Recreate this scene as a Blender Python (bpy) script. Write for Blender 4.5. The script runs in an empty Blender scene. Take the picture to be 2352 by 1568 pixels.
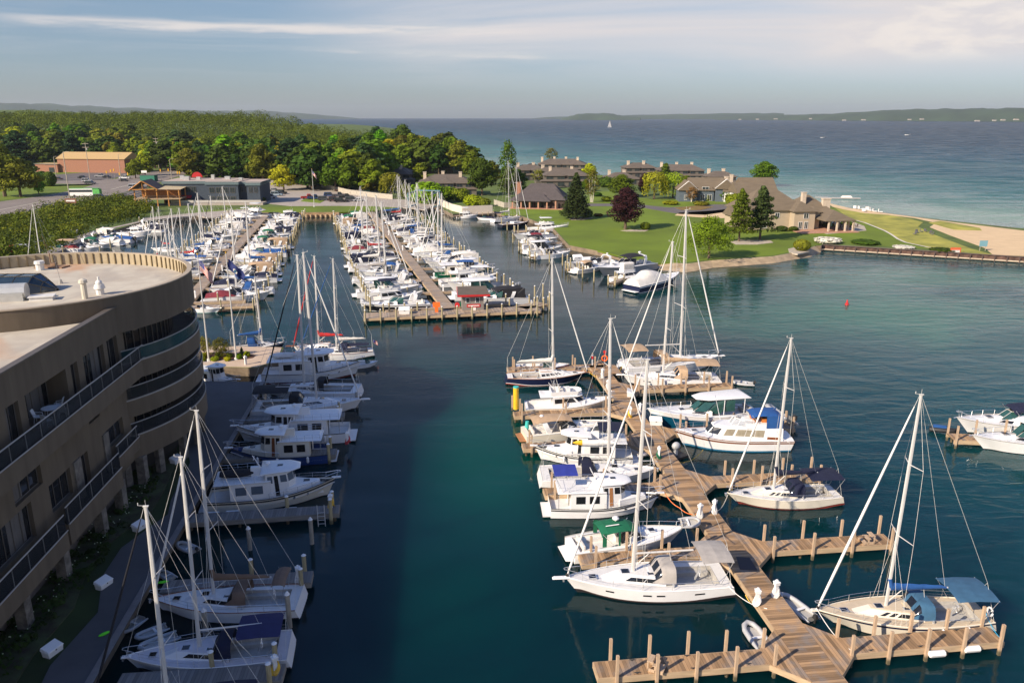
import bpy, math, random
from math import sin, cos, pi, radians as R, atan2, hypot, sqrt
from mathutils import Vector as V
sc = bpy.context.scene; col = sc.collection
# ---------------- camera, sky, sun, exposure ----------------
CAMH = 34.0; PITCH = R(15.8); FPX = 1829.0
cd = bpy.data.cameras.new('camera'); cam = bpy.data.objects.new('camera', cd); col.objects.link(cam)
cam.location = (0, 0, CAMH); cam.rotation_euler = (R(90) - PITCH, 0, 0)
cd.sensor_width = 36; cd.lens = 28; cd.clip_start = .5; cd.clip_end = 90000
sc.camera = cam
SUN_EL = R(31.5); SUN_AZ = R(232)          # azimuth clockwise from +Y: light comes from behind left
w = bpy.data.worlds.new('World'); sc.world = w; w.use_nodes = True
nt = w.node_tree; N = nt.nodes; Lk = nt.links; N.clear()
def nd(t, tree=None, **k):
    n = (tree or nt).nodes.new(t)
    for a, b in k.items():
        if a.startswith('i_'): n.inputs[int(a[2:])].default_value = b
        else: setattr(n, a, b)
    return n
sky = nd('ShaderNodeTexSky', sky_type='NISHITA', sun_disc=False, sun_elevation=SUN_EL, sun_rotation=SUN_AZ,
         altitude=100, air_density=1.0, dust_density=.6, ozone_density=2.0)
tc = nd('ShaderNodeTexCoord'); sep = nd('ShaderNodeSeparateXYZ'); Lk.new(tc.outputs['Generated'], sep.inputs[0])
# clouds: noise on a plane high above (direction divided by its height), thinned towards the horizon
def cloud_layer(sx, sz, off, lo, hi, det=8, rough=.6, dist=.3):
    c = nd('ShaderNodeMapping'); c.inputs['Scale'].default_value = (sx, 0, sz); c.inputs['Location'].default_value = (off, off * .7, 0); Lk.new(tc.outputs['Generated'], c.inputs[0])
    n = nd('ShaderNodeTexNoise'); n.inputs['Scale'].default_value = 1.0; n.inputs['Detail'].default_value = det; n.inputs['Roughness'].default_value = rough; n.inputs['Distortion'].default_value = dist
    Lk.new(c.outputs[0], n.inputs['Vector'])
    r = nd('ShaderNodeMapRange', i_1=lo, i_2=hi); Lk.new(n.outputs[0], r.inputs[0]); return r
def mapr(src, a, b, c=0., d=1., tree=None):
    r = nd('ShaderNodeMapRange', tree, i_1=a, i_2=b, i_3=c, i_4=d, interpolation_type='SMOOTHSTEP'); (tree or nt).links.new(src, r.inputs[0]); return r.outputs[0]
def mth(op, a, b, tree=None, clamp=False):
    n = nd('ShaderNodeMath', tree, operation=op, use_clamp=clamp)
    for i, q in enumerate((a, b)):
        if isinstance(q, (int, float)): n.inputs[i].default_value = q
        else: (tree or nt).links.new(q, n.inputs[i])
    return n.outputs[0]
X, Z = sep.outputs[0], sep.outputs[2]
wide = cloud_layer(1.4, 15, 2.9, .26, .54, 9, .58, .6)
fine = cloud_layer(3.2, 60, 5.1, .42, .66, 8, .6, .5)
puff = cloud_layer(15, 44, 3.7, .46, .60, 8, .60, .2)
# broad veil over the middle and right, thin streaks through it, a few puffs low on the right
m1 = mth('MULTIPLY', mth('MULTIPLY', fine.outputs[0], mapr(X, -.52, .0, .18, .45)), mth('MULTIPLY', mapr(Z, .03, .07), mapr(Z, .5, .2)))
m2 = mth('MULTIPLY', mth('MULTIPLY', wide.outputs[0], mapr(X, -.30, -.05, .0, .95)), mth('MULTIPLY', mapr(Z, .022, .075), mapr(Z, .42, .18)))
pm = mth('MULTIPLY', mapr(X, .30, .44), mth('MULTIPLY', mapr(Z, .050, .066), mapr(Z, .135, .105)))
m3 = mth('MULTIPLY', mth('MULTIPLY', puff.outputs[0], .9), pm)
ln = nd('ShaderNodeTexNoise'); ln.inputs['Scale'].default_value = 1; ln.inputs['Detail'].default_value = 9; ln.inputs['Roughness'].default_value = .6
cc = nd('ShaderNodeMapping'); cc.inputs['Scale'].default_value = (5, 0, 36); Lk.new(tc.outputs['Generated'], cc.inputs[0]); Lk.new(cc.outputs[0], ln.inputs['Vector'])
zl = mth('ADD', Z, mth('MULTIPLY', mth('SUBTRACT', ln.outputs[0], .5), .018))
def streakline(z0, sl_, wd, xa, xb, xc, xd, amp):
    zc = mth('ADD', mth('MULTIPLY', X, sl_), z0)
    b_ = mth('MULTIPLY', mapr(mth('ABSOLUTE', mth('SUBTRACT', zl, zc), 0), wd, wd * .15), mth('MULTIPLY', mapr(X, xa, xb), mapr(X, xd, xc)))
    return mth('MULTIPLY', mth('MULTIPLY', b_, amp), mapr(ln.outputs[0], .34, .56, .35, 1))
m4 = mth('MAXIMUM', streakline(.098, .010, .0095, -.58, -.46, -.12, .05, .78), streakline(.068, -.02, .0055, -.32, -.18, .0, .12, .6))
tot = mth('MAXIMUM', mth('MAXIMUM', m1, m2), mth('MAXIMUM', m3, m4), clamp=True)
cloudc = nd('ShaderNodeMix', data_type='RGBA'); cloudc.inputs[6].default_value = (7.3, 6.85, 6.85, 1); cloudc.inputs[7].default_value = (8.8, 8.0, 7.4, 1)
Lk.new(mth('MAXIMUM', m3, m4, clamp=True), cloudc.inputs[0])
mx = nd('ShaderNodeMix', data_type='RGBA')
tint = nd('ShaderNodeMix', data_type='RGBA', blend_type='MULTIPLY'); tint.inputs[0].default_value = 1; tint.inputs[7].default_value = (.84, .86, .95, 1)
hzm = nd('ShaderNodeMix', data_type='RGBA', blend_type='MULTIPLY'); hzm.inputs[7].default_value = (.78, .85, 1.0, 1)
Lk.new(mapr(Z, .16, .0), hzm.inputs[0]); Lk.new(sky.outputs[0], hzm.inputs[6]); upb = nd('ShaderNodeMix', data_type='RGBA', blend_type='MULTIPLY'); upb.inputs[7].default_value = (1.28, 1.46, 1.78, 1)  # upb: upper sky outside the view, brightened and blued to lift the shade fill
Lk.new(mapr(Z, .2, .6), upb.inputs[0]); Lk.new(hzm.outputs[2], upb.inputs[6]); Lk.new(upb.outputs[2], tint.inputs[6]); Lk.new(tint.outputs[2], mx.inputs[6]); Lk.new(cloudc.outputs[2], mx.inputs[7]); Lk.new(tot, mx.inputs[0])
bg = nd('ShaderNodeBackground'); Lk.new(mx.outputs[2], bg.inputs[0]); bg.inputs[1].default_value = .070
wo = nd('ShaderNodeOutputWorld'); Lk.new(bg.outputs[0], wo.inputs[0])
sl = bpy.data.lights.new('sun', 'SUN'); so = bpy.data.objects.new('sun', sl); col.objects.link(so)
sl.energy = 4.8; sl.angle = R(.5); sl.color = (1.0, .86, .68)
d = V((sin(SUN_AZ) * cos(SUN_EL), cos(SUN_AZ) * cos(SUN_EL), sin(SUN_EL)))
so.rotation_euler = (-d).to_track_quat('-Z', 'Y').to_euler(); so.location = (-60, -60, 90)
sc.view_settings.view_transform = 'Standard'; sc.view_settings.look = 'None'; sc.view_settings.exposure = 0.6; sc.view_settings.gamma = 1
try: sc.cycles.max_bounces = 6; sc.cycles.transparent_max_bounces = 12; sc.cycles.volume_bounces = 0
except Exception: pass
# ---------------- helpers ----------------
rnd = random.Random(7)
cT, sT = cos(PITCH), sin(PITCH)
def G(px, py, h=0.0):                     # a point of the 2352-wide picture laid on the level h
    u = px - 1176; v = py - 784; k = (CAMH - h) / (v * cT + FPX * sT)
    return V((u * k, (FPX * cT - v * sT) * k, h))
def smooth(a, b, x):
    t = max(0, min(1, (x - a) / (b - a))); return t * t * (3 - 2 * t)
def tag(o, label=None, cat=None, group=None, kind=None):
    if label: o['label'] = label
    if cat: o['category'] = cat
    if group: o['group'] = group
    if kind: o['kind'] = kind
    return o
def empty(name, loc=(0, 0, 0), rz=0, **k):
    o = bpy.data.objects.new(name, None); col.objects.link(o); o.location = loc; o.rotation_euler = (0, 0, rz)
    o.empty_display_size = .2
    return tag(o, **k)
KIDS = {}
def link(name, me, parent=None):
    o = bpy.data.objects.new(name, me); col.objects.link(o)
    if parent is not None: o.parent = parent; KIDS.setdefault(parent, []).append(o)
    return o
def copy_tree(o, parent=None):
    c = o.copy(); col.objects.link(c)
    if parent is not None: c.parent = parent; KIDS.setdefault(parent, []).append(c)
    for ch in list(KIDS.get(o, [])): copy_tree(ch, c)
    return c
MATS = {}
def mat(name, rgb, rough=.6, var=.08, vs=1.5, metal=0., bump=0., bs=20., alpha=1., trans=0., spec=None, stretch=(1, 1, 1), obj_var=0., coord='Object', det=4, dark=None):
    if name in MATS: return MATS[name]
    m = bpy.data.materials.new(name); m.use_nodes = True; t = m.node_tree; b = t.nodes['Principled BSDF']
    b.inputs['Roughness'].default_value = rough; b.inputs['Metallic'].default_value = metal
    if spec is not None: b.inputs['Specular IOR Level'].default_value = spec
    c = nd('ShaderNodeTexCoord', t); mp = nd('ShaderNodeMapping', t); mp.inputs['Scale'].default_value = stretch; t.links.new(c.outputs[coord], mp.inputs[0])
    n = nd('ShaderNodeTexNoise', t); n.inputs['Scale'].default_value = vs; n.inputs['Detail'].default_value = det; n.inputs['Roughness'].default_value = .6; t.links.new(mp.outputs[0], n.inputs['Vector'])
    mr = nd('ShaderNodeMapRange', t, i_1=.3, i_2=.7); t.links.new(n.outputs[0], mr.inputs[0])
    mi = nd('ShaderNodeMix', t, data_type='RGBA'); t.links.new(mr.outputs[0], mi.inputs[0])
    lo = dark or tuple(x * (1 - var) for x in rgb); mi.inputs[6].default_value = (*lo, 1); mi.inputs[7].default_value = (*[min(1, x * (1 + var)) for x in rgb], 1)
    out = mi.outputs[2]
    if obj_var:
        oi = nd('ShaderNodeObjectInfo', t); hs = nd('ShaderNodeHueSaturation', t); t.links.new(out, hs.inputs['Color'])
        t.links.new(mapr(oi.outputs['Random'], 0, 1, .5 - obj_var * .035, .5 + obj_var * .07, t), hs.inputs['Hue'])
        r2 = mth('FRACT', mth('MULTIPLY', oi.outputs['Random'], 7.31, t), 0, t)
        t.links.new(mapr(r2, 0, 1, 1 - obj_var * .5, 1 + obj_var * .6, t), hs.inputs['Value']); out = hs.outputs[0]
    t.links.new(out, b.inputs['Base Color'])
    if bump:
        n2 = nd('ShaderNodeTexNoise', t); n2.inputs['Scale'].default_value = bs; n2.inputs['Detail'].default_value = 4; t.links.new(mp.outputs[0], n2.inputs['Vector'])
        bp = nd('ShaderNodeBump', t); bp.inputs['Strength'].default_value = bump; bp.inputs['Distance'].default_value = .05; t.links.new(n2.outputs[0], bp.inputs['Height']); t.links.new(bp.outputs[0], b.inputs['Normal'])
    if trans: b.inputs['Transmission Weight'].default_value = trans
    if alpha < 1: b.inputs['Alpha'].default_value = alpha
    MATS[name] = m; return m
class MB:
    def __init__(s): s.v = []; s.f = []; s.m = []
    def add(s, pts, faces, m=0):
        k = len(s.v); s.v += [tuple(p) for p in pts]
        for f in faces: s.f.append(tuple(i + k for i in f)); s.m.append(m)
        return s
    def quad(s, a, b, c, d, m=0): return s.add([a, b, c, d], [(0, 1, 2, 3)], m)
    def poly(s, pts, m=0): return s.add(pts, [tuple(range(len(pts)))], m)
    def box(s, x, y, z, sx, sy, sz, rz=0, m=0, top=1.0):      # z is the bottom
        c, q = cos(rz), sin(rz); p = []
        for k, (zz, t) in enumerate(((z, 1), (z + sz, top))):
            for ax, ay in ((-1, -1), (1, -1), (1, 1), (-1, 1)):
                X_, Y_ = ax * sx / 2 * t, ay * sy / 2 * t; p.append((x + X_ * c - Y_ * q, y + X_ * q + Y_ * c, zz))
        return s.add(p, [(3, 2, 1, 0), (4, 5, 6, 7), (0, 1, 5, 4), (1, 2, 6, 5), (2, 3, 7, 6), (3, 0, 4, 7)], m)
    def prism(s, pts, z0, z1, m=0, mside=None, cap=True):
        n = len(pts); A = sum(pts[i][0] * pts[(i + 1) % n][1] - pts[(i + 1) % n][0] * pts[i][1] for i in range(n))
        if A < 0: pts = list(pts)[::-1]
        ms = m if mside is None else mside
        k = len(s.v); s.v += [(p[0], p[1], z0) for p in pts] + [(p[0], p[1], z1) for p in pts]
        for i in range(n): j = (i + 1) % n; s.f.append((k + i, k + j, k + n + j, k + n + i)); s.m.append(ms)
        if cap: s.f.append(tuple(k + n + i for i in range(n))); s.m.append(m); s.f.append(tuple(k + n - 1 - i for i in range(n))); s.m.append(ms)
        return s
    def loft(s, rings, m=0, closed=True, cap0=True, cap1=True, mcap=None, mf=None):
        n = len(rings[0]); k = len(s.v)
        for r in rings: s.v += [tuple(p) for p in r]
        for a in range(len(rings) - 1):
            for i in range(n if closed else n - 1):
                j = (i + 1) % n; s.f.append((k + a * n + i, k + a * n + j, k + (a + 1) * n + j, k + (a + 1) * n + i)); s.m.append(mf(a, i) if mf else m)
        mc = m if mcap is None else mcap
        if closed and cap0: s.f.append(tuple(k + n - 1 - i for i in range(n))); s.m.append(mc)
        if closed and cap1: s.f.append(tuple(k + (len(rings) - 1) * n + i for i in range(n))); s.m.append(mc)
        return s
    def tube(s, a, b, r0, r1=None, n=6, m=0, cap=True):
        r1 = r0 if r1 is None else r1; a = V(a); b = V(b); d = b - a
        if d.length < 1e-6: return s
        d.normalize(); u = d.cross(V((0, 0, 1)) if abs(d.z) < .9 else V((1, 0, 0))).normalized(); q = d.cross(u)
        ring = lambda c, r: [c + (u * cos(2 * pi * i / n) + q * sin(2 * pi * i / n)) * r for i in range(n)]
        return s.loft([ring(a, r0), ring(b, r1)], m, cap0=cap, cap1=cap)
    def path(s, pts, r, n=5, m=0):
        for a, b in zip(pts, pts[1:]): s.tube(a, b, r, r, n, m)
        return s
    def ball(s, c, rx, ry, rz, m=0, nu=10, nv=6):
        rings = []
        for j in range(nv + 1):
            a = -pi / 2 + pi * j / nv; rings.append([(c[0] + rx * max(.02, cos(a)) * cos(2 * pi * i / nu), c[1] + ry * max(.02, cos(a)) * sin(2 * pi * i / nu), c[2] + rz * sin(a)) for i in range(nu)])
        return s.loft(rings, m)
    def build(s, name, mats, parent=None, smooth=False, ang=35):
        me = bpy.data.meshes.new(name); me.from_pydata(s.v, [], s.f)
        if not isinstance(mats, (list, tuple)): mats = [mats]
        for q in mats: me.materials.append(q)
        if len(mats) > 1: me.polygons.foreach_set('material_index', s.m)
        if smooth:
            me.polygons.foreach_set('use_smooth', [True] * len(s.f))
            try: me.set_sharp_from_angle(angle=R(ang))
            except Exception: pass
        me.update(); return link(name, me, parent)
def off(pts, d):                          # thin ribbon helper: both sides of a polyline
    L_, R_ = [], []
    for i, p in enumerate(pts):
        a = V(pts[max(0, i - 1)][:2]); b = V(pts[min(len(pts) - 1, i + 1)][:2]); t = (b - a).normalized(); n = V((-t.y, t.x))
        L_.append(V(p[:2]) + n * d); R_.append(V(p[:2]) - n * d)
    return L_, R_
def ribbon(mb, pts, w, z, m=0):
    L_, R_ = off(pts, w / 2)
    zz = z if callable(z) else (lambda x, y: z)
    for i in range(len(pts) - 1):
        q = [R_[i], R_[i + 1], L_[i + 1], L_[i]]; mb.poly([(p.x, p.y, zz(p.x, p.y)) for p in q], m)
    return mb
# ---------------- water ----------------
def water_material():
    m = bpy.data.materials.new('lake_water'); m.use_nodes = True; t = m.node_tree; b = t.nodes['Principled BSDF']
    g = nd('ShaderNodeNewGeometry', t); s = nd('ShaderNodeSeparateXYZ', t); t.links.new(g.outputs['Position'], s.inputs[0])
    M_ = lambda op, a, c: mth(op, a, c, t)
    # distance out from the sandy shore line: the bed falls away and the water deepens
    def noise(scale, det=3, st=(1, 1, 1), dist=0.):
        mp = nd('ShaderNodeMapping', t); mp.inputs['Scale'].default_value = st; t.links.new(g.outputs['Position'], mp.inputs[0])
        n = nd('ShaderNodeTexNoise', t); n.inputs['Scale'].default_value = scale; n.inputs['Detail'].default_value = det; n.inputs['Distortion'].default_value = dist
        t.links.new(mp.outputs[0], n.inputs['Vector']); return n.outputs[0]
    big = noise(.006, 4, (1, 1, 1), .6); mid = noise(.03, 4, (1, 1, 1), .8)
    dl = M_('ADD', M_('MULTIPLY', s.outputs[0], .86), M_('MULTIPLY', s.outputs[1], .51))      # metres past the shore: minus 270
    dl = M_('SUBTRACT', dl, 262.0)
    dn = M_('ADD', dl, M_('MULTIPLY', M_('SUBTRACT', mid, .5), 70.0)); dn = M_('ADD', dn, M_('MULTIPLY', M_('SUBTRACT', big, .5), 260.0))
    cr = nd('ShaderNodeValToRGB', t); t.links.new(mapr2(t, dn, 0, 1500), cr.inputs[0])
    e = cr.color_ramp; e.elements[0].position = 0; e.elements[0].color = (.20, .30, .25, 1); e.elements[1].position = 1; e.elements[1].color = (.004, .028, .056, 1)
    for p, c in ((.03, (.095, .20, .18)), (.08, (.04, .145, .15)), (.16, (.018, .088, .112)), (.28, (.008, .058, .095)), (.5, (.004, .034, .066))):
        q = e.elements.new(p); q.color = (*c, 1)
    # harbour: dark green teal with weedy and sandy patches
    hn = noise(.035, 5, (1, .6, 1), 1.2); hc = nd('ShaderNodeValToRGB', t); t.links.new(hn, hc.inputs[0]); e = hc.color_ramp
    e.elements[0].position = .32; e.elements[0].color = (.0003, .008, .014, 1); e.elements[1].position = .72; e.elements[1].color = (.0006, .031, .029, 1)
    q = e.elements.new(.5); q.color = (.0004, .019, .022, 1)
    def spot(cx, cy, rx, ry):
        ax = M_('DIVIDE', M_('SUBTRACT', s.outputs[0], cx), rx); ay = M_('DIVIDE', M_('SUBTRACT', s.outputs[1], cy), ry)
        r = M_('SQRT', M_('ADD', M_('MULTIPLY', ax, ax), M_('MULTIPLY', ay, ay)), 0)
        return mapr(M_('ADD', r, M_('MULTIPLY', M_('SUBTRACT', hn, .5), 1.2)), 1.0, .2, 0, 1, t)
    cols = hc.outputs[0]
    X_ = s.outputs[0]
    def over(fac, c, prev):
        x = nd('ShaderNodeMix', t, data_type='RGBA'); t.links.new(fac, x.inputs[0]); t.links.new(prev, x.inputs[6]); x.inputs[7].default_value = (*c, 1); return x.outputs[2]
    cols = over(M_('MULTIPLY', mapr(X_, 10, 75, 0, 1, t), .8), (.008, .074, .084), cols)
    cols = over(M_('MULTIPLY', spot(62, 138, 42, 26), .8), (.014, .125, .085), cols)
    cols = over(M_('MULTIPLY', spot(95, 172, 45, 16), .7), (.035, .14, .10), cols)
    cols = over(M_('MULTIPLY', spot(52, 178, 20, 8), .8), (.055, .07, .03), cols)
    cols = over(M_('MULTIPLY', spot(-2, 80, 10, 30), .8), (.0006, .054, .040), cols)
    hm = mapr(dl, -70, 20, 0, 1, t)
    fin = nd('ShaderNodeMix', t, data_type='RGBA'); t.links.new(hm, fin.inputs[0]); t.links.new(cols, fin.inputs[6]); t.links.new(cr.outputs[0], fin.inputs[7])
    t.nodes.remove(b); df = nd('ShaderNodeSubsurfaceScattering', t, falloff='BURLEY'); df.inputs['Radius'].default_value = (1, 1, 1); df.inputs['Scale'].default_value = 6.0; t.links.new(fin.outputs[2], df.inputs['Color'])
    gl = nd('ShaderNodeBsdfGlossy', t); t.links.new(mapr(dl, -60, 300, .05, .16, t), gl.inputs['Roughness']); fr = nd('ShaderNodeFresnel', t); fr.inputs['IOR'].default_value = 1.35
    gust = noise(.02, 3, (1, .5, 1), .5)
    n1 = noise(1.5, 3, (.55, 1.3, 1), .8); n2 = noise(.40, 3, (.5, 1.2, 1), .5); n3 = noise(.07, 3, (.35, 1.0, 1), .3)
    hgt = M_('ADD', M_('MULTIPLY', n1, .05), M_('MULTIPLY', M_('MULTIPLY', n2, .50), mapr(s.outputs[0], 10, 50, .14, 1, t)))
    hgt = M_('ADD', hgt, M_('MULTIPLY', M_('MULTIPLY', n3, 3.2), mapr(dl, -20, 150, 0, 1, t)))
    bp = nd('ShaderNodeBump', t); bp.inputs['Distance'].default_value = 1.0
    t.links.new(M_('MULTIPLY', mapr(gust, .35, .65, .55, 1.0, t), mapr(dl, -120, 120, .42, 1.0, t)), bp.inputs['Strength'])
    t.links.new(hgt, bp.inputs['Height']); [t.links.new(bp.outputs[0], q.inputs['Normal']) for q in (gl, fr)]
    # a rough sea never mirrors the low sky fully: the waves' own slopes cap the reflectance
    cap = mapr(dl, -120, 200, .70, .30, t); ms = nd('ShaderNodeMixShader', t); chop = M_('MULTIPLY', mapr(noise(.10, 3, (.30, 1.1, 1), .4), .36, .60, .45, 1.25, t), mapr(noise(.35, 3, (.45, 1.3, 1), .4), .38, .60, .72, 1.12, t))
    chop = M_('ADD', M_('MULTIPLY', chop, mapr(dl, -160, 60, .25, 1, t)), M_('SUBTRACT', 1.0, mapr(dl, -160, 60, .25, 1, t)))
    t.links.new(M_('MULTIPLY', M_('MINIMUM', fr.outputs[0], cap), chop), ms.inputs[0]); t.links.new(df.outputs[0], ms.inputs[1]); t.links.new(gl.outputs[0], ms.inputs[2]); t.links.new(ms.outputs[0], t.nodes['Material Output'].inputs[0])
    return m
def mapr2(t, src, a, b):
    r = nd('ShaderNodeMapRange', t, i_1=a, i_2=b, i_3=0., i_4=1.); t.links.new(src, r.inputs[0]); return r.outputs[0]
LAKE = 11500.0
mb = MB(); rings = []
for r in (1, 60, 150, 400, 1200, 4000, LAKE): rings.append([(r * cos(2 * pi * i / 96), r * sin(2 * pi * i / 96), 0) for i in range(96)])
mb.loft(rings[::-1], cap0=False, cap1=True)
tag(mb.build('water', water_material()), kind='structure')
mb = MB(); mb.poly([(12500 * cos(2 * pi * i / 64), 12500 * sin(2 * pi * i / 64), -6) for i in range(64)])
tag(mb.build('lake_bed', mat('lake_bed', (.05, .08, .06), .9)), kind='structure')
# ---------------- ground ----------------
GR = 1.2
def Tz(x, y):
    return GR + 18 * smooth(560, 850, y) * smooth(-90, -320, x)
def PG(pts, h=GR): return [tuple(G(a, b, h)[:2]) for a, b in pts]
M_land = mat('rough_grass', (.085, .125, .018), .95, .45, .12, bump=.4, bs=3)
M_lawn = mat('mown_grass', (.115, .168, .002), .95, .27, .055, bump=.3, bs=14, det=12)
M_dune = mat('dune_grass', (.31, .28, .045), .95, .4, .18, bump=.6, bs=4, det=8, dark=(.17, .18, .028))
M_sand = mat('pale_sand', (.62, .45, .26), .95, .08, .3, bump=.2, bs=4)
M_conc = mat('concrete', (.36, .31, .26), .85, .12, .5, bump=.1)
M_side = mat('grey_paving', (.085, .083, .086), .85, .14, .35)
M_asph = mat('asphalt', (.12, .105, .10), .9, .15, .12)
M_road = mat('worn_road', (.21, .175, .15), .9, .14, .12, stretch=(1, 1, 1))
M_paint = mat('road_paint', (.7, .66, .5), .7, .1)
M_stone = mat('stone_edge', (.42, .36, .28), .9, .3, 1.5, bump=.4)
M_mulch = mat('bark_mulch', (.10, .04, .02), .95, .3, 2.)
M_steel = mat('rusty_sheet_pile', (.10, .055, .04), .85, .4, .8, bump=.3)
M_timb = mat('timber_wall', (.30, .19, .10), .85, .25, 1.)
shore = [(-21, 5), (-25.7, 40.7), (-28.2, 63.4), (-31.0, 89), (-32.2, 96.9), (-41.5, 97.3), (-43.6, 103.3), (-34.5, 102.8), (-32.6, 106.3), (-33.7, 112.8), (-47, 113.6), (-66, 114), (-88, 128), (-104, 160), (-116, 195), (-117.5, 215), (-119, 231), (-119, 255), (-113, 270), (-104, 274), (-92, 283), (-76, 283), (-61.4, 284), (-50, 288), (-39, 300), (-28, 302), (-20.5, 278), (-6.9, 287), (3.5, 272), (12.5, 243), (15, 209), (23.8, 197)]
beach_h = [(29.6, 183.8), (34, 180), (39, 177.2), (46.8, 183.0), (63.6, 189.5), (75, 198), (80.4, 205.4)]       # waterline of the little beach
inner_h = [(30.5, 187.0), (35.4, 183.6), (40.4, 181.6), (47, 186), (63.2, 191.6), (74, 200.2), (79.6, 208.2)]
wall_r = [(81.7, 208.0), (122.8, 189.2), (180, 162), (320, 98)]
lake_w = [(330, 150), (220, 208), (160.7, 250.2), (143.6, 276.7), (136.6, 290.8), (130, 308), (124, 330), (100, 385), (59.4, 475), (20.3, 513), (-22.7, 557), (-90, 640), (-230, 900), (-700, 1500)]
lake_i = [(322, 143), (212, 200), (153, 243), (136, 270), (129, 286), (122, 304), (116, 326), (92, 380), (51, 468), (13, 505), (-30, 549), (-98, 633), (-238, 895), (-705, 1492)]
outline = shore + inner_h + wall_r + lake_i + [(-1700, 1900), (-1700, 5)]
mb = MB(); mb.prism(outline, -3, GR, 0, 1)
tag(mb.build('ground', [M_land, mat('sea_wall', (.20, .15, .10), .9, .3, .6)]), kind='structure')
mb = MB()
for o_, i_ in ((beach_h, inner_h), (lake_w, lake_i)):
    for k in range(len(o_) - 1):
        a, b, c, e = o_[k], o_[k + 1], i_[k + 1], i_[k]
        ex = lambda p, q: (p[0] + (p[0] - q[0]) * .6, p[1] + (p[1] - q[1]) * .6)
        mb.quad((*ex(a, e), -.8), (*ex(b, c), -.8), (*c, GR + .02), (*e, GR + .02))
tag(mb.build('beach_slope', mat('damp_sand', (.36, .27, .17), .9, .3, .5)), kind='structure')
# hills of the wooded land behind
mb = MB(); nx, ny = 60, 50
def hill_pt(i, j):
    x = -1500 + i * 1480 / nx; y = 540 + j * 980 / ny; return (x, y, Tz(x, y) + (-.05 if Tz(x, y) < GR + .01 else 0) + (25 * smooth(900, 1500, y) * smooth(-500, -900, x)))
for i in range(nx):
    for j in range(ny):
        q = [hill_pt(i, j), hill_pt(i + 1, j), hill_pt(i + 1, j + 1), hill_pt(i, j + 1)]
        if max(p[2] for p in q) > GR + .001 and all(p[0] < -(.15 * p[1]) + 40 for p in q): mb.poly(q)
tag(mb.build('wooded_hillside', M_land, smooth=True), kind='structure')
def sheet(name, pts, m, lv, h=GR, kind='structure'):
    q = PG(pts, h) if pts and len(pts[0]) == 2 and max(abs(pts[0][0]), abs(pts[0][1])) > 0 else pts
    mb = MB(); mb.prism(q, h - .3, h + lv * .03); return tag(mb.build(name, m), kind=kind)
def wsheet(name, pts, m, lv, h=GR):
    mb = MB(); mb.prism(pts, h - .3, h + lv * .03); return tag(mb.build(name, m), kind='structure')
sheet('lawn', [(1150, 492), (1205, 495), (1272, 522), (1310, 563), (1391, 580), (1467, 599), (1502, 604), (1560, 604), (1640, 596), (1782, 586), (1880, 563), (1893, 556), (1950, 561), (2132, 571), (2075, 556), (2048, 540), (2010, 522), (1953, 504), (1915, 478), (1860, 470), (1700, 458), (1600, 455), (1500, 458), (1430, 452), (1405, 440), (1360, 440), (1340, 466), (1190, 472)], M_lawn, 1)
wsheet('lawn', PG([(1330, 398), (1420, 408), (1440, 425), (1360, 425)]), M_lawn, 1)
sheet('dune_grass', [(1915, 476), (1953, 503), (2010, 521), (2048, 539), (2075, 555), (2133, 570), (2200, 578), (2280, 585), (2232, 572), (2192, 557), (2150, 541), (2108, 521), (2120, 511), (2090, 503), (2040, 494), (1985, 490), (1940, 482)], M_dune, 2)
mb = MB(); mb.prism(PG([(2133, 512), (2160, 508), (2250, 524), (2255, 530), (2190, 528)]), GR - .3, GR + .08); tag(mb.build('dune_grass', M_dune), kind='structure')
sheet('sandy_beach', [(1912, 475), (1940, 482), (1985, 490), (2040, 494), (2100, 501), (2150, 512), (2135, 522), (2180, 540), (2262, 570), (2280, 585), (2352, 588), (2900, 620), (2900, 560), (2352, 530), (2200, 512), (2050, 492), (1950, 478), (1900, 466)], M_sand, 1)
wsheet('front_garden', PG([(1640, 484), (1690, 478), (1700, 500), (1640, 502), (1550, 495), (1560, 489)]), M_sand, 2)
sheet('driveway', [(1345, 468), (1405, 468), (1476, 471), (1534, 477), (1600, 474), (1640, 470), (1690, 470), (1690, 484), (1620, 494), (1560, 492), (1530, 487), (1480, 478), (1405, 474), (1345, 474)], M_asph, 2)
mb = MB(); mb.prism(PG([(1550, 478), (1600, 473), (1640, 476), (1610, 483), (1565, 483)]), GR - .3, GR + .12); tag(mb.build('planted_island', mat('ground_flowers', (.16, .13, .03), .95, .5, .5, dark=(.14, .05, .01))), kind='structure')
sheet('parking_lot', [(560, 470), (600, 415), (640, 404), (690, 412), (741, 430), (820, 447), (878, 455), (945, 460), (1000, 462), (1003, 470), (975, 482), (943, 478), (860, 474), (776, 473), (670, 474), (615, 468)], M_conc, 2)
wsheet('side_road', PG([(588, 412), (610, 396), (648, 390), (690, 394), (705, 410), (690, 414), (645, 406), (600, 416)]), M_asph, 3)
wsheet('road_island', PG([(690, 463), (705, 455), (740, 454), (748, 460), (735, 467)]), M_lawn, 4)
wsheet('lawn', PG([(462, 492), (470, 484), (560, 479), (612, 476), (660, 474), (776, 474), (862, 474), (868, 484), (776, 488), (678, 489), (640, 488), (560, 487), (500, 496)]), M_lawn, 2)
wsheet('promenade', PG([(90, 590), (153, 551), (208, 533), (238, 527), (314, 510), (333, 501), (400, 494), (465, 488), (563, 481), (600, 478), (612, 483), (560, 489), (500, 499), (475, 500), (452, 496), (410, 499), (340, 507), (230, 532), (182, 556), (110, 590)]), M_conc, 3)
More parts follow.
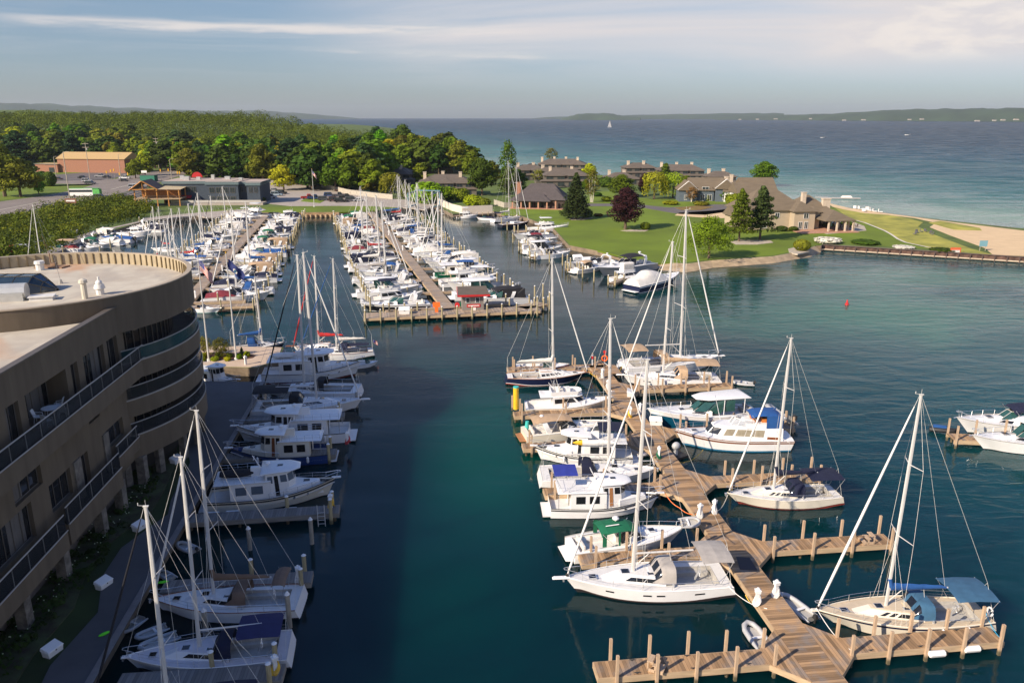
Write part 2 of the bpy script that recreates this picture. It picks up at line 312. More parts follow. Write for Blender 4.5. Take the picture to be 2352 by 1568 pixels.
sheet('road', [(-700, 560), (0, 499), (96, 478), (175, 464), (246, 453), (328, 431), (437, 397), (470, 387), (420, 383), (355, 393), (273, 410), (227, 421), (175, 437), (96, 451), (0, 464), (-500, 500)], M_road, 3)
wsheet('side_road', PG([(118, 417), (230, 413), (275, 411), (262, 424), (228, 424), (118, 422)]), M_road, 2)
wsheet('car_park', PG([(60, 405), (118, 398), (250, 392), (305, 398), (262, 410), (232, 414), (118, 416), (60, 412)]), M_asph, 2)
wsheet('service_road', PG([(238, 456), (285, 462), (330, 470), (350, 462), (330, 432)]), M_asph, 2)
wsheet('grass_verge', PG([(-200, 480), (0, 461), (96, 449), (175, 435), (232, 421), (228, 425), (118, 424), (60, 430), (-200, 440)]), M_lawn, 1)
wsheet('grass_verge', PG([(240, 408), (306, 399), (355, 391), (300, 403), (276, 409)]), M_lawn, 1)
wsheet('grass_verge', PG([(118, 398), (250, 391), (280, 392), (250, 393), (120, 402)]), M_lawn, 3)
mb = MB()
for a, b in (((0, 483), (96, 464)), ((175, 450), (246, 438)), ((255, 436), (437, 389))):
    A, B = G(*a, GR), G(*b, GR); ribbon(mb, [A, B], .35, GR + .12)
for a, b in (((0, 490), (96, 470)), ((96, 470), (160, 459)), ((300, 423), (420, 391))):
    A, B = G(*a, GR), G(*b, GR); n = int((B - A).length / 6)
    for k in range(n): ribbon(mb, [A.lerp(B, k / n), A.lerp(B, (k + .5) / n)], .3, GR + .12)
tag(mb.build('lane_markings', M_paint), kind='structure')
mb = MB()
for k in range(12): p = G(700 + k * 15, 460.5 - abs(k - 5) * .2, GR); ribbon(mb, [p, p + V((1.2, 5, 0))], .18, GR + .09)
tag(mb.build('parking_markings', M_paint), kind='structure')
mb = MB(); ribbon(mb, [V((*p, 0)) for p in PG([(1953, 504), (1985, 512), (2010, 522), (2032, 531), (2048, 540), (2062, 550), (2080, 558), (2132, 569), (2160, 571)])], .7, GR + .14)
tag(mb.build('paver_edging', mat('white_edging', (.6, .55, .45), .9)), kind='structure')
# quay: paved walk along the hotel and the flag point
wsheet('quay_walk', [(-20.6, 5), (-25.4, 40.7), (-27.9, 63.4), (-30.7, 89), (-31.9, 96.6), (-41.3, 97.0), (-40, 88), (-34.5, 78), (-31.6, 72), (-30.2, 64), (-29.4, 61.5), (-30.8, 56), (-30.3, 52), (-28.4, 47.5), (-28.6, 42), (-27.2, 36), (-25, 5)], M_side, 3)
mb = MB()
L_ = [(-20.6, 5), (-25.4, 40.7), (-27.9, 63.4), (-30.7, 89), (-31.9, 96.6)]
ribbon(mb, [V((*p, 0)) for p in L_], .5, GR + .16)
tag(mb.build('quay_cap', mat('quay_timber_cap', (.20, .18, .17), .85, .2, .8)), kind='structure')
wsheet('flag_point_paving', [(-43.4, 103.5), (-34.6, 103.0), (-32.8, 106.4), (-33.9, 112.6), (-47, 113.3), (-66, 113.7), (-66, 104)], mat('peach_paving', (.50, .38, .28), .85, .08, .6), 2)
wsheet('flower_bed', PG([(455, 822), (470, 828), (560, 826), (580, 823), (588, 817), (560, 812), (470, 811), (455, 814)]), M_mulch, 4)
wsheet('hotel_lawn', [(-40, 30), (-26.5, 30), (-29, 62), (-31.5, 74), (-36, 84), (-41, 92), (-45, 92)], mat('shade_toned_lawn', (.022, .040, .006), .95, .3, .3), 1)  # added sheet: the hotel's shade is put into this darkened grass colour
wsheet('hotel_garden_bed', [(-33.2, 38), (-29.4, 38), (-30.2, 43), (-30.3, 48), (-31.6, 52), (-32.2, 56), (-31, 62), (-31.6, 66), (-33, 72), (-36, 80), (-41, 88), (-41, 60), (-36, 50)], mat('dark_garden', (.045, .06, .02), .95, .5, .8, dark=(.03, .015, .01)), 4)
# sheet pile wall with posts along the channel
rt = empty('sheet_pile_wall', (0, 0, 0), label='long rusty steel sheet pile wall with pale posts along the channel', cat='retaining wall')
mb = MB(); pts = [V((80.6, 206.6, 0))] + [V((*p, 0)) for p in wall_r]
dense = []
for a, b in zip(pts, pts[1:]):
    n = max(1, int((b - a).length / .9)); nrm = V(((b - a).y, -(b - a).x, 0)).normalized()
    for k in range(n): dense.append(a.lerp(b, k / n) + nrm * (.28 if k % 2 else -.0))
for a, b in zip(dense, dense[1:]): mb.quad((a.x, a.y, -1), (b.x, b.y, -1), (b.x, b.y, GR + .3), (a.x, a.y, GR + .3))
mb.build('sheet_piling', M_steel, rt)
mb = MB(); mb.path([V((p.x - .1, p.y - .25, GR + .3)) for p in pts], .16, 4); mb.build('cap_rail', mat('dark_cap', (.10, .07, .06), .8), rt)
mb = MB(); mb.path([V((p.x - .2, p.y - .5, .35)) for p in pts], .2, 4); mb.build('waling', mat('pale_waling', (.45, .36, .26), .85, .2), rt)
n = 0
for a, b in zip(pts, pts[1:]):
    k = 0; Ln = (b - a).length
    while k < Ln and n < 60:
        p = a.lerp(b, k / Ln); q = MB(); q.box(p.x - .2, p.y - .62, -.6, .2, .2, 2.0); q.build('post', mat('dark_cap', (.10, .07, .06), .8), rt); k += 2.6; n += 1
# low timber wall at the head of the middle basin
rt = empty('timber_sea_wall', (0, 0, 0), label='low timber sea wall with round piles at the basin head before the grass', cat='retaining wall')
a, b = G(678, 498, .1), G(778, 497, .1); mb = MB(); mb.prism([(a.x - .3, a.y - .6), (b.x + .3, b.y - .6), (b.x + .3, b.y + .4), (a.x - .3, a.y + .4)], -.8, GR + .35); mb.build('planking', M_timb, rt)
for k in range(9):
    p = a.lerp(b, (k + .5) / 9); mb = MB(); mb.tube((p.x, p.y - .9, -.8), (p.x, p.y - .9, .9), .42, n=8); mb.build('pile', mat('pale_pile', (.42, .30, .17), .85, .2), rt)
# far shores
def ridge(name, pts, depth, m, seed):
    r_ = random.Random(seed); mb = MB(); rings = []; P_ = []
    for (az0, D0, h0), (az1, D1, h1) in zip(pts, pts[1:]):
        for k in range(14): f = k / 14; P_.append((az0 + (az1 - az0) * f, D0 + (D1 - D0) * f, h0 + (h1 - h0) * f))
    P_.append(pts[-1])
    for q in range(5):
        f = q / 4; ring = []
        for i, (a, D, h) in enumerate(P_):
            hh = h * sin(f * pi / 2) ** .8 * (1 + .035 * sin(i * .9 + q) + .05 * (r_.random() - .5)) if q else -.5
            Dq = D + depth * f; t = (a - 1176) / FPX; y = Dq / sqrt(1 + t * t); ring.append((t * y * cT, y, hh))
        rings.append(ring)
    mb.loft(rings, closed=False); rings2 = [rings[-1], [(x * 1.1, y * 1.1, -5) for x, y, z in rings[-1]]]; mb.loft(rings2, closed=False)
    return tag(mb.build(name, m, smooth=True), kind='structure')
M_far = mat('distant_woods', (.035, .060, .022), 1, .35, .004, det=8)
ridge('far_shore', [(-300, 8200, 130), (60, 8200, 150), (250, 8400, 120), (480, 8800, 85), (600, 9000, 90), (700, 9300, 62), (790, 9500, 22), (830, 9600, 1)], 900, M_far, 3)
ridge('far_shore', [(1215, 9400, 1), (1260, 9300, 20), (1330, 9200, 30), (1500, 9000, 48), (1700, 8600, 62), (1800, 8200, 60)], 700, M_far, 5)
ridge('wooded_island', [(1285, 7000, 1), (1300, 7000, 22), (1330, 6950, 52), (1400, 6900, 56), (1430, 6900, 34), (1470, 6900, 24), (1473, 6900, 1)], 300, M_far, 8)
ridge('far_shore', [(1640, 7600, 20), (1760, 7200, 38), (1900, 6600, 50), (2060, 6200, 78), (2200, 6000, 82), (2352, 5800, 84), (2700, 5600, 95)], 600, M_far, 11)
mb = MB()
for k, (a, D) in enumerate(((1700, 7380), (1740, 7260), (1782, 7100), (1862, 6720), (1940, 6480), (1984, 6330), (2090, 6140), (2118, 6120), (2246, 5930), (2285, 5880), (2305, 5850), (2335, 5800))):
    t = (a - 1176) / FPX; y = (D - 50) / sqrt(1 + t * t); x = t * y * cT
    o = MB().box(0, 0, 0, 20 + 5 * (k % 3), 10, 5).prism([(-11, -6), (11, -6), (11, 6), (-11, 6)], 5, 8, 1).build('shore_house', [mat('pale_house', (.5, .45, .38), .9), mat('house_roof', (.28, .24, .2), .9)])
    o.location = (x, y, 1 + (k % 4) * 3); tag(o, 'tiny pale house on the far shore', 'house', 'pale houses along the far shore')
ridge2 = None
# ---------------- docks ----------------
def plank_mat(name, rgb, w=.14, var=.25, axis=0, gap=.5):
    m = bpy.data.materials.new(name); m.use_nodes = True; t = m.node_tree; b = t.nodes['Principled BSDF']; b.inputs['Roughness'].default_value = .85
    c = nd('ShaderNodeTexCoord', t); s = nd('ShaderNodeSeparateXYZ', t); t.links.new(c.outputs['Object'], s.inputs[0])
    q = mth('DIVIDE', s.outputs[axis], w, t); fl = mth('FLOOR', q, 0, t); fr = mth('FRACT', q, 0, t)
    wn = nd('ShaderNodeTexWhiteNoise', t, noise_dimensions='1D'); t.links.new(fl, wn.inputs['W'])
    mp = nd('ShaderNodeMapping', t); mp.inputs['Scale'].default_value = (14, 1.2, 6) if axis == 0 else (1.2, 14, 6); t.links.new(c.outputs['Object'], mp.inputs[0])
    n = nd('ShaderNodeTexNoise', t); n.inputs['Scale'].default_value = 1.0; n.inputs['Detail'].default_value = 5; t.links.new(mp.outputs[0], n.inputs['Vector'])
    n2 = nd('ShaderNodeTexNoise', t); n2.inputs['Scale'].default_value = .45; t.links.new(c.outputs['Object'], n2.inputs['Vector'])
    f = mth('ADD', mth('MULTIPLY', wn.outputs[0], .5, t), mth('ADD', mth('MULTIPLY', n.outputs[0], .35, t), mth('MULTIPLY', n2.outputs[0], .35, t), t), t)
    mi = nd('ShaderNodeMix', t, data_type='RGBA'); t.links.new(mapr(f, .3, .95, 0, 1, t), mi.inputs[0])
    mi.inputs[6].default_value = (*[x * (1 - var) for x in rgb], 1); mi.inputs[7].default_value = (*[x * (1 + var) for x in rgb], 1)
    wz = nd('ShaderNodeMix', t, data_type='RGBA'); wz.inputs[7].default_value = (*[sum(rgb) / 3 * .92] * 3, 1); n3_ = nd('ShaderNodeTexNoise', t); n3_.inputs['Scale'].default_value = .8; n3_.inputs['Detail'].default_value = 6; t.links.new(c.outputs['Object'], n3_.inputs['Vector']); t.links.new(mapr(n3_.outputs[0], .46, .70, 0, .55, t), wz.inputs[0]); t.links.new(mi.outputs[2], wz.inputs[6]); mi = wz
    g = mth('LESS_THAN', fr, .09, t); mg = nd('ShaderNodeMix', t, data_type='RGBA'); t.links.new(mth('MULTIPLY', g, gap, t), mg.inputs[0]); t.links.new(mi.outputs[2], mg.inputs[6]); mg.inputs[7].default_value = (.03, .02, .015, 1)
    t.links.new(mg.outputs[2], b.inputs['Base Color']); return m
M_plank = plank_mat('deck_planks', (.35, .215, .110), .22, .46, gap=.6)
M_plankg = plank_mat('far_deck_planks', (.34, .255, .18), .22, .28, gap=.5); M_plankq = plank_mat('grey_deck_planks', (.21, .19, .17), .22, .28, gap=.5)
M_fasc = mat('dock_side_boards', (.43, .31, .19), .85, .22, 2., stretch=(.3, 1, 3))
M_post = mat('timber_post', (.45, .32, .21), .85, .2, 3., stretch=(3, 3, .5))
M_pile = mat('round_pile', (.36, .30, .17), .85, .25, 2., stretch=(2, 2, .4))
def wet(m, z1=.55):                      # algae and damp at the waterline of every pile
    t = m.node_tree; b = t.nodes['Principled BSDF']; src = b.inputs['Base Color'].links[0].from_socket; g = nd('ShaderNodeNewGeometry', t); s = nd('ShaderNodeSeparateXYZ', t); t.links.new(g.outputs['Position'], s.inputs[0])
    x = nd('ShaderNodeMix', t, data_type='RGBA'); t.links.new(mapr(s.outputs[2], z1, z1 * .4, 0, .85, t), x.inputs[0]); t.links.new(src, x.inputs[6]); x.inputs[7].default_value = (.05, .05, .022, 1); t.links.new(x.outputs[2], b.inputs['Base Color'])
wet(M_post); wet(M_pile)
M_cap = mat('white_cap', (.75, .74, .72), .5, .03)
def frame2(p0, p1): d_ = V(p1[:2]) - V(p0[:2]); return d_.length, atan2(d_.y, d_.x)
def dock(name, label, cat, p0, p1, w, z=.9, posts=(), pile='post', ph=1.5, mt=None, group=None, gus0=0, gus1=0, end_taper=0, pr=.12, under=4.0):
    """posts: list of (distance along, side sign). gus0: length of the corner gussets at the root"""
    L, a = frame2(p0, p1); rt = empty(name, (p0[0], p0[1], 0), a, label=label, cat=cat, group=group)
    mb = MB(); mb.prism([(0, -w / 2), (L, -w / 2), (L, w / 2), (0, w / 2)], z - .06, z)
    if gus0:
        for s_ in (-1, 1): mb.prism([(-.0, s_ * w / 2), (gus0, s_ * w / 2), (-.0, s_ * (w / 2 + gus0))], z - .06, z - .004)
    mb.build('deck', mt or M_plank, rt)
    mb = MB(); f = .42
    for s_ in (-1, 1): mb.box(L / 2, s_ * (w / 2 + .03), z - f - .02, L, .06, f)
    mb.box(L + .03, 0, z - f - .02, .06, w + .12, f)
    if gus0:
        for s_ in (-1, 1):
            A = V((gus0, s_ * w / 2)); B = V((0, s_ * (w / 2 + gus0))); c_ = (A + B) / 2; dd = B - A
            mb.box(c_.x, c_.y, z - f - .02, dd.length, .06, f, atan2(dd.y, dd.x))
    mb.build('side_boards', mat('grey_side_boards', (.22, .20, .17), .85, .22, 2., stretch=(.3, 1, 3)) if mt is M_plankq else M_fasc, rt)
    if pile == 'post' and posts:
        for q in range(3):
            for s_ in (-1, 1): mb = MB(); x = L * (.25 + .28 * q); y = s_ * (w / 2 - .12); mb.box(x, y, z, .1, .07, .06); mb.tube((x - .17, y, z + .08), (x + .17, y, z + .08), .028, n=5); mb.build('cleat', mat('dark_cleat', (.05, .05, .05), .4), rt)
    k = 0; mb = MB(); mb.box(L / 2, 0, z - .30, L - .2, .25, .22)
    while k < L - .5: mb.box(.5 + k, 0, z - .35, .2, w - .1, .28); mb.tube((.5 + k, -w / 2 + .3, -2), (.5 + k, -w / 2 + .3, z - .3), .13); mb.tube((.5 + k, w / 2 - .3, -2), (.5 + k, w / 2 - .3, z - .3), .13); k += under
    mb.build('under_frame', mat('wet_timber', (.09, .07, .04), .8, .3), rt)
    for q in posts:
        t_, s_ = q[0], q[1]; hh = (q[2] if len(q) > 2 else ph) + rnd.uniform(-.12, .12)
        if pile == 'post':
            mb = MB(); mb.box(t_, s_ * (w / 2 + .15), -1.5, .175, .175, 1.5 + z + hh, 0, 0); mb.build('post', M_post, rt)
        else:
            mb = MB(); y_ = s_ * (w / 2 + .2); mb.tube((t_, y_, -1.5), (t_, y_, z + hh), pr, pr * .92, 8); o = mb.build('pile', M_pile, rt, True)
            mb = MB(); mb.tube((t_, y_, z + hh), (t_, y_, z + hh + .1), pr * 1.15, pr * .5, 8); mb.build('cap', M_cap, o)
    return rt
WD = V((-.1165, .9932)); WN = V((.9932, .1165))            # the boardwalk direction and its right hand normal
W0 = V((20.6, 30.0))
def WP(t, s=0): p = W0 + WD * t + WN * s; return (p.x, p.y)
dock('boardwalk', 'wide plank boardwalk running between the two rows of near boats', 'boardwalk', WP(0), WP(71.5), 2.1, mt=M_plank)
def wy(y): return (y - 30) / WD.y
def fposts(n, st, step, sides=(-1, 1)): return [(st + i * step, s) for i in range(n) for s in sides]
FR = [(44.1, 12.2, 'finger pier beside the cream sailboat at the bottom right', 5, 1.6), (56.5, 12.2, 'empty finger pier with a timber step behind the cream sailboat', 4, 2.0), (68.6, 12.4, 'finger pier behind the sailboat with the navy awning', 4, 3.4),
      (80.7, 15.5, 'finger pier between the blue yacht and the classic motor yacht', 5, 3.), (95.0, 14.2, 'finger pier in front of the white sloop and behind the blue yacht', 5, 1.8)]
for y_, Lf, lb, n, st in FR:
    p = WP(wy(y_), 1.05); q = (p[0] + WN.x * Lf, p[1] + WN.y * Lf)
    dock('finger_pier', lb, 'pier', p, q, 1.55, posts=fposts(n, st, (Lf - st - .3) / (n - 1)), gus0=1.9, group='finger piers along the near boardwalk')
FL = [(43.7, 12.8, 'long finger pier at the bottom edge left of the boardwalk', 5, 1.1), (56.4, 11.2, 'finger pier between the big white sloop and the green awning cruiser', 4, 1.0), (68.0, 12.2, 'finger pier behind the trawler with the blue awning', 3, .8),
      (78.6, 12.8, 'finger pier beside the tan canvas cruiser', 3, .8), (87.9, 12.6, 'finger pier with the yellow drum at its end', 3, .8), (103.0, 13.5, 'finger pier behind the navy hulled sloop', 5, .8)]
for y_, Lf, lb, n, st in FL:
    p = WP(wy(y_), -1.05) if y_ < 100 else WP(75.3, 1.0); q = (p[0] - WN.x * Lf, p[1] - WN.y * Lf * 1.0)
    dock('finger_pier', lb, 'pier', p, q, 1.45, posts=[(Lf - st - i * (Lf - st - 1.6) / (n - 1), s) for i in range(n) for s in (-1, 1)], gus0=1.9, group='finger piers along the near boardwalk')
dock('jetty', 'small square platform at the far end of the near boardwalk', 'pier', WP(71.55, .6), WP(75.5, .6), 3.6)
# left quay fingers
QF = [((-24.0, 41.0), (-14.2, 41.9)), ((-25.6, 51.2), (-15.0, 52.5)), ((-27.9, 61.4), (-15.2, 63.2)), ((-30.2, 74.2), (-18.1, 75.6)), ((-31.2, 84.6), (-19.4, 86.2))]
for k, (a, b) in enumerate(QF):
    L, _ = frame2(a, b)
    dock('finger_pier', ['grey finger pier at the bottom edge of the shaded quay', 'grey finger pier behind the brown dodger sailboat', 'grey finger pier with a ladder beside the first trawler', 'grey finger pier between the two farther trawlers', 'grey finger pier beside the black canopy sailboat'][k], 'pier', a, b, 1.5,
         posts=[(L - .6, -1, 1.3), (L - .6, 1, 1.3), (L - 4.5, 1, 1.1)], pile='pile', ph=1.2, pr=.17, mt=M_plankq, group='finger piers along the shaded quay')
for k, (px, py, h) in enumerate(((575, 1262, 1.9), (717, 1248, 2.2), (666, 1440, 2.6), (474, 1455, 1.8), (820, 935, 2.0))):
    p = G(px, py, 0); rt = empty('mooring_pile', p, label=['round mooring pile alone in the dark water left of its taller twin', 'taller round mooring pile alone in the dark water off the quay', 'round mooring pile at the stern of the brown dodger sailboat', 'short round pile between the two shaded sailboats', 'round mooring pile off the stern of the shaded sloop'][k], cat='mooring pile', group='mooring piles off the shaded quay')
    MB().tube((0, 0, -2), (0, 0, h), .19, .17, 8).build('shaft', mat('grey_pile', (.30, .27, .22), .85, .2), rt, True); MB().tube((0, 0, h), (0, 0, h + .25), .2, .04, 8).build('cap', M_cap, rt)
# distant piers
CA = V((-11.3, 139.0, 0)); CB = V((-50.5, 287.0, 0)); LA = V((-59.7, 140.5, 0)); LB = V((-86.5, 283.0, 0))
dock('marina_pier', 'long central pier with boats moored down both sides', 'pier', CA, CB, 2.2, mt=M_plankg, under=8)
tl = dock('jetty', 'wide wooden head of the central pier with round white capped piles', 'pier', (-25.6, 133.2), (4.8, 138.9), 4.0, mt=M_plankg,
     posts=[(.3, -1), (.3, 1)] + [(2.9 + i * 2.62, -1) for i in range(11)] + [(3.5, 1), (7.2, 1), (22, 1), (26, 1), (30.6, 1)], pile='pile', ph=1.5, pr=.15, under=3)
dock('pier_wing', 'angled wooden wing of the central pier head', 'pier', (1.5, 139.2), (5.5, 143.2), 3.2, mt=M_plankg, posts=[(1, -1), (4.2, -1), (4.2, 1), (5.4, -1)], pile='pile', pr=.15)
dock('marina_pier', 'long left pier behind the hotel with boats down both sides', 'pier', LA, LB, 2.3, mt=M_plankg, under=8)
dock('jetty', 'short wooden head of the left pier with white pedestals', 'pier', (-59.5, 139.6), (-46.5, 142.0), 2.2, mt=M_plankg, posts=[(2, -1), (12.6, -1), (12.6, 1), (7, -1)], pile='pile', pr=.15)
dock('promenade_boardwalk', 'narrow boardwalk along the lawn wall right of the middle basin', 'boardwalk', (-19.5, 275.5), (-6.6, 285), 1.8, mt=M_plankg, posts=[(1 + i * 2.4, -1) for i in range(6)], pile='pile', ph=.8)
dock('finger_pier', 'small pier in front of the two cruisers at the right edge', 'pier', G(2182, 1002, .9), G(2420, 1012, .9), 1.9, posts=[(.2, -1), (.2, 1), (3, 1), (6.0, 1), (7.5, 1), (9, 1)], ph=1.7)
# ---------------- boats ----------------
gel = lambda n, c, **k: mat(n, c, .28, .04, .7, spec=.5, **k)
B_white = gel('white_gelcoat', (.77, .76, .745)); B_cream = gel('cream_gelcoat', (.70, .64, .53)); B_deck = mat('white_nonskid', (.70, .68, .65), .6, .06, 2.)
B_pit = mat('cockpit_sole', (.42, .40, .37), .6, .15, 3.); B_sand = mat('sand_nonskid', (.58, .47, .33), .65, .07, 2.); B_grey = mat('grey_nonskid', (.40, .38, .35), .6, .08, 2.); B_glass = mat('dark_window', (.012, .014, .017), .08, .1, spec=.6)
B_teal = mat('green_glass', (.025, .075, .065), .07, .2, 1., spec=.7); B_clear = mat('clear_vinyl', (.45, .47, .48), .15, .15, 2., alpha=.45)
B_alu = mat('mast_aluminium', (.56, .54, .51), .35, .05); B_steel = mat('stainless_rail', (.75, .75, .75), .22, .03, metal=.7); B_wire = mat('rigging_wire', (.62, .60, .55), .4)
B_teak = mat('teak', (.36, .16, .06), .55, .2, 3., stretch=(.5, 3, 3)); B_wood = mat('varnished_wood', (.20, .068, .028), .25, .2, 2.); B_rub = mat('black_rubber', (.02, .02, .02), .6); B_red = mat('red_trim', (.5, .02, .02), .5)
B_hyp = mat('grey_inflatable', (.42, .42, .42), .5, .06, 3.); B_yel = mat('yellow_plastic', (.75, .45, .02), .5); B_gen = mat('furled_sail', (.72, .70, .66), .8, .08, 4., stretch=(1, 1, 4)); B_line = mat('dock_line', (.62, .56, .45), .9)
CV = {k: mat(k + '_canvas', c, .9, .12, 1.5, bump=.15, bs=5) for k, c in dict(navy=(.007, .010, .034), blue=(.012, .075, .25), royal=(.022, .038, .27), steel=(.035, .105, .185), tan=(.42, .29, .18), brown=(.17, .11, .075), green=(.004, .12, .055), grey=(.36, .33, .30), black=(.014, .014, .018), white=(.68, .64, .58), red=(.42, .02, .02), maroon=(.18, .02, .03), dusk=(.022, .024, .085)).items()}
H_ = {k: gel(k + '_hull', c) for k, c in dict(navy=(.010, .014, .045), blue=(.004, .075, .14), green=(.0, .10, .05), black=(.012, .012, .016), brown=(.045, .018, .014), grey=(.30, .31, .32), dkblue=(.02, .05, .17), red=(.4, .02, .02), aqua=(.25, .48, .46)).items()}
BOT = {k: mat(k + '_bottom', c, .8, .1) for k, c in dict(black=(.012, .012, .014), blue=(.02, .14, .25), red=(.22, .03, .02), green=(.02, .14, .09)).items()}
class Hull:
    def __init__(s, L, B, fs, fm, fb, stern=.8, mx=.42, p=2.1, rake=.12, flare=.35, srake=0., ov=0):
        s.L, s.B, s.fs, s.fm, s.fb, s.stern, s.mx, s.p, s.rake, s.flare, s.srake, s.ov = L, B, fs, fm, fb, stern, mx, p, rake, flare, srake, ov
    def f(s, t):
        if t < s.mx: return s.stern + (1 - s.stern) * sin(pi / 2 * t / s.mx)
        return max(.0, 1 - ((t - s.mx) / (1 - s.mx)) ** s.p)
    def z(s, t):
        return s.fm + (s.fb - s.fm) * max(0, (t - .38) / .62) ** 1.7 + (s.fs - s.fm) * max(0, (.38 - t) / .38) ** 1.7
    def pt(s, t, lv):                     # lv 0 at waterline, 1 at the sheer
        z = s.z(t) * lv; fl = smooth(.3, 1, t) * s.flare + .05
        b = s.B / 2 * (s.f(t) ** (1 + .5 * (1 - lv) * smooth(.5, 1, t))) * (1 - fl * (1 - lv) ** 1.2)
        x = -s.L / 2 + s.L * t - s.rake * s.L * (1 - lv) * smooth(.55, 1, t) ** 2 + s.srake * s.L * (1 - lv) * (1 - smooth(0, .3, t))
        z += s.ov * (1 - lv) * (1 - smooth(0, .30, t)) + s.ov * .6 * (1 - lv) * smooth(.85, 1, t); return x, b, z
    def width(s, x): return s.B / 2 * s.f(min(1, max(0, x / s.L + .5)))
    def zx(s, x): return s.z(min(1, max(0, x / s.L + .5)))
    def build(s, rt, top, bot=None, stripe=None, boot=None, name='hull', ns=22, rub=None, two=False):
        lv = [1, .90, .76, .55, .25, .13, .05, -.15]
        mats = [top, stripe or top, boot or top, bot or BOT['black']]
        rings = []
        for i in range(ns + 1):
            t = (i / ns); t = t + .12 * t * (1 - t) * t; P_ = [s.pt(t, q) for q in lv]; keel = (P_[-1][0] - s.rake * s.L * .3 * smooth(.55, 1, t), 0, -.45)
            rings.append([(x, b, z) for x, b, z in P_] + [keel] + [(x, -b, z) for x, b, z in reversed(P_)])
        mi = [1, 1, 0, 0, 0, 0, 3, 3] if two else [0, 1, 0, 0, 0, 2, 3, 3]; n = len(lv) * 2 + 1
        mb = MB(); mb.loft(rings, closed=False, mf=lambda a, i: mi[i] if i < 8 else mi[15 - i])
        mb.poly(list(reversed(rings[0])), 0); mb.m[-1] = 0
        mb.v = mb.v; o = mb.build(name, mats, rt, True, 30)
        # gunwale rail
        mb = MB()
        for sd in (-1, 1): mb.path([V((s.pt(i / 16, 1)[0], sd * s.pt(i / 16, 1)[1], s.z(i / 16) + .01)) for i in range(17)], .045, 4)
        mb.build('rub_rail', rub or top, rt)
        return o
    def deck(s, rt, m, drop=.06, pit=None, pitd=.6, pitm=None, seats=True, open_t=False, camber=.05):
        """deck skin; pit = (x0, x1, halfwidth) leaves a hole with a sunk cockpit"""
        L = s.L; xs = [-L / 2 + L * i / 20 * .995 for i in range(21)]
        if pit: xs = [x for x in xs if abs(x - pit[0]) > .15 and abs(x - pit[1]) > .15] + [pit[0], pit[1]]; xs.sort()
        mb = MB(); cols_ = []
        for x in xs:
            b = max(.0, s.width(x) * .985); z = s.zx(x) - drop; w_ = min(pit[2], b * .9) if pit else b * .5
            cols_.append([(x, -b, z), (x, -w_, z + camber * (1 - (w_ / (b + .01)) ** 2)), (x, w_, z + camber * (1 - (w_ / (b + .01)) ** 2)), (x, b, z)])
        for a, c in zip(cols_, cols_[1:]):
            for j in range(3):
                if pit and j == 1 and a[0][0] >= pit[0] - .01 and c[0][0] <= pit[1] + .01: continue
                mb.quad(a[j], c[j], c[j + 1], a[j + 1])
        mb.build('deck', m, rt, True)
        if pit:
            x0, x1, w_ = pit; mb = MB(); w0 = min(w_, s.width(x0) * .88); w1 = min(w_, s.width(x1) * .88); zt = s.zx((x0 + x1) / 2) + .02; zf = zt - pitd
            lo = [(x0, -w0), (x1, -w1), (x1, w1), (x0, w0)]
            mb.poly([(x, y, zf) for x, y in lo])
            for i in range(4):
                if open_t and i == 3: continue
                a, b = lo[i], lo[(i + 1) % 4]; mb.quad((*a, zf), (*a, s.zx(a[0])), (*b, s.zx(b[0])), (*b, zf))
            if seats:
                for sd in (-1, 1): mb.box((x0 + x1) / 2 + .1, sd * (min(w0, w1) - .25), zf, (x1 - x0) - .4, .5, pitd * .55)
            mb.build('cockpit', pitm or m, rt)
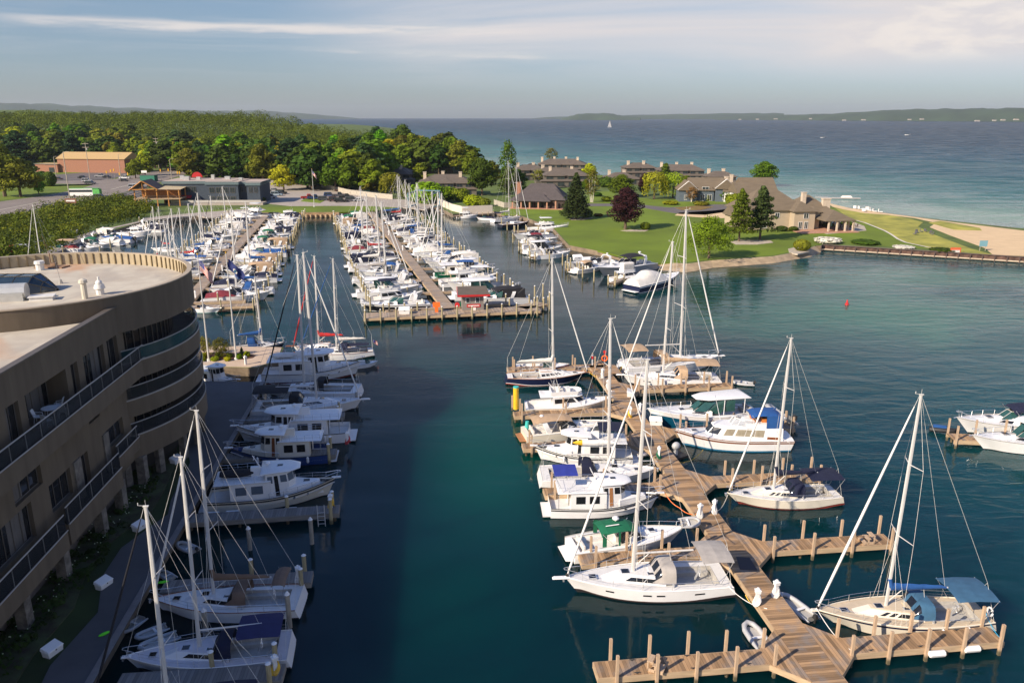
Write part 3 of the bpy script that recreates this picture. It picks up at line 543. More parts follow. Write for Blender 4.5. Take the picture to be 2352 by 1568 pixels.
class House:
    """superstructure box with tapered walls; plan: aft corners, sides, faceted front"""
    def __init__(s, x0, x1, wa, wf, nose, zb, zt, dx0=0., dx1=.3, ins=.08, fw=.5):
        s.B = s.outl(x0, x1, wa, wf, nose, fw); s.T = s.outl(x0 + dx0, x1 - dx1, wa - ins, wf - ins * 1.2, nose * .8, fw); s.zb, s.zt = zb, zt
    @staticmethod
    def outl(x0, x1, wa, wf, nose, fw): return [(x0, -wa), (x1 - nose, -wf), (x1, -wf * fw), (x1, wf * fw), (x1 - nose, wf), (x0, wa)]
    def z2(s, v, x): zb = s.zb(x) if callable(s.zb) else s.zb; return zb + (s.zt - zb) * v
    def build(s, rt, m, name='cabin', crown=.07, mroof=None):
        mb = MB(); c = [((p[0] - (s.T[0][0] + s.T[2][0]) / 2) * .9 + (s.T[0][0] + s.T[2][0]) / 2, p[1] * .86) for p in s.T]
        def dn(L_, zf):                   # long sides cut in eight so that a twisted side stays smooth
            o = []
            for i in range(6):
                a, b = L_[i], L_[(i + 1) % 6]; n = 8 if i in (0, 4) else 1
                for k in range(n): f = k / n; o.append((a[0] + (b[0] - a[0]) * f, a[1] + (b[1] - a[1]) * f, zf(a[0]) + (zf(b[0]) - zf(a[0])) * f))
            return o
        r = [dn(s.B, lambda x: s.z2(0, x) - .1), dn(s.T, lambda x: s.zt), dn(c, lambda x: s.zt + crown)]
        mb.loft(r, mf=lambda a, i: a, mcap=1, cap0=False); return mb.build(name, [m, mroof or m], rt, False)
    def face(s, mb, k, f0, f1, v0, v1, o=.03, m=0):          # k: edge index 0 stbd side, 1..3 front facets, 4 port side, 5 aft
        n = len(s.B); a, b = s.B[k], s.B[(k + 1) % n]; c, d_ = s.T[k], s.T[(k + 1) % n]
        def P(f, v):
            za = s.z2(0, a[0]) - .1; zb_ = s.z2(0, b[0]) - .1; zB = za + (zb_ - za) * f; x = (a[0] + (b[0] - a[0]) * f) * (1 - v) + (c[0] + (d_[0] - c[0]) * f) * v; y = (a[1] + (b[1] - a[1]) * f) * (1 - v) + (c[1] + (d_[1] - c[1]) * f) * v
            return V((x, y, zB + (s.zt - zB) * v))
        q = [P(f0, v0), P(f1, v0), P(f1, v1), P(f0, v1)]; nn = (q[1] - q[0]).cross(q[3] - q[0]); nn = nn.normalized() if nn.length else V((0, 0, 1))
        q2 = [p + nn * o for p in q]; mb.poly(q2, m)
        for i in range(4): mb.quad(q[i], q[(i + 1) % 4], q2[(i + 1) % 4], q2[i], m)
        return mb
    def windows(s, rt, spans, v0, v1, m=None, sides=(0, 4), name='window'):
        for k in sides:
            for a, b in spans:
                if k == 4: a, b = 1 - b, 1 - a
                s.face(MB(), k, a, b, v0, v1).build(name, m or B_glass, rt)
    def shield(s, rt, v0, v1, m=None, edges=(1, 2, 3), name='windshield'):
        mb = MB()
        for k in edges: s.face(mb, k, .06, .94, v0, v1)
        mb.build(name, m or B_glass, rt)
def slab(rt, name, x0, x1, wa, wf, nose, z, th, m, crown=.06, fw=.5):
    o = House.outl(x0, x1, wa, wf, nose, fw); cx = (x0 + x1) / 2; sc_ = lambda k: [((x - cx) * k + cx, y * k) for x, y in o]
    mb = MB(); mb.loft([[(x, y, z) for x, y in sc_(.96)], [(x, y, z + th * .5) for x, y in o], [(x, y, z + th) for x, y in sc_(.95)], [(x, y, z + th + crown) for x, y in sc_(.75)]]); return mb.build(name, m, rt, True, 40)
def canvas(rt, name, x0, x1, w_, z0, m, camber=.28, droop=.25, w1=None, z1=None, frame=True, foot=None, nx=6):
    w1 = w1 or w_; z1 = z0 if z1 is None else z1; mb = MB(); rows = []; ny = 8
    for th in (0, -.03):
        for i in range(nx + 1):
            f = i / nx; ww = w_ + (w1 - w_) * f; zz = z0 + (z1 - z0) * f - droop * (2 * f - 1) ** 4 * .35 - .03 * abs(sin(f * pi * 2))
            rows.append([(x0 + (x1 - x0) * f, ww * (2 * j / ny - 1), zz + camber * (1 - abs(2 * j / ny - 1) ** 2.5) + th) for j in range(ny + 1)])
    a, b = rows[:nx + 1], rows[nx + 1:]
    for grp, fl in ((a, 0), (b, 1)):
        for r0, r1 in zip(grp, grp[1:]):
            for j in range(ny): mb.quad(r0[j], r1[j], r1[j + 1], r0[j + 1])
    per = lambda g: g[0] + [r[-1] for r in g[1:]] + g[-1][::-1][1:] + [r[0] for r in g[::-1][1:-1]]
    pa, pb = per(a), per(b)
    for i in range(len(pa)): j = (i + 1) % len(pa); mb.quad(pa[i], pa[j], pb[j], pb[i])
    o = mb.build(name, m, rt, True, 60)
    if frame:
        mb = MB(); zf = foot if foot is not None else z0 - 1.2; xm = (x0 + x1) / 2
        for sd in (-1, 1):
            for xe, we, ze in ((x0 + .05, w_, z0), (x1 - .05, w1, z1)): mb.tube((xe, sd * we * .98, ze), (xm + (xe - xm) * .25, sd * (we * .98), zf), .022, n=5)
        mb.build('canvas_frame', B_steel, o)
    return o
def dodger(rt, x0, x1, w_, z0, h, m, name='dodger'):
    mb = MB(); rows = []
    for f, hh, ww in ((0, h, w_), (.45, h * 1.0, w_ * .98), (.62, h * .92, w_ * .95), (1, .1, w_ * .85)):
        rows.append([(x0 + (x1 - x0) * f, ww * cos(pi * j / 10), z0 + hh * min(1, sin(pi * j / 10) * 1.5) ** .8 * (1 if f < .9 else 1)) for j in range(11)])
    mb.loft(rows, closed=False, mf=lambda a, i: 1 if a == 2 and 1 <= i <= 8 and i not in (3, 6) else 0)
    mb.loft([[(x - .015, y * .985, z - .02) for x, y, z in r] for r in rows[:3]], closed=False)
    return mb.build(name, [m, B_glass], rt, True, 50)
def rails(rt, h, x0, x1, ht=.62, step=1.6, pulpit=True, bow_open=.0, name='guard_rail', r=.018, mid=True):
    mb = MB(); n = max(2, int((x1 - x0) / step)); top = {}
    for sd in (-1, 1):
        pts = []
        for i in range(n + 1):
            x = x0 + (x1 - x0) * i / n; y = sd * max(.02, h.width(x) - .08); z = h.zx(x); pts.append(V((x, y, z + ht))); mb.tube((x, y, z - .02), (x, y, z + ht), r * .9, n=4)
        mb.path(pts, r * .8, 4)
        if mid: mb.path([p - V((0, 0, ht * .5)) for p in pts], r * .5, 3)
        top[sd] = pts[-1]
    if pulpit:
        xb = h.L / 2 + bow_open; zb = h.zx(h.L / 2) + ht + .08
        for sd in (-1, 1): mb.path([top[sd], V((xb - .25, sd * .22, zb)), V((xb + .05, sd * .1, zb))], r * 1.3, 5); mb.tube((xb - .25, sd * .22, zb), (xb - .35, sd * .12, h.zx(h.L / 2)), r, n=4)
        mb.tube((xb + .05, -.1, zb), (xb + .05, .1, zb), r * 1.3, n=5)
    mb.build(name, B_steel, rt)
def wheel(rt, x, z, r=.45, name='steering_wheel'):
    mb = MB(); pts = [V((x, r * cos(a * pi / 6), z + r * sin(a * pi / 6))) for a in range(13)]; mb.path(pts, .02, 4)
    for a in range(0, 12, 2): mb.tube((x, 0, z), pts[a], .012, n=3)
    mb.tube((x, 0, z), (x + .3, 0, z - r - .3), .09, n=6); mb.build(name, B_steel, rt)
def radar(rt, x, y, z, name='radar_dome', s=1.):
    mb = MB(); mb.tube((x, y, z), (x, y, z + .25 * s), .06); mb.tube((x, y, z + .25 * s), (x, y, z + .36 * s), .30 * s, .32 * s, 10); mb.tube((x, y, z + .36 * s), (x, y, z + .5 * s), .32 * s, .16 * s, 10); mb.build(name, B_white, rt, True)
def hatch(rt, x, y, z, sx=.55, sy=.55, m=None):
    mb = MB(); mb.box(x, y, z - .03, sx + .1, sy + .1, .07); o = mb.build('hatch', B_steel, rt); MB().box(x, y, z + .045, sx, sy, .012).build('pane', m or B_glass, o)
def fenders(rt, h, xs, sd, m=None):
    for x in xs:
        y = sd * (h.width(x) + .12); z = h.zx(x) * .35; mb = MB(); mb.tube((x, y, z), (x, y, z + .12), .04, .14, 7); mb.tube((x, y, z + .12), (x, y, z + .6), .14, .14, 7); mb.tube((x, y, z + .6), (x, y, z + .72), .14, .03, 7); mb.tube((x, y, z + .7), (x, y - sd * .1, h.zx(x)), .012, n=3); mb.build('fender', m or B_white, rt, True)
def flag(rt, x, y, z, h=1.5, kind='usa', w_=.75):
    MB().tube((x, y, z), (x - .25, y, z + h), .018, n=4).build('flag_staff', B_alu, rt); a = V((x - .25, y, z + h)); mb = MB()
    for j in range(7):
        for i in range(5):
            p = lambda i, j: a + V((-.12 * i - .02 * j, sin(i * 1.1 + j * .3) * .06, -w_ * .09 * j - .05 * i)); mb.quad(p(i, j), p(i + 1, j), p(i + 1, j + 1), p(i, j + 1), 2 if (i < 2 and j < 4) else j % 2)
    mb.build('flag', [CV['red'], CV['white'], CV['royal']], rt)
def rig(rt, h, mx, mh, zb, boom=3.6, bang=1, cover='white', furl=True, jib=None, spr=2, aft=None, boom_h=1.5, r=.12, tack=.15, head=.0, furlr=.085, bare=False, drop=.0, sock=None):
    """mast with spreaders, boom with its sail or bare, furled headsail, stays"""
    L = h.L; rk = -mh * .018; top = V((mx + rk, 0, mh)); mb = MB()
    n = 5; ring = lambda f, k: [(mx + rk * f + r * 1.25 * k * cos(2 * pi * i / 8), r * .8 * k * sin(2 * pi * i / 8), zb + (mh - zb) * f) for i in range(8)]
    mb.loft([ring(0, 1), ring(.7, 1), ring(1, .75)])
    m_ = mb.build('mast', B_alu, rt, True)
    mb = MB(); mb.tube(top, top + V((0, 0, .45)), .012, n=4); mb.tube(top + V((0, 0, .05)), top + V((.45, 0, .1)), .015, n=4); mb.box(top.x, 0, top.z, .34, .16, .06); mb.tube(top + V((.45, 0, .1)), top + V((.45, 0, .28)), .03, n=5); mb.build('masthead_gear', B_wire, m_)
    sp = []
    for k in range(spr):
        f = (k + 1) / (spr + 1); z = zb + (mh - zb) * (f + .02); wd = h.B * (.40 - .09 * k); x = mx + rk * f; mb = MB()
        for sd in (-1, 1): mb.tube((x, 0, z), (x - .35, sd * wd, z + .06), .045, .03, 5)
        mb.build('spreader', B_alu, m_); sp.append((x - .35, wd, z + .06))
    mb = MB(); cp = V((mx - .3, h.B / 2 * .9, h.zx(mx)))
    for sd in (-1, 1):
        pts = [V((cp.x, sd * cp.y, cp.z))] + [V((x, sd * w_, z)) for x, w_, z in sp] + [top + V((0, 0, -.3))]; mb.path(pts, .014, 4)
        mb.tube((cp.x + .4, sd * cp.y, cp.z), (mx, 0, zb + (mh - zb) / (spr + 1)), .012, n=4); mb.tube((cp.x - .5, sd * cp.y, cp.z), (mx, 0, zb + (mh - zb) / (spr + 1)), .012, n=4)
    xs_ = -L / 2 + .1
    if aft: mb.tube(top, (xs_, 0, h.fs + 2.6), .013, n=4); [mb.tube((xs_, 0, h.fs + 2.6), (xs_, sd * h.B * .36, h.fs), .013, n=4) for sd in (-1, 1)]
    else: mb.tube(top, (xs_, 0, h.fs), .013, n=4)
    xb = L / 2 - tack; hd = V((mx + rk + .1, 0, mh - head * mh)); bw = V((xb, 0, h.zx(L / 2)))
    mb.tube(hd, bw, .014, n=4); mb.build('rigging', B_wire, rt)
    if furl:
        mb = MB(); dv = hd - bw; ss = [(.015, .5), (.05, 1.0), (.3, 1.1), (.6, .95), (.9, .6), (.95, .3)]
        for (a, ra), (b, rb) in zip(ss, ss[1:]): mb.tube(bw + dv * a, bw + dv * b, furlr * ra, furlr * rb, 7, cap=(a < .02 or b > .94))
        mb.build('furled_headsail', jib or B_gen, rt, True)
        MB().tube(bw + dv * .004, bw + dv * .014, .13, .13, 8).build('furler_drum', B_rub, rt)
    if boom:
        zz = zb + boom_h; MB().tube((mx - .1, 0, zz), (mx - boom, 0, zz + .12), .085, .075, 7).build('boom', B_alu, rt, True)
        mb = MB(); mb.tube((mx - boom + .2, 0, zz), top, .011, n=4); mb.tube((mx - boom * .6, 0, zz), (mx - boom * .6 - .3, 0, zb - .1), .02, n=4); mb.tube((mx, 0, zb + .3), (mx - 1.2, 0, zz), .04, n=5); mb.build('sheets', B_wire, rt)
        if not bare:
            c_ = CV[cover] if isinstance(cover, str) else cover; mb = MB(); rr = []
            for i in range(11):
                f = i / 10; sag = .03 * sin(i * 2.3); hh = (.62 - .40 * f) * (1 if f < .97 else .5) + sag; wq = (.20 - .07 * f); x = mx - .18 - (boom - .3) * f
                rr.append([(x, wq * cos(2 * pi * j / 8) * (1 - .35 * max(0, sin(2 * pi * j / 8))), zz + .1 * f + hh * .42 + hh * .58 * sin(2 * pi * j / 8)) for j in range(8)])
            mb.loft(rr); mb.tube((mx - .2, 0, zz + .3), (mx - .02, 0, zz + 1.0), .22, .16, 7); mb.build('sail_cover', c_, rt, True, 60)
    return m_
def sailboat(label, L=11.5, hullm=None, deckm=None, boot=None, bot='black', stripe=None, mh=None, cover='white', bare=False, bimini=None, dodge=None, jib=None, furl=True, spr=2, win='slots', boomL=None, mx=None, arch=None, cat='sailboat', group=None,
             sprit=0., stern=.82, seats=True, teak=False, hi=True, name='sailboat', trim=None, furlr=.085, wheels=1, bowp=True, davits=False, hullwin=(), bd=(.05, .3), rk=.07):
    hullm = hullm or B_white; deckm = deckm or B_deck; B = .24 * L + 1.12; fb = .085 * L + .32; fm = .065 * L + .26; fs = fm * 1.0
    rt = empty(name, label=label, cat=cat, group=group); h = Hull(L, B, fs, fm, fb, stern=stern, mx=.40, p=2.0, rake=rk, flare=.16, srake=-.02, ov=.30); rt['L'] = L
    h.build(rt, hullm, BOT[bot], stripe, boot, rub=trim, ns=22 if hi else 12)
    ck = (-L / 2 + .07 * L, -.10 * L, B * .30); h.deck(rt, deckm, pit=ck, pitm=B_pit, seats=seats)
    mx = .08 * L if mx is None else mx; mh = mh or 1.42 * L
    zd = h.fm + .0; c0, c1 = -.10 * L, .30 * L
    hs = House(c0, c1, B * .32, B * .16, .09 * L, lambda x: h.zx(x) - .08, h.zx(0) + .52, dx1=.12 * L, ins=.09); hs.build(rt, hullm if hullm in (B_white, B_cream) else B_white, 'coachroof', .05, deckm)
    if win == 'slots': hs.windows(rt, [(.06, .48), (.50, .90)], .42, .84)
    elif win == 'ports': hs.windows(rt, [(.05, .28), (.32, .55), (.62, .72), (.80, .90)], .40, .84)
    else: hs.windows(rt, [(.05, .22), (.27, .44), (.49, .66), (.74, .82), (.88, .96)], .40, .84)
    zt = hs.zt + .06
    for a_, b_ in hullwin:
        for sd in (-1, 1):
            q = [h.pt(t_, l_) for t_, l_ in ((a_, .58), (b_, .58), (b_, .70), (a_, .70))]; MB().quad(*[(x, sd * (y + .025), z) for x, y, z in q]).build('hull_window', B_glass, rt)
    hatch(rt, .19 * L * .6 + .2, 0, zt - .03); hatch(rt, .33 * L, 0, h.zx(.33 * L) + .04, .5, .5); hatch(rt, -.02 * L, .45, zt - .04, .4, .3)
    mb = MB(); mb.box(c0 + .55, 0, zt - .02, 1.1, .8, .07); mb.build('companionway_slide', deckm, rt)
    if teak:
        mb = MB(); mb.box(c0 + .8, .62, zt, 1.6, .05, .06); mb.box(c0 + .8, -.62, zt, 1.6, .05, .06); mb.box((ck[0] + ck[1]) / 2, 0, h.zx(ck[0]) - .52, ck[1] - ck[0] - .3, B * .28, .02); mb.build('teak_trim', B_teak, rt)
    for sd in (-1, 1):
        mb = MB(); mb.tube((-.14 * L, sd * B * .36, h.zx(-.14 * L)), (-.14 * L, sd * B * .36, h.zx(0) + .2), .11, .08, 8); mb.build('winch', B_steel, rt, True)
    for k in range(wheels):
        wheel(rt, -.33 * L, h.zx(-.33 * L) + .35, .42)
    if hi: rails(rt, h, -L / 2 + .4, L / 2 - 1.3, .6, 1.9, bowp)
    if sprit: MB().box(L / 2 + sprit / 2 - .3, 0, h.fb - .12, sprit + .5, .32, .12, top=.8).build('bowsprit', trim or hullm, rt)
    mb = MB(); mb.tube((L / 2 - .35, 0, h.fb), (L / 2 + .25, 0, h.fb - .05), .05); mb.box(L / 2 + .1, 0, h.fb - .35, .12, .35, .25); mb.build('anchor', B_steel, rt)
    rig(rt, h, mx, mh, zt - .02, boomL or .34 * L, cover=cover, bare=bare, furl=furl, jib=jib, spr=spr, furlr=furlr, aft=True, boom_h=1.25 if not bimini else 1.5)
    if dodge: dodger(rt, c0 - .75, c0 + 1.0, B * .34, h.zx(c0) + .18, 1.15, CV[dodge])
    if bimini: canvas(rt, 'bimini', -L / 2 + bd[0] * L, -L / 2 + bd[1] * L, B * .39, h.fs + 2.05, CV[bimini], .2, foot=h.fs + .1)
    if arch: mb = MB(); [mb.path([V((-L / 2 + .5, sd * B * .38, h.fs)), V((-L / 2 + .2, sd * B * .34, h.fs + 2.2))], .03, 5) for sd in (-1, 1)]; mb.tube((-L / 2 + .2, -B * .34, h.fs + 2.2), (-L / 2 + .2, B * .34, h.fs + 2.2), .03, n=5); mb.build('stern_arch', B_steel, rt)
    return rt, h
def trawler(label, L=11.5, hullm=None, bot='black', stripe=None, boot=None, fly=False, bim=None, housem=None, group=None, mastf=True, door=None, winm=None, roofm=None, raft=None, name='trawler', cat='trawler', board=False, wings=True):
    hullm = hullm or B_white; housem = housem or B_white; B = .27 * L + .8; fb = .13 * L + .35; fm = .075 * L + .2; fs = .085 * L + .15; W_ = winm or B_glass
    rt = empty(name, label=label, cat=cat, group=group); rt['L'] = L; h = Hull(L, B, fs, fm, fb, stern=.86, mx=.4, p=2.4, rake=.07, flare=.28)
    h.build(rt, hullm, BOT[bot], stripe, boot, rub=B_rub)
    h.deck(rt, B_deck, drop=.5, camber=.03)
    mb = MB(); mb.box(-L / 2 - .35, 0, .18, .95, B * .8, .1); mb.build('swim_platform', B_white if not stripe else B_deck, rt)
    zs = fm - .45
    tr = House(.12 * L, .40 * L, B * .36, B * .17, .10 * L, zs, fb - .12, dx1=.35, ins=.08); tr.build(rt, housem, 'trunk_cabin', .06); hatch(rt, .27 * L, 0, fb - .06, .6, .5)
    for sd in (-1, 1):
        for k in range(2):
            x = .17 * L + k * .11 * L; mb = MB(); yy = B * .36 - (.02 + k * .11) * B; xh, bh, zh = h.pt(x / L + .5, .66); mb.tube((xh, sd * (bh - .05), zh), (xh, sd * (bh + .03), zh), .14, n=10); mb.build('porthole', W_, rt)
    z1 = fm + 1.65; z2 = fm + 2.45
    sa = House(-.32 * L, .0 * L, B * .40, B * .40, .02, zs, z1, dx1=0, ins=.03); sa.build(rt, housem, 'saloon', .03)
    sa.windows(rt, [(.14, .40), (.52, .80)], .47, .84, W_)
    dr = door or B_glass
    MB().box(-.32 * L - .03, .2, zs, .04, .65, 1.75).build('saloon_door', W_, rt)
    ph = House(-.04 * L, .20 * L, B * .38, B * .31, .05 * L, zs, z2 - .05, dx1=.45, ins=.05); ph.build(rt, housem, 'pilothouse', .03)
    ph.windows(rt, [(.08, .30), (.66, .95)], .66, .90, W_); ph.windows(rt, [(.38, .56)], .20, .90, dr, name='door'); ph.shield(rt, .66, .92, W_)
    slab(rt, 'pilothouse_roof', -.08 * L, .23 * L, B * .42, B * .34, .08 * L, z2 - .06, .14, roofm or B_white)
    slab(rt, 'saloon_roof', -.44 * L, .0, B * .43, B * .43, .1, z1 + .0, .1, B_white, .02, .9)
    mb = MB(); [mb.tube((-.43 * L, sd * B * .39, fs - .1), (-.43 * L, sd * B * .40, z1), .035, n=5) for sd in (-1, 1)]; mb.build('roof_posts', B_steel, rt)
    if mastf:
        mb = MB(); mb.loft([[(x + dx_, y, z) for x, y in ((-.16 * L, -.3), (-.05 * L, -.3), (-.05 * L, .3), (-.16 * L, .3))] for dx_, z in ((0, z1 + .1),)] + [[(x, y, z1 + 1.0) for x, y in ((-.16 * L, -.2), (-.09 * L, -.2), (-.09 * L, .2), (-.16 * L, .2))]]); mb.build('stack', housem, rt)
        mb = MB(); mb.tube((-.08 * L, 0, z2), (-.14 * L, 0, z2 + 1.4), .06, .04); mb.tube((-.13 * L, -.5, z2 + 1.1), (-.13 * L, .5, z2 + 1.1), .03); mb.build('signal_mast', B_white, rt); radar(rt, -.03 * L, 0, z2 + .2, s=.9)
    hatch(rt, .07 * L, 0, z2 + .13, .5, .4)
    mb = MB(); zr = z1 + .1
    for sd in (-1, 1):
        pts = [V((-.43 * L + i * .38 * L / 5, sd * B * .40, zr + .6)) for i in range(6)]; mb.path(pts, .016, 4); mb.path([p - V((0, 0, .3)) for p in pts], .010, 3)
        for p in pts: mb.tube((p.x, p.y, zr - .05), p, .016, n=4)
    mb.tube((-.43 * L, -B * .4, zr + .6), (-.43 * L, B * .4, zr + .6), .016, n=4); mb.build('roof_rail', B_steel, rt)
    rails(rt, h, -.02 * L, L / 2 - .9, .55, 1.3, True, .5, r=.02)
    MB().box(L / 2 + .1, 0, fb - .05, .9, .3, .1).build('bow_pulpit', B_white, rt)
    if bim: canvas(rt, 'bimini', -.47 * L, -.26 * L, B * .36, z1 + 2.0, CV[bim], .08, .1, foot=z1 + .1)
    if raft: mb = MB(); mb.loft([[(-.40 * L + f * .26 * L, .75 * cos(2 * pi * j / 10) * sin(pi * (f * .86 + .1)) ** .4, z1 + .5 + .36 * sin(2 * pi * j / 10) * sin(pi * (f * .86 + .1)) ** .5) for j in range(10)] for f in (0, .06, .2, .5, .8, .94, 1)]); mb.build('covered_dinghy', CV[raft], rt, True)
    fenders(rt, h, (-.3 * L, 0, .2 * L), 1)
    return rt, h
def cruiser(label, L=10., hullm=None, bot='black', stripe=None, boot=None, canv=None, arch=True, hard=None, deckm=None, glass=None, name='motor_cruiser', cat='motorboat', group=None, cover=None, plat=None, fpad=None, full=False, rail=True, stern=.88, bow_up=1., two=False):
    """low express cruiser with raked windscreen, open cockpit aft, optional radar arch, canvas or hard top"""
    hullm = hullm or B_white; B = .26 * L + .75; fb = (.115 * L + .25) * bow_up; fm = (.088 * L + .18) * (1 + bow_up) / 2; fs = .075 * L + .15; gl = glass or B_glass
    rt = empty(name, label=label, cat=cat, group=group); rt['L'] = L; h = Hull(L, B, fs, fm, fb, stern=stern, mx=.38, p=2.3, rake=.13, flare=.42)
    h.build(rt, hullm, BOT[bot], stripe, boot, rub=B_white if hullm != B_white else B_grey, two=two)
    ck = (-L / 2 + .05 * L, -.02 * L, B * .37); h.deck(rt, deckm or B_white, drop=.03, pit=ck, pitd=.62, pitm=B_deck, camber=.12)
    if plat is not False: slab(rt, 'swim_platform', -L / 2 - .75, -L / 2 + .1, B * .36, B * .40, .1, .22, .1, plat or B_white, .0, .9)
    fd = House(-.02 * L, .40 * L, B * .37, B * .13, .16 * L, lambda x: h.zx(x) - .1, h.zx(.05 * L) + .38, dx1=.22 * L, ins=.14); fd.build(rt, B_white, 'foredeck', .06, fpad or B_white)
    fd.windows(rt, [(.3, .8)], .35, .7); hatch(rt, .20 * L, 0, fd.zt + .04, .5, .5)
    z0 = h.zx(0) + .28
    ws = House(-.14 * L, .13 * L, B * .37, B * .24, .10 * L, z0 - .2, z0 + .75, dx1=.11 * L, ins=.13); mb = MB()
    for k in (0, 1, 2, 3, 4): ws.face(mb, k, 0 if k not in (0,) else .25, 1 if k != 4 else .75, .12, .96, .01)
    mb.build('windscreen', gl, rt)
    mb = MB(); top_ = [V((x, y, ws.zt)) for x, y in ws.T]; bt_ = [V((x, y, z0 - .1)) for x, y in ws.B]; mb.path([top_[0].lerp(top_[1], .25)] + top_[1:5] + [top_[5].lerp(top_[4], .25)], .028, 4); [mb.tube(bt_[k], top_[k], .025, n=4) for k in (1, 2, 3, 4)]; mb.build('screen_frame', B_alu, rt)
    mb = MB()
    for sd in (-1, 1): mb.box(-.07 * L, sd * B * .17, h.zx(0) - .6, .55, .55, .55); mb.box(-.07 * L - .25, sd * B * .17, h.zx(0) - .1, .14, .55, .5)
    mb.box(-.38 * L, 0, h.zx(0) - .6, .6, B * .6, .42); mb.box(-.38 * L - .3, 0, h.zx(0) - .3, .16, B * .6, .5); mb.build('seats', fpad or CV['white'], rt)
    if arch:
        mb = MB(); xa = -.24 * L; prof = [(B * .42, h.zx(xa) - .05, .0), (B * .41, h.zx(xa) + .75, .35), (B * .33, h.zx(xa) + 1.25, .55), (0, h.zx(xa) + 1.38, .6)]
        pts = [(y, z, q) for y, z, q in prof] + [(-y, z, q) for y, z, q in reversed(prof[:-1])]
        mb.loft([[(xa - q + .28, y, z + .05), (xa - q - .28, y, z + .05), (xa - q - .28, y * .95, z - .07), (xa - q + .28, y * .95, z - .07)] for y, z, q in pts]); mb.build('radar_arch', B_white, rt, True, 40); radar(rt, xa - .6, 0, h.zx(xa) + 1.4, s=.8)
    zt = z0 + .75
    if canv: canvas(rt, 'canvas_top', -.42 * L if full else -.27 * L, .03 * L, B * .38, zt + .30, CV[canv], .32, .8, w1=B * .30, foot=h.zx(0))
    if canv and full is True:
        mb = MB(); xs = (-.44 * L, -.30 * L, -.12 * L); 
        for sd in (-1, 1): mb.loft([[(x, sd * B * .385, h.zx(x) + .05), (x - .0, sd * B * .37, zt + .38)] for x in xs], closed=False)
        mb.loft([[(-.46 * L, -B * .38, h.zx(-L / 2) + .05), (-.42 * L, -B * .36, zt + .3)], [(-.46 * L, B * .38, h.zx(-L / 2) + .05), (-.42 * L, B * .36, zt + .3)]], closed=False); mb.build('side_curtain', CV[canv], rt)
    if hard:
        slab(rt, 'hardtop', -.36 * L, .10 * L, B * .36, B * .30, .09 * L, zt + .62, .16, hard, .1)
        mb = MB(); [mb.tube((x, sd * B * .36, h.zx(0)), (x - .1, sd * B * .33, zt + .65), .045, n=5) for sd in (-1, 1) for x in (-.30 * L, -.12 * L)]; mb.build('hardtop_posts', B_white, rt)
        hs = House(-.22 * L, .13 * L, B * .36, B * .27, .1 * L, z0, zt + .65, dx1=.14 * L, ins=.05)
        hs.windows(rt, [(.02, .48), (.52, .98)], .1, .95, gl); hs.shield(rt, .1, .95, gl)
    if cover:
        mb = MB(); rr = []
        for i in range(9):
            f = i / 8; x = -L / 2 + .1 + f * L * (.62 if cover == 'white' else .46); b = h.width(x) * .99; z = h.zx(x); pk = (1.5 if f > .3 else 1.0) * sin(pi * min(1, f * .75 + .25)) ** .5 * L * (.1 if cover == 'white' else .055)
            rr.append([(x, b * (1 - 2 * j / 8), z + pk * (1 - abs(1 - 2 * j / 8) ** 2.6)) for j in range(9)])
        mb.loft(rr, closed=False); mb.poly(rr[0]); mb.build('boat_cover', CV[cover], rt, True, 50)
    if rail: rails(rt, h, .05 * L, L / 2 - .7, .5, 1.3, True, r=.02, mid=False)
    mb = MB(); mb.tube((L / 2 - .3, 0, h.fb + .02), (L / 2 + .25, 0, h.fb - .06), .05); mb.build('anchor', B_steel, rt)
    return rt, h
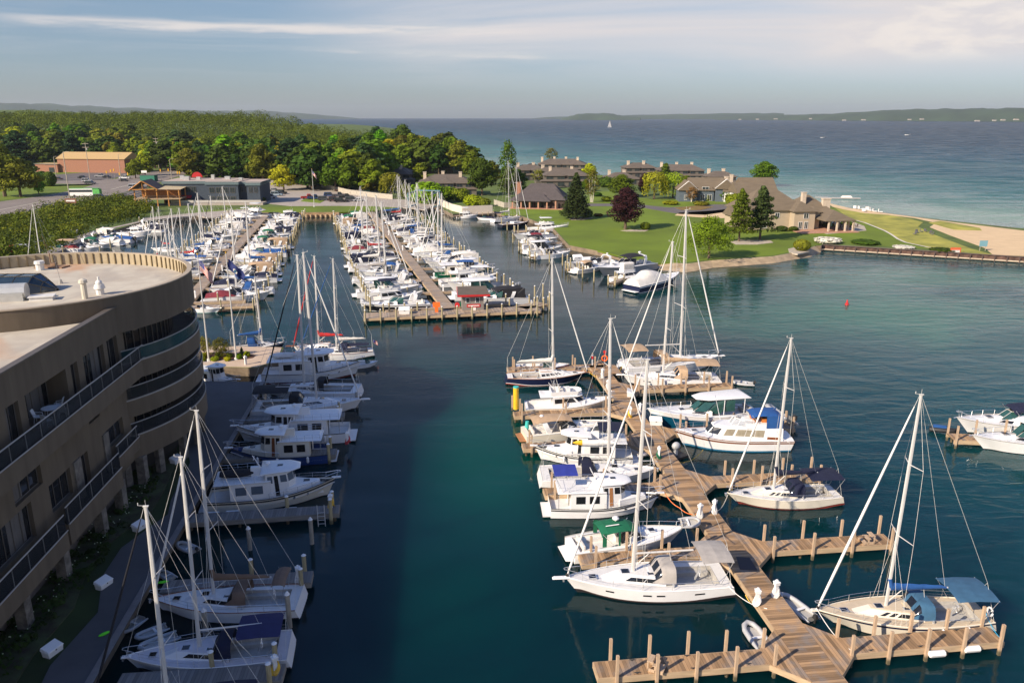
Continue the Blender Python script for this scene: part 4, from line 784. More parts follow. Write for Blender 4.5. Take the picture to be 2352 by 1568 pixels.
def flybridge(label, L=11.5, hullm=None, bot='black', stripe=None, boot=None, canv=None, hardtop=False, name='flybridge_cruiser', cat='motorboat', group=None, rods=False, encl=None):
    hullm = hullm or B_white; B = .27 * L + .7; fb = .13 * L + .45; fm = .085 * L + .15; fs = .075 * L + .1; rt = empty(name, label=label, cat=cat, group=group); rt['L'] = L
    h = Hull(L, B, fs, fm, fb, stern=.9, mx=.38, p=2.3, rake=.12, flare=.42); h.build(rt, hullm, BOT[bot], stripe, boot, rub=B_grey)
    ck = (-L / 2 + .03 * L, -.20 * L, B * .40); h.deck(rt, B_white, drop=.03, pit=ck, pitd=.75, pitm=B_deck, seats=False, camber=.1)
    ho = House(-.20 * L, .22 * L, B * .38, B * .28, .08 * L, lambda x: h.zx(x) - .15, h.zx(0) + 1.15, dx1=.13 * L, ins=.12); ho.build(rt, B_white, 'cabin', .04); ho.windows(rt, [(.08, .42), (.46, .92)], .48, .86); ho.shield(rt, .50, .92)
    fd = House(.16 * L, .38 * L, B * .28, B * .12, .1 * L, lambda x: h.zx(x) - .1, h.zx(.2 * L) + .28, dx1=.12 * L, ins=.1); fd.build(rt, B_white, 'foredeck', .05); hatch(rt, .26 * L, 0, fd.zt + .03, .5, .5)
    zf = h.zx(0) + 1.2; slab(rt, 'flybridge_floor', -.34 * L, .14 * L, B * .37, B * .30, .06 * L, zf - .04, .1, B_white, .0)
    br = House(-.22 * L, .12 * L, B * .33, B * .24, .05 * L, zf, zf + .62, dx1=-.10, ins=-.03); mb = MB()
    r0 = [(x, y, zf) for x, y in br.B]; r1 = [(x, y, zf + .62) for x, y in br.T]; r2 = [(x * .96, y * .93, zf + .62) for x, y in br.T]; r3 = [(x * .95, y * .9, zf + .1) for x, y in br.B]; mb.loft([r0, r1, r2, r3], cap0=False, cap1=True); mb.build('flybridge', B_white, rt)
    mb = MB(); mb.box(-.02 * L, 0, zf + .1, .5, B * .34, .75, top=.8); mb.build('helm_console', B_deck, rt); mb = MB(); [mb.box(-.10 * L, sd * .5, zf + .1, .5, .5, .5) for sd in (-1, 1)]; [mb.box(-.10 * L - .25, sd * .5, zf + .5, .12, .5, .55) for sd in (-1, 1)]; mb.build('helm_seats', CV['white'], rt)
    if hardtop: slab(rt, 'hardtop', -.22 * L, .08 * L, B * .33, B * .28, .06 * L, zf + 2.1, .12, B_white, .05); mb = MB(); [mb.tube((x, sd * B * .3, zf + .5), (x, sd * B * .3, zf + 2.12), .03, n=5) for sd in (-1, 1) for x in (-.19 * L, .04 * L)]; mb.build('hardtop_posts', B_steel, rt)
    if encl: hs = House(-.21 * L, .10 * L, B * .31, B * .25, .05 * L, zf + .6, zf + 2.1, dx1=.1, ins=.02); hs.build(rt, CV['white'], 'enclosure', .1); hs.windows(rt, [(.05, .48), (.52, .95)], .15, .8, B_clear); hs.shield(rt, .15, .8, B_clear)
    if canv: canvas(rt, 'bimini', -.22 * L, .06 * L, B * .31, zf + 1.95, CV[canv], .15, .3, foot=zf + .5)
    if rods:
        mb = MB()
        for x, y, q in ((-.17, .5, .8), (-.17, -.5, .8), (-.12, .9, .6), (-.12, -.9, .6)): mb.tube((x * L, y, zf + .5), (x * L - q, y * 1.15, zf + 2.8), .02, .01, 4)
        mb.build('fishing_rods', B_wire, rt)
        mb = MB(); [mb.path([V((-.16 * L, sd * .9, zf)), V((-.18 * L, sd * .8, zf + 1.5))], .025, 4) for sd in (-1, 1)]; mb.tube((-.18 * L, -.8, zf + 1.5), (-.18 * L, .8, zf + 1.5), .03, n=4); mb.build('rocket_launcher', B_steel, rt)
    mb = MB(); mb.tube((-.18 * L, 0, zf + .6), (-.24 * L, 0, zf + 1.5), .05, .03); mb.tube((-.15 * L, .4, zf + .6), (-.20 * L, .4, zf + 3.), .012, n=3); mb.build('antenna', B_white, rt); rails(rt, h, .0, L / 2 - .6, .6, 1.2, True, r=.02); 
    return rt, h
def dinghy(label, L=3.2, m=None, motor=True, group=None, tilt=0, name='inflatable_dinghy'):
    m = m or B_hyp; rt = empty(name, label=label, cat='dinghy', group=group); rt['L'] = L; r = .21; w_ = .62; pts = [V((-L / 2, w_, .25)), V((-L * .1, w_, .25)), V((L * .22, w_ * .95, .28)), V((L * .40, w_ * .6, .36)), V((L * .47, 0, .42))]
    pts = pts + [V((p.x, -p.y, p.z)) for p in reversed(pts[:-1])]; mb = MB(); k = len(pts); rr = []
    for i, p in enumerate(pts):
        a = pts[max(0, i - 1)]; b = pts[min(k - 1, i + 1)]; t = (b - a).normalized(); u = V((0, 0, 1)); q = t.cross(u).normalized(); u = q.cross(t); ri = r * (.45 if i in (0, k - 1) else 1); rr.append([p + (q * cos(2 * pi * j / 8) + u * sin(2 * pi * j / 8)) * ri for j in range(8)])
    mb.loft(rr); mb.build('tube', m, rt, True, 60); mb = MB(); mb.prism([(-L / 2 + .25, -.5), (L * .3, -.45), (L * .42, 0), (L * .3, .45), (-L / 2 + .25, .5)], .08, .16); mb.box(-L / 2 + .25, 0, .05, .06, 1.0, .5); mb.build('floor', B_grey, rt); MB().box(-.1 * L, 0, .35, .25, 1.1, .04).build('thwart', B_white, rt)
    if motor: mb = MB(); mb.box(-L / 2 - .02, 0, .45, .4, .28, .35, top=.7); mb.box(-L / 2 - .02, 0, -.3, .14, .1, .8); mb.build('outboard_motor', B_rub, rt, False)
    return rt, None
def runabout(label, L=6.5, hullm=None, canv=None, cover=None, name='runabout', group=None, motor=True):
    hullm = hullm or B_white; B = 2.4; rt = empty(name, label=label, cat='motorboat', group=group); rt['L'] = L; h = Hull(L, B, .75, .8, 1.05, stern=.92, mx=.4, p=2.6, rake=.14, flare=.35); h.build(rt, hullm, ns=14, rub=B_grey); h.deck(rt, B_white, drop=.03, pit=(-L / 2 + .5, .12 * L, B * .38), pitd=.5, pitm=B_deck, camber=.08)
    ws = House(.0, .22 * L, .95, .6, .5, .95, 1.45, dx1=.45, ins=.1); mb = MB(); [ws.face(mb, k, 0, 1, .1, 1, .01) for k in range(5)]; mb.build('windscreen', B_teal, rt)
    if motor: mb = MB(); mb.box(-L / 2 - .3, 0, .5, .5, .4, .7, top=.75); mb.box(-L / 2 - .3, 0, -.3, .2, .15, .9); mb.build('outboard_motor', B_rub, rt)
    if canv: canvas(rt, 'bimini', -.35 * L, .1 * L, .95, 2.35, CV[canv], .15, .3, foot=.9)
    if cover:
        mb = MB(); rr = []
        for i in range(8):
            f = i / 7; x = -L / 2 + f * L * .97; b = max(.03, h.width(x)); z = h.zx(x); rr.append([(x, b * (1 - j / 3), z + .55 * sin(pi * min(1, f * .8 + .2)) * (1 - abs(1 - j / 3) ** 2)) for j in range(7)])
        mb.loft(rr, closed=False); mb.build('boat_cover', CV[cover], rt, True, 50)
    return rt, h
def put(o, bow, stern, hz=1.1, scale=True, fix=None, auto=True):
    """lay a boat between its bow and stern, both read on the level of its deck"""
    rt = o[0] if isinstance(o, tuple) else o; hb = hs_ = hz
    if auto and isinstance(o, tuple) and o[1]: hb, hs_ = o[1].fb, o[1].fs
    a = G(*bow, hb); b = G(*stern, hs_); d_ = a - b; d_.z = 0; rt.location = ((a.x + b.x) / 2, (a.y + b.y) / 2, 0); rt.rotation_euler = (0, 0, atan2(d_.y, d_.x))
    s_ = (d_.length / rt['L']) if scale else 1; s_ = fix or s_; rt.scale = (s_,) * 3; return rt
# ---------------- the curved hotel at the left ----------------
M_wall = mat('tan_panelling', (.130, .100, .066), .85, .20, .5, stretch=(2, 2, .35), bump=.1)
M_wallr = plank_mat('ribbed_tan_panel', (.50, .37, .20), .5, .12, axis=1, gap=.35)
M_roofm = mat('stained_roof_membrane', (.50, .46, .37), .9, .10, .30, det=9, dark=(.40, .34, .27))
def add_stain(m, c, lo, hi, sc_):
    t = m.node_tree; b = t.nodes['Principled BSDF']; l = b.inputs['Base Color'].links[0]; src = l.from_socket
    g = nd('ShaderNodeNewGeometry', t); mp = nd('ShaderNodeMapping', t); mp.inputs['Scale'].default_value = (1, .45, 1); mp.inputs['Location'].default_value = (3.1, 1.7, 0); t.links.new(g.outputs['Position'], mp.inputs[0])
    n = nd('ShaderNodeTexNoise', t); n.inputs['Scale'].default_value = sc_; n.inputs['Detail'].default_value = 6; n.inputs['Distortion'].default_value = .6; t.links.new(mp.outputs[0], n.inputs['Vector'])
    x = nd('ShaderNodeMix', t, data_type='RGBA'); t.links.new(mapr(n.outputs[0], lo, hi, 0, .8, t), x.inputs[0]); t.links.new(src, x.inputs[6]); x.inputs[7].default_value = (*c, 1); t.links.new(x.outputs[2], b.inputs['Base Color'])
add_stain(M_roofm, (.36, .32, .27), .48, .72, .40); add_stain(M_roofm, (.46, .25, .13), .56, .70, .13)
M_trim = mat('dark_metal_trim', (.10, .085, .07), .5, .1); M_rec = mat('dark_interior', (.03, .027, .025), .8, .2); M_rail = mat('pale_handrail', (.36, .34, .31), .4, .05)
M_bglass = mat('balcony_glass', (.03, .035, .04), .15, .1, alpha=.5, spec=.15); M_bglt = mat('teal_balcony_glass', (.010, .075, .085), .15, .15, alpha=.6, spec=.2); M_win = mat('hotel_window', (.02, .022, .025), .06, .2, spec=.7); M_sto = mat('rubble_stone', (.17, .15, .125), .9, .5, 1.6, bump=.6, bs=3)
ht = empty('hotel', (-46.8, 75.3, 0), label='tan curved hotel with stacked balconies and a round flat roof', cat='hotel')
CX, CY, RR = -46.8, 75.3, 14.9
def arc(r, a0, a1, n): return [(r * cos(R(a0 + (a1 - a0) * i / n)), r * sin(R(a0 + (a1 - a0) * i / n))) for i in range(n + 1)]
def ringwall(mb, r0, r1, z0, z1, a0, a1, n, m=0):
    o_, i_ = arc(r1, a0, a1, n), arc(r0, a0, a1, n)
    rings = [[(*o_[k], z0), (*o_[k], z1), (*i_[k], z1), (*i_[k], z0)] for k in range(n + 1)]; return mb.loft(rings, m)
mb = MB(); mb.prism(arc(RR - .35, 0, 360, 80)[:-1], 17.2, 17.8); mb.build('roof', M_roofm, ht)
mb = MB(); ringwall(mb, RR - .35, RR, 15.75, 19.0, 0, 360, 96); mb.build('parapet', M_wall, ht, True)
mb = MB(); ringwall(mb, RR - .40, RR + .06, 19.0, 19.1, 0, 360, 96); mb.build('parapet_cap', mat('cream_coping', (.40, .33, .24), .6), ht, True)
mb = MB()
for k in range(108):
    a = 2 * pi * k / 108; mb.box((RR - .45) * cos(a), (RR - .45) * sin(a), 17.8, .2, .10, 1.2, a)
mb.build('parapet_rib', mat('cream_ribs', (.20, .15, .08), .8), ht); mb = MB(); ringwall(mb, RR - .42, RR - .36, 17.8, 19, 0, 360, 96); mb.build('parapet_lining', mat('parapet_lining', (.38, .31, .20), .85, .15), ht)
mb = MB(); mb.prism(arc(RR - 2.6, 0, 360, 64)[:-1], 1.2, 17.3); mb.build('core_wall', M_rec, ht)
mb = MB()
for fz in (12.95, 9.55, 6.15):                     # glazing of the round bays with mullions
    ringwall(mb, RR - 2.55, RR - 2.45, fz, fz + 2.8, -75, 80, 48)
mb.build('curved_glazing', M_win, ht); mb = MB()
for fz in (12.95, 9.55, 6.15):
    for k in range(40): a = R(-72 + k * 4); mb.box((RR - 2.4) * cos(a), (RR - 2.4) * sin(a), fz, .07, .09, 2.8, a)
mb.build('mullions', M_trim, ht)
for z0, z1, zr, a0 in ((11.3, 12.95, 14.05, -62), (7.9, 9.55, 10.65, -40), (3.95, 6.15, 7.25, -44)):
    mb = MB(); ringwall(mb, RR - 2.6, RR + .12, z0, z1, a0, 100, 60); mb.build('balcony_slab', M_wall, ht, True)
    mb = MB(); ringwall(mb, RR - .02, RR + .02, z1 + .05, zr, a0, 100, 60); mb.build('balcony_glass', M_bglt if z0 > 11 else M_bglass, ht, True)
    mb = MB(); ringwall(mb, RR - .05, RR + .06, zr, zr + .07, a0, 100, 60); ringwall(mb, RR + .10, RR + .16, z1 - .1, z1 + .03, a0, 100, 60)
    for k in range(11): a = R(a0 + 3 + k * 12); mb.tube(((RR - .1) * cos(a), (RR - .1) * sin(a), z1), ((RR - .1) * cos(a), (RR - .1) * sin(a), zr), .03, n=4)
    mb.build('handrail', M_rail, ht, True)
# roof furniture, each fixed to the roof
def roofP(px, py): p = G(px, py, 17.8); return p.x - CX, p.y - CY
x, y = roofP(196, 686); mb = MB(); mb.tube((x, y, 17.8), (x, y, 19.3), .26, n=10); mb.tube((x, y, 19.3), (x, y, 19.55), .40, .36, 10); mb.tube((x, y, 19.55), (x, y, 19.7), .36, .1, 10); mb.build('vent_pipe', mat('cream_metal', (.55, .50, .40), .6), ht, True)
x, y = roofP(231, 676); mb = MB(); mb.tube((x, y, 17.8), (x, y, 18.5), .36, n=10); mb.tube((x, y, 18.4), (x, y, 18.75), .52, .42, 10); mb.ball((x, y, 18.9), .32, .32, .3); mb.tube((x, y, 19.2), (x, y, 19.5), .1); mb.build('exhaust_vent', mat('white_metal', (.68, .66, .62), .5), ht, True)
x, y = roofP(93, 620); mb = MB(); mb.tube((x, y, 17.8), (x, y, 18.5), .42, n=10); mb.tube((x, y, 18.5), (x, y, 18.8), .55, .5, 10); mb.build('exhaust_vent', mat('white_metal', (.68, .66, .62), .5), ht, True)
x, y = roofP(98, 688); mb = MB(); mb.box(x, y, 17.8, 1.9, 1.1, .32, .3); mb.box(x, y, 18.12, 2.1, 1.3, .08, .3); mb.build('roof_hatch', mat('white_metal', (.68, .66, .62), .5), ht)
x, y = roofP(10, 690); mb = MB(); mb.box(x, y, 17.8, 3.6, 1.6, .7, .25); mb.tube((x - 1.9, y - .4, 18.6), (x + 1.9, y + .5, 18.6), .75, n=10); mb.build('air_handler', mat('galvanised', (.50, .50, .48), .35, .1, metal=.4), ht, False)
x, y = roofP(140, 651); mb = MB(); mb.tube((x, y, 17.8), (x, y, 18.2), .2, .12); mb.tube((x, y, 18.2), (x - .3, y, 20.6), .02, n=4); mb.build('aerial', M_rail, ht)
x, y = roofP(118, 614); mb = MB(); mb.prism([(x - 1.6, y - .6), (x + 1.6, y - .8), (x + 1.8, y + .6), (x - 1.2, y + .8)], 17.8, 17.95); mb.tube((x, y, 17.9), (x, y, 19.4), .06); mb.tube((x, y, 19.2), (x - .5, y, 21.4), .02, n=4); mb.box(x + .3, y, 18.0, .5, .4, .3); mb.build('aerial_base', mat('rusty_plate', (.25, .15, .09), .8, .3), ht)
x, y = roofP(40, 672); sk = MB(); mb = MB(); pr = [(-1.9, 0), (-1.55, 1.0), (-.7, 1.55), (.7, 1.55), (1.55, 1.0), (1.9, 0)]; Ls = 9.0
def skp(u, v, w_): return (x - 5.9 + u, y + .6 + v + (u - 4) * .06, 17.8 + w_)
xs_ = [0, 1.5, 3, 4.5, 6, 7.5, 8.3, 9.2]
for i in range(len(xs_) - 1):
    for j in range(5):
        k0 = 1 if i < 5 else (.82, .5)[i - 5] if i < 7 else .1; ka = 1 if xs_[i] < 7.6 else .62; kb = 1 if xs_[i + 1] < 7.6 else (.62 if xs_[i + 1] < 8.5 else .15)
        q = [skp(xs_[i], pr[j][0] * ka, pr[j][1] * ka), skp(xs_[i + 1], pr[j][0] * kb, pr[j][1] * kb), skp(xs_[i + 1], pr[j + 1][0] * kb, pr[j + 1][1] * kb), skp(xs_[i], pr[j + 1][0] * ka, pr[j + 1][1] * ka)]
        mb.quad(*q); [sk.tube(q[a], q[(a + 1) % 4], .05, n=4) for a in range(4)]
o = mb.build('skylight', mat('skylight_glass', (.02, .035, .05), .06, .2, spec=.8), ht); sk.build('frame', mat('bronze_frame', (.20, .17, .12), .5), o)
# straight wing towards the viewer
def fx(y): return -32.6 - .08 * (y - 45)
def F(y, o=0.0): return (fx(y) + o - CX, y + o * .08 - CY)       # a point on the facade line, pushed out by o
WINS = {15.75: [(48.4, 50.1, 12.95), (51.0, 57.0, 12.95), (57.8, 58.95, 12.95), (60.0, 63.8, 12.95), (64.5, 66.6, 12.95), (43.2, 45.8, 12.95), (38, 41.5, 12.95)], 11.25: [(62.1, 66.8, 10.75), (59.4, 61.4, 10.3), (52.1, 56.7, 10.6), (47.7, 51.4, 9.1), (41, 45.5, 9.1)], 8.65: [(61.9, 65.5, 7.0), (52.0, 55.3, 6.4), (44, 49.5, 6.0), (56.6, 58.4, 4.4)]}
cuts = []
for zt, lst in WINS.items():
    for a, b, zb in lst: cuts.append((a, b, zb, zt if zt != 8.65 or b > 60 or a < 50 else 8.5))
y0_, y1_ = 24.0, 68.0; ys = sorted({y0_, y1_} | {c[0] for c in cuts} | {c[1] for c in cuts}); zs_ = sorted({3.9, 17.6} | {c[2] for c in cuts} | {c[3] for c in cuts}); mb = MB(); rv = MB()
for a, b in zip(ys, ys[1:]):
    for c, e in zip(zs_, zs_[1:]):
        if any(q[0] <= a + .01 and q[1] >= b - .01 and q[2] <= c + .01 and q[3] >= e - .01 for q in cuts): continue
        mb.quad((*F(a), c), (*F(b), c), (*F(b), e), (*F(a), e))
mb.build('facade', M_wall, ht)
for a, b, c, e in cuts:
    dp = -1.6 if (a, b) == (51.0, 57.0) else -.35
    rv.quad((*F(a, dp), c), (*F(a), c), (*F(a), e), (*F(a, dp), e)); rv.quad((*F(b), c), (*F(b, dp), c), (*F(b, dp), e), (*F(b), e)); rv.quad((*F(a, dp), e), (*F(a), e), (*F(b), e), (*F(b, dp), e)); rv.quad((*F(a), c), (*F(a, dp), c), (*F(b, dp), c), (*F(b), c))
    q = MB(); q.quad((*F(a, dp + .01), c), (*F(b, dp + .01), c), (*F(b, dp + .01), e), (*F(a, dp + .01), e)); w_ = q.build('window', M_win, ht)
    q = MB(); n = max(2, round((b - a) / 1.1))
    for k in range(n + 1): yy = a + .04 + (b - a - .08) * k / n; q.tube((*F(yy, dp + .05), c), (*F(yy, dp + .05), e), .045, n=4)
    q.tube((*F(a, dp + .05), c + .04), (*F(b, dp + .05), c + .04), .045, n=4); q.tube((*F(a, dp + .05), e - .04), (*F(b, dp + .05), e - .04), .045, n=4); q.build('frame', M_trim, w_)
    if b - a > 1.5 and e - c > 1.2 and rnd.random() < .8: u = rnd.choice((a + .1, (a + b) / 2)); q = MB(); q.prism([F(u, dp + .015), F(u, dp + .03), F(u + (b - a) * .38, dp + .03), F(u + (b - a) * .38, dp + .015)], c + .1, e - .1); q.build('curtain', mat('window_curtain', (.12, .11, .10), .9, .3, 6., stretch=(4, 4, .2)), w_)
rv.build('window_reveal', M_wall, ht)
mb = MB(); mb.prism([F(24, -.4), F(68, -.4), F(68, -26), F(24, -26)], 16.6, 17.3); mb.build('wing_roof', M_roofm, ht)
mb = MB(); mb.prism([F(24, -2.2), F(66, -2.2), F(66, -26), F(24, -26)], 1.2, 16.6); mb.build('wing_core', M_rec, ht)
mb = MB(); mb.prism([F(24, -.32), F(24, 0.02), F(68.6, .02), F(68.6, -.32)], 17.6, 18.05); mb.build('wing_parapet', M_wall, ht); mb = MB(); mb.prism([F(24, -.42), F(24, .12), F(68.7, .12), F(68.7, -.42)], 18.05, 18.16); mb.build('coping', M_trim, ht)
def balc(y0, y1, z0, z1, zr, o, closed=(True, True)):
    mb = MB(); mb.prism([F(y0, 0), F(y0, o), F(y1, o), F(y1, 0)], z0, z0 + .25); mb.prism([F(y0, o - .2), F(y0, o), F(y1, o), F(y1, o - .2)], z0 + .25, z1)
    for yy in (y0, y1 - .2): mb.prism([F(yy, 0), F(yy, o - .2), F(yy + .2, o - .2), F(yy + .2, 0)], z0 + .25, z1)
    mb.build('balcony', M_wall, ht); mb = MB(); mb.prism([F(y0, o - .12), F(y0, o - .08), F(y1, o - .08), F(y1, o - .12)], z1, zr); mb.build('balcony_glass', M_bglass, ht)
    mb = MB(); mb.tube((*F(y0, o - .1), zr + .03), (*F(y1, o - .1), zr + .03), .055, n=5); mb.tube((*F(y0, o + .04), z1 + .02), (*F(y1, o + .04), z1 + .02), .05, n=5)
    k = y0 + .3
    while k < y1: mb.tube((*F(k, o - .1), z1), (*F(k, o - .1), zr), .03, n=4); k += 2.0
    mb.build('handrail', M_rail, ht)
balc(24, 69.2, 11.45, 12.95, 14.05, 1.15); balc(52.1, 61.9, 3.75, 5.4, 6.7, .9); balc(24, 51.4, 3.9, 5.3, 6.5, 1.1); balc(61.9, 66.5, 5.2, 6.3, 7.3, .8)
mb = MB()
for yy in (31, 38.5, 45.9, 51.6, 58.2, 62.3, 67.5): MB().box(*F(yy, .3), .8, .75, .75, 3.2).build('stone_column', M_sto, ht)
for a, b in ((55.8, 57), (61.2, 62.2)): mb.prism([F(a, -.1), F(a, .12), F(b, .12), F(b, -.1)], 5.3, 8.6)
mb.build('stone_facing', M_sto, ht)
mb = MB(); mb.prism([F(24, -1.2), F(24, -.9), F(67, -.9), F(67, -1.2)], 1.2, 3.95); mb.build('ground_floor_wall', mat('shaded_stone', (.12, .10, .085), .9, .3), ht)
mb = MB()
for k in range(9): a = R(-50 + k * 14); MB().box((RR - .6) * cos(a), (RR - .6) * sin(a), 1.0, .6, .6, 3.1, a).build('stone_column', M_sto, ht)
M_chair = mat('white_plastic', (.70, .70, .68), .5)
def chair(x, y, z, rz, lb):
    rt = empty('patio_chair', (x, y, z), rz, label=lb, cat='chair', group='white chairs on the hotel balcony'); MB().box(0, 0, .42, .48, .48, .05).build('seat', M_chair, rt); q = MB(); q.loft([[(-.24, -.24, .45), (-.2, -.24, .45), (-.2, .24, .45), (-.24, .24, .45)], [(-.42, -.22, 1.0), (-.38, -.22, 1.0), (-.38, .22, 1.0), (-.42, .22, 1.0)]]); q.build('backrest', M_chair, rt)
    for a in (-1, 1):
        for b in (-1, 1): MB().tube((a * .2, b * .2, .42), (a * .26, b * .25, 0), .025, n=4).build('leg', M_chair, rt)
        q = MB(); q.path([V((-.3, a * .25, .7)), V((.2, a * .25, .66)), V((.22, a * .25, .42))], .022, 4); q.build('armrest', M_chair, rt)
def FW(y, o): a = F(y, o); return a[0] + CX, a[1] + CY
for k, (y, o, r_, lb) in enumerate(((52.4, .5, 1.2, 'white plastic chair nearest the viewer on the long balcony'), (53.2, -.5, 0.2, 'white plastic chair against the wall side of the balcony table'), (55.6, -.2, 3.4, 'white plastic chair at the far side of the balcony table'), (54.2, .7, 2.0, 'white plastic chair with its back to the balcony glass'))): p = FW(y, o); chair(p[0], p[1], 12.95, r_, lb)
p = FW(54.2, -.1); rt = empty('patio_table', (p[0], p[1], 12.95), label='round white glass table between the balcony chairs', cat='table'); MB().tube((0, 0, .70), (0, 0, .74), .62, n=16).build('tabletop', M_chair, rt)
for a in range(4): MB().tube((.4 * cos(a * pi / 2), .4 * sin(a * pi / 2), .7), (.5 * cos(a * pi / 2), .5 * sin(a * pi / 2), 0), .025, n=4).build('leg', M_chair, rt)
# ---------------- vegetation ----------------
def leafmat(name, c, var=.45, ov=.5, sss=.25):
    m = mat(name, c, .75, var, .35, det=5, obj_var=ov, coord='Object'); t = m.node_tree; b = t.nodes['Principled BSDF']; b.inputs['Specular IOR Level'].default_value = .15
    out = t.nodes['Material Output']; tr = nd('ShaderNodeBsdfTranslucent', t); ms = nd('ShaderNodeMixShader', t); ms.inputs[0].default_value = sss
    t.links.new(b.inputs['Base Color'].links[0].from_socket, tr.inputs[0]); t.links.new(b.outputs[0], ms.inputs[1]); t.links.new(tr.outputs[0], ms.inputs[2]); t.links.new(ms.outputs[0], out.inputs[0]); return m
LF = dict(green=leafmat('green_leaves', (.125, .170, .007)), dark=leafmat('dark_leaves', (.060, .098, .008)), lime=leafmat('yellow_green_leaves', (.30, .29, .008)), olive=leafmat('olive_leaves', (.170, .165, .012)), pine=leafmat('pine_needles', (.105, .135, .009)), spruce=leafmat('spruce_needles', (.050, .080, .020)),
          purple=leafmat('purple_leaves', (.035, .010, .012), .5, .1, .1), willow=leafmat('willow_leaves', (.27, .29, .014)), bright=leafmat('bright_leaves', (.14, .26, .006)), flowers=mat('white_blossom', (.7, .66, .55), .8), rust=leafmat('rusty_leaves', (.20, .11, .03)))
M_bark = mat('bark', (.13, .09, .06), .95, .3, 3.); M_birch = mat('birch_bark', (.55, .50, .42), .9, .3, 3.)
def clumps(mb, c, rx, ry, rz, n, s, r_, shell=.55, flat=0., low=-.75):
    for _ in range(n):
        while True:
            x, y, z = r_.uniform(-1, 1), r_.uniform(-1, 1), r_.uniform(low, 1); q = x * x + y * y + z * z
            if shell ** 2 < q < 1: break
        p = V((c[0] + x * rx, c[1] + y * ry, c[2] + z * rz)); nn = V((x / rx, y / ry, z / rz)).normalized() + V((r_.uniform(-.7, .7), r_.uniform(-.7, .7), r_.uniform(-.5, .8))); nn.normalize()
        u = nn.cross(V((0, 0, 1)) if abs(nn.z) < .9 else V((1, 0, 0))).normalized(); a = r_.uniform(0, 6.3); q_ = nn.cross(u); u, q_ = u * cos(a) + q_ * sin(a), q_ * cos(a) - u * sin(a); k = s * r_.uniform(.55, 1.25); e = k * r_.uniform(.5, .8)
        mb.poly([p - u * k * .5 - q_ * e * .3, p - q_ * e * .55, p + u * k * .55 - q_ * e * .1, p + u * k * .2 + q_ * e * .5, p - u * k * .35 + q_ * e * .45])
TREE = {}
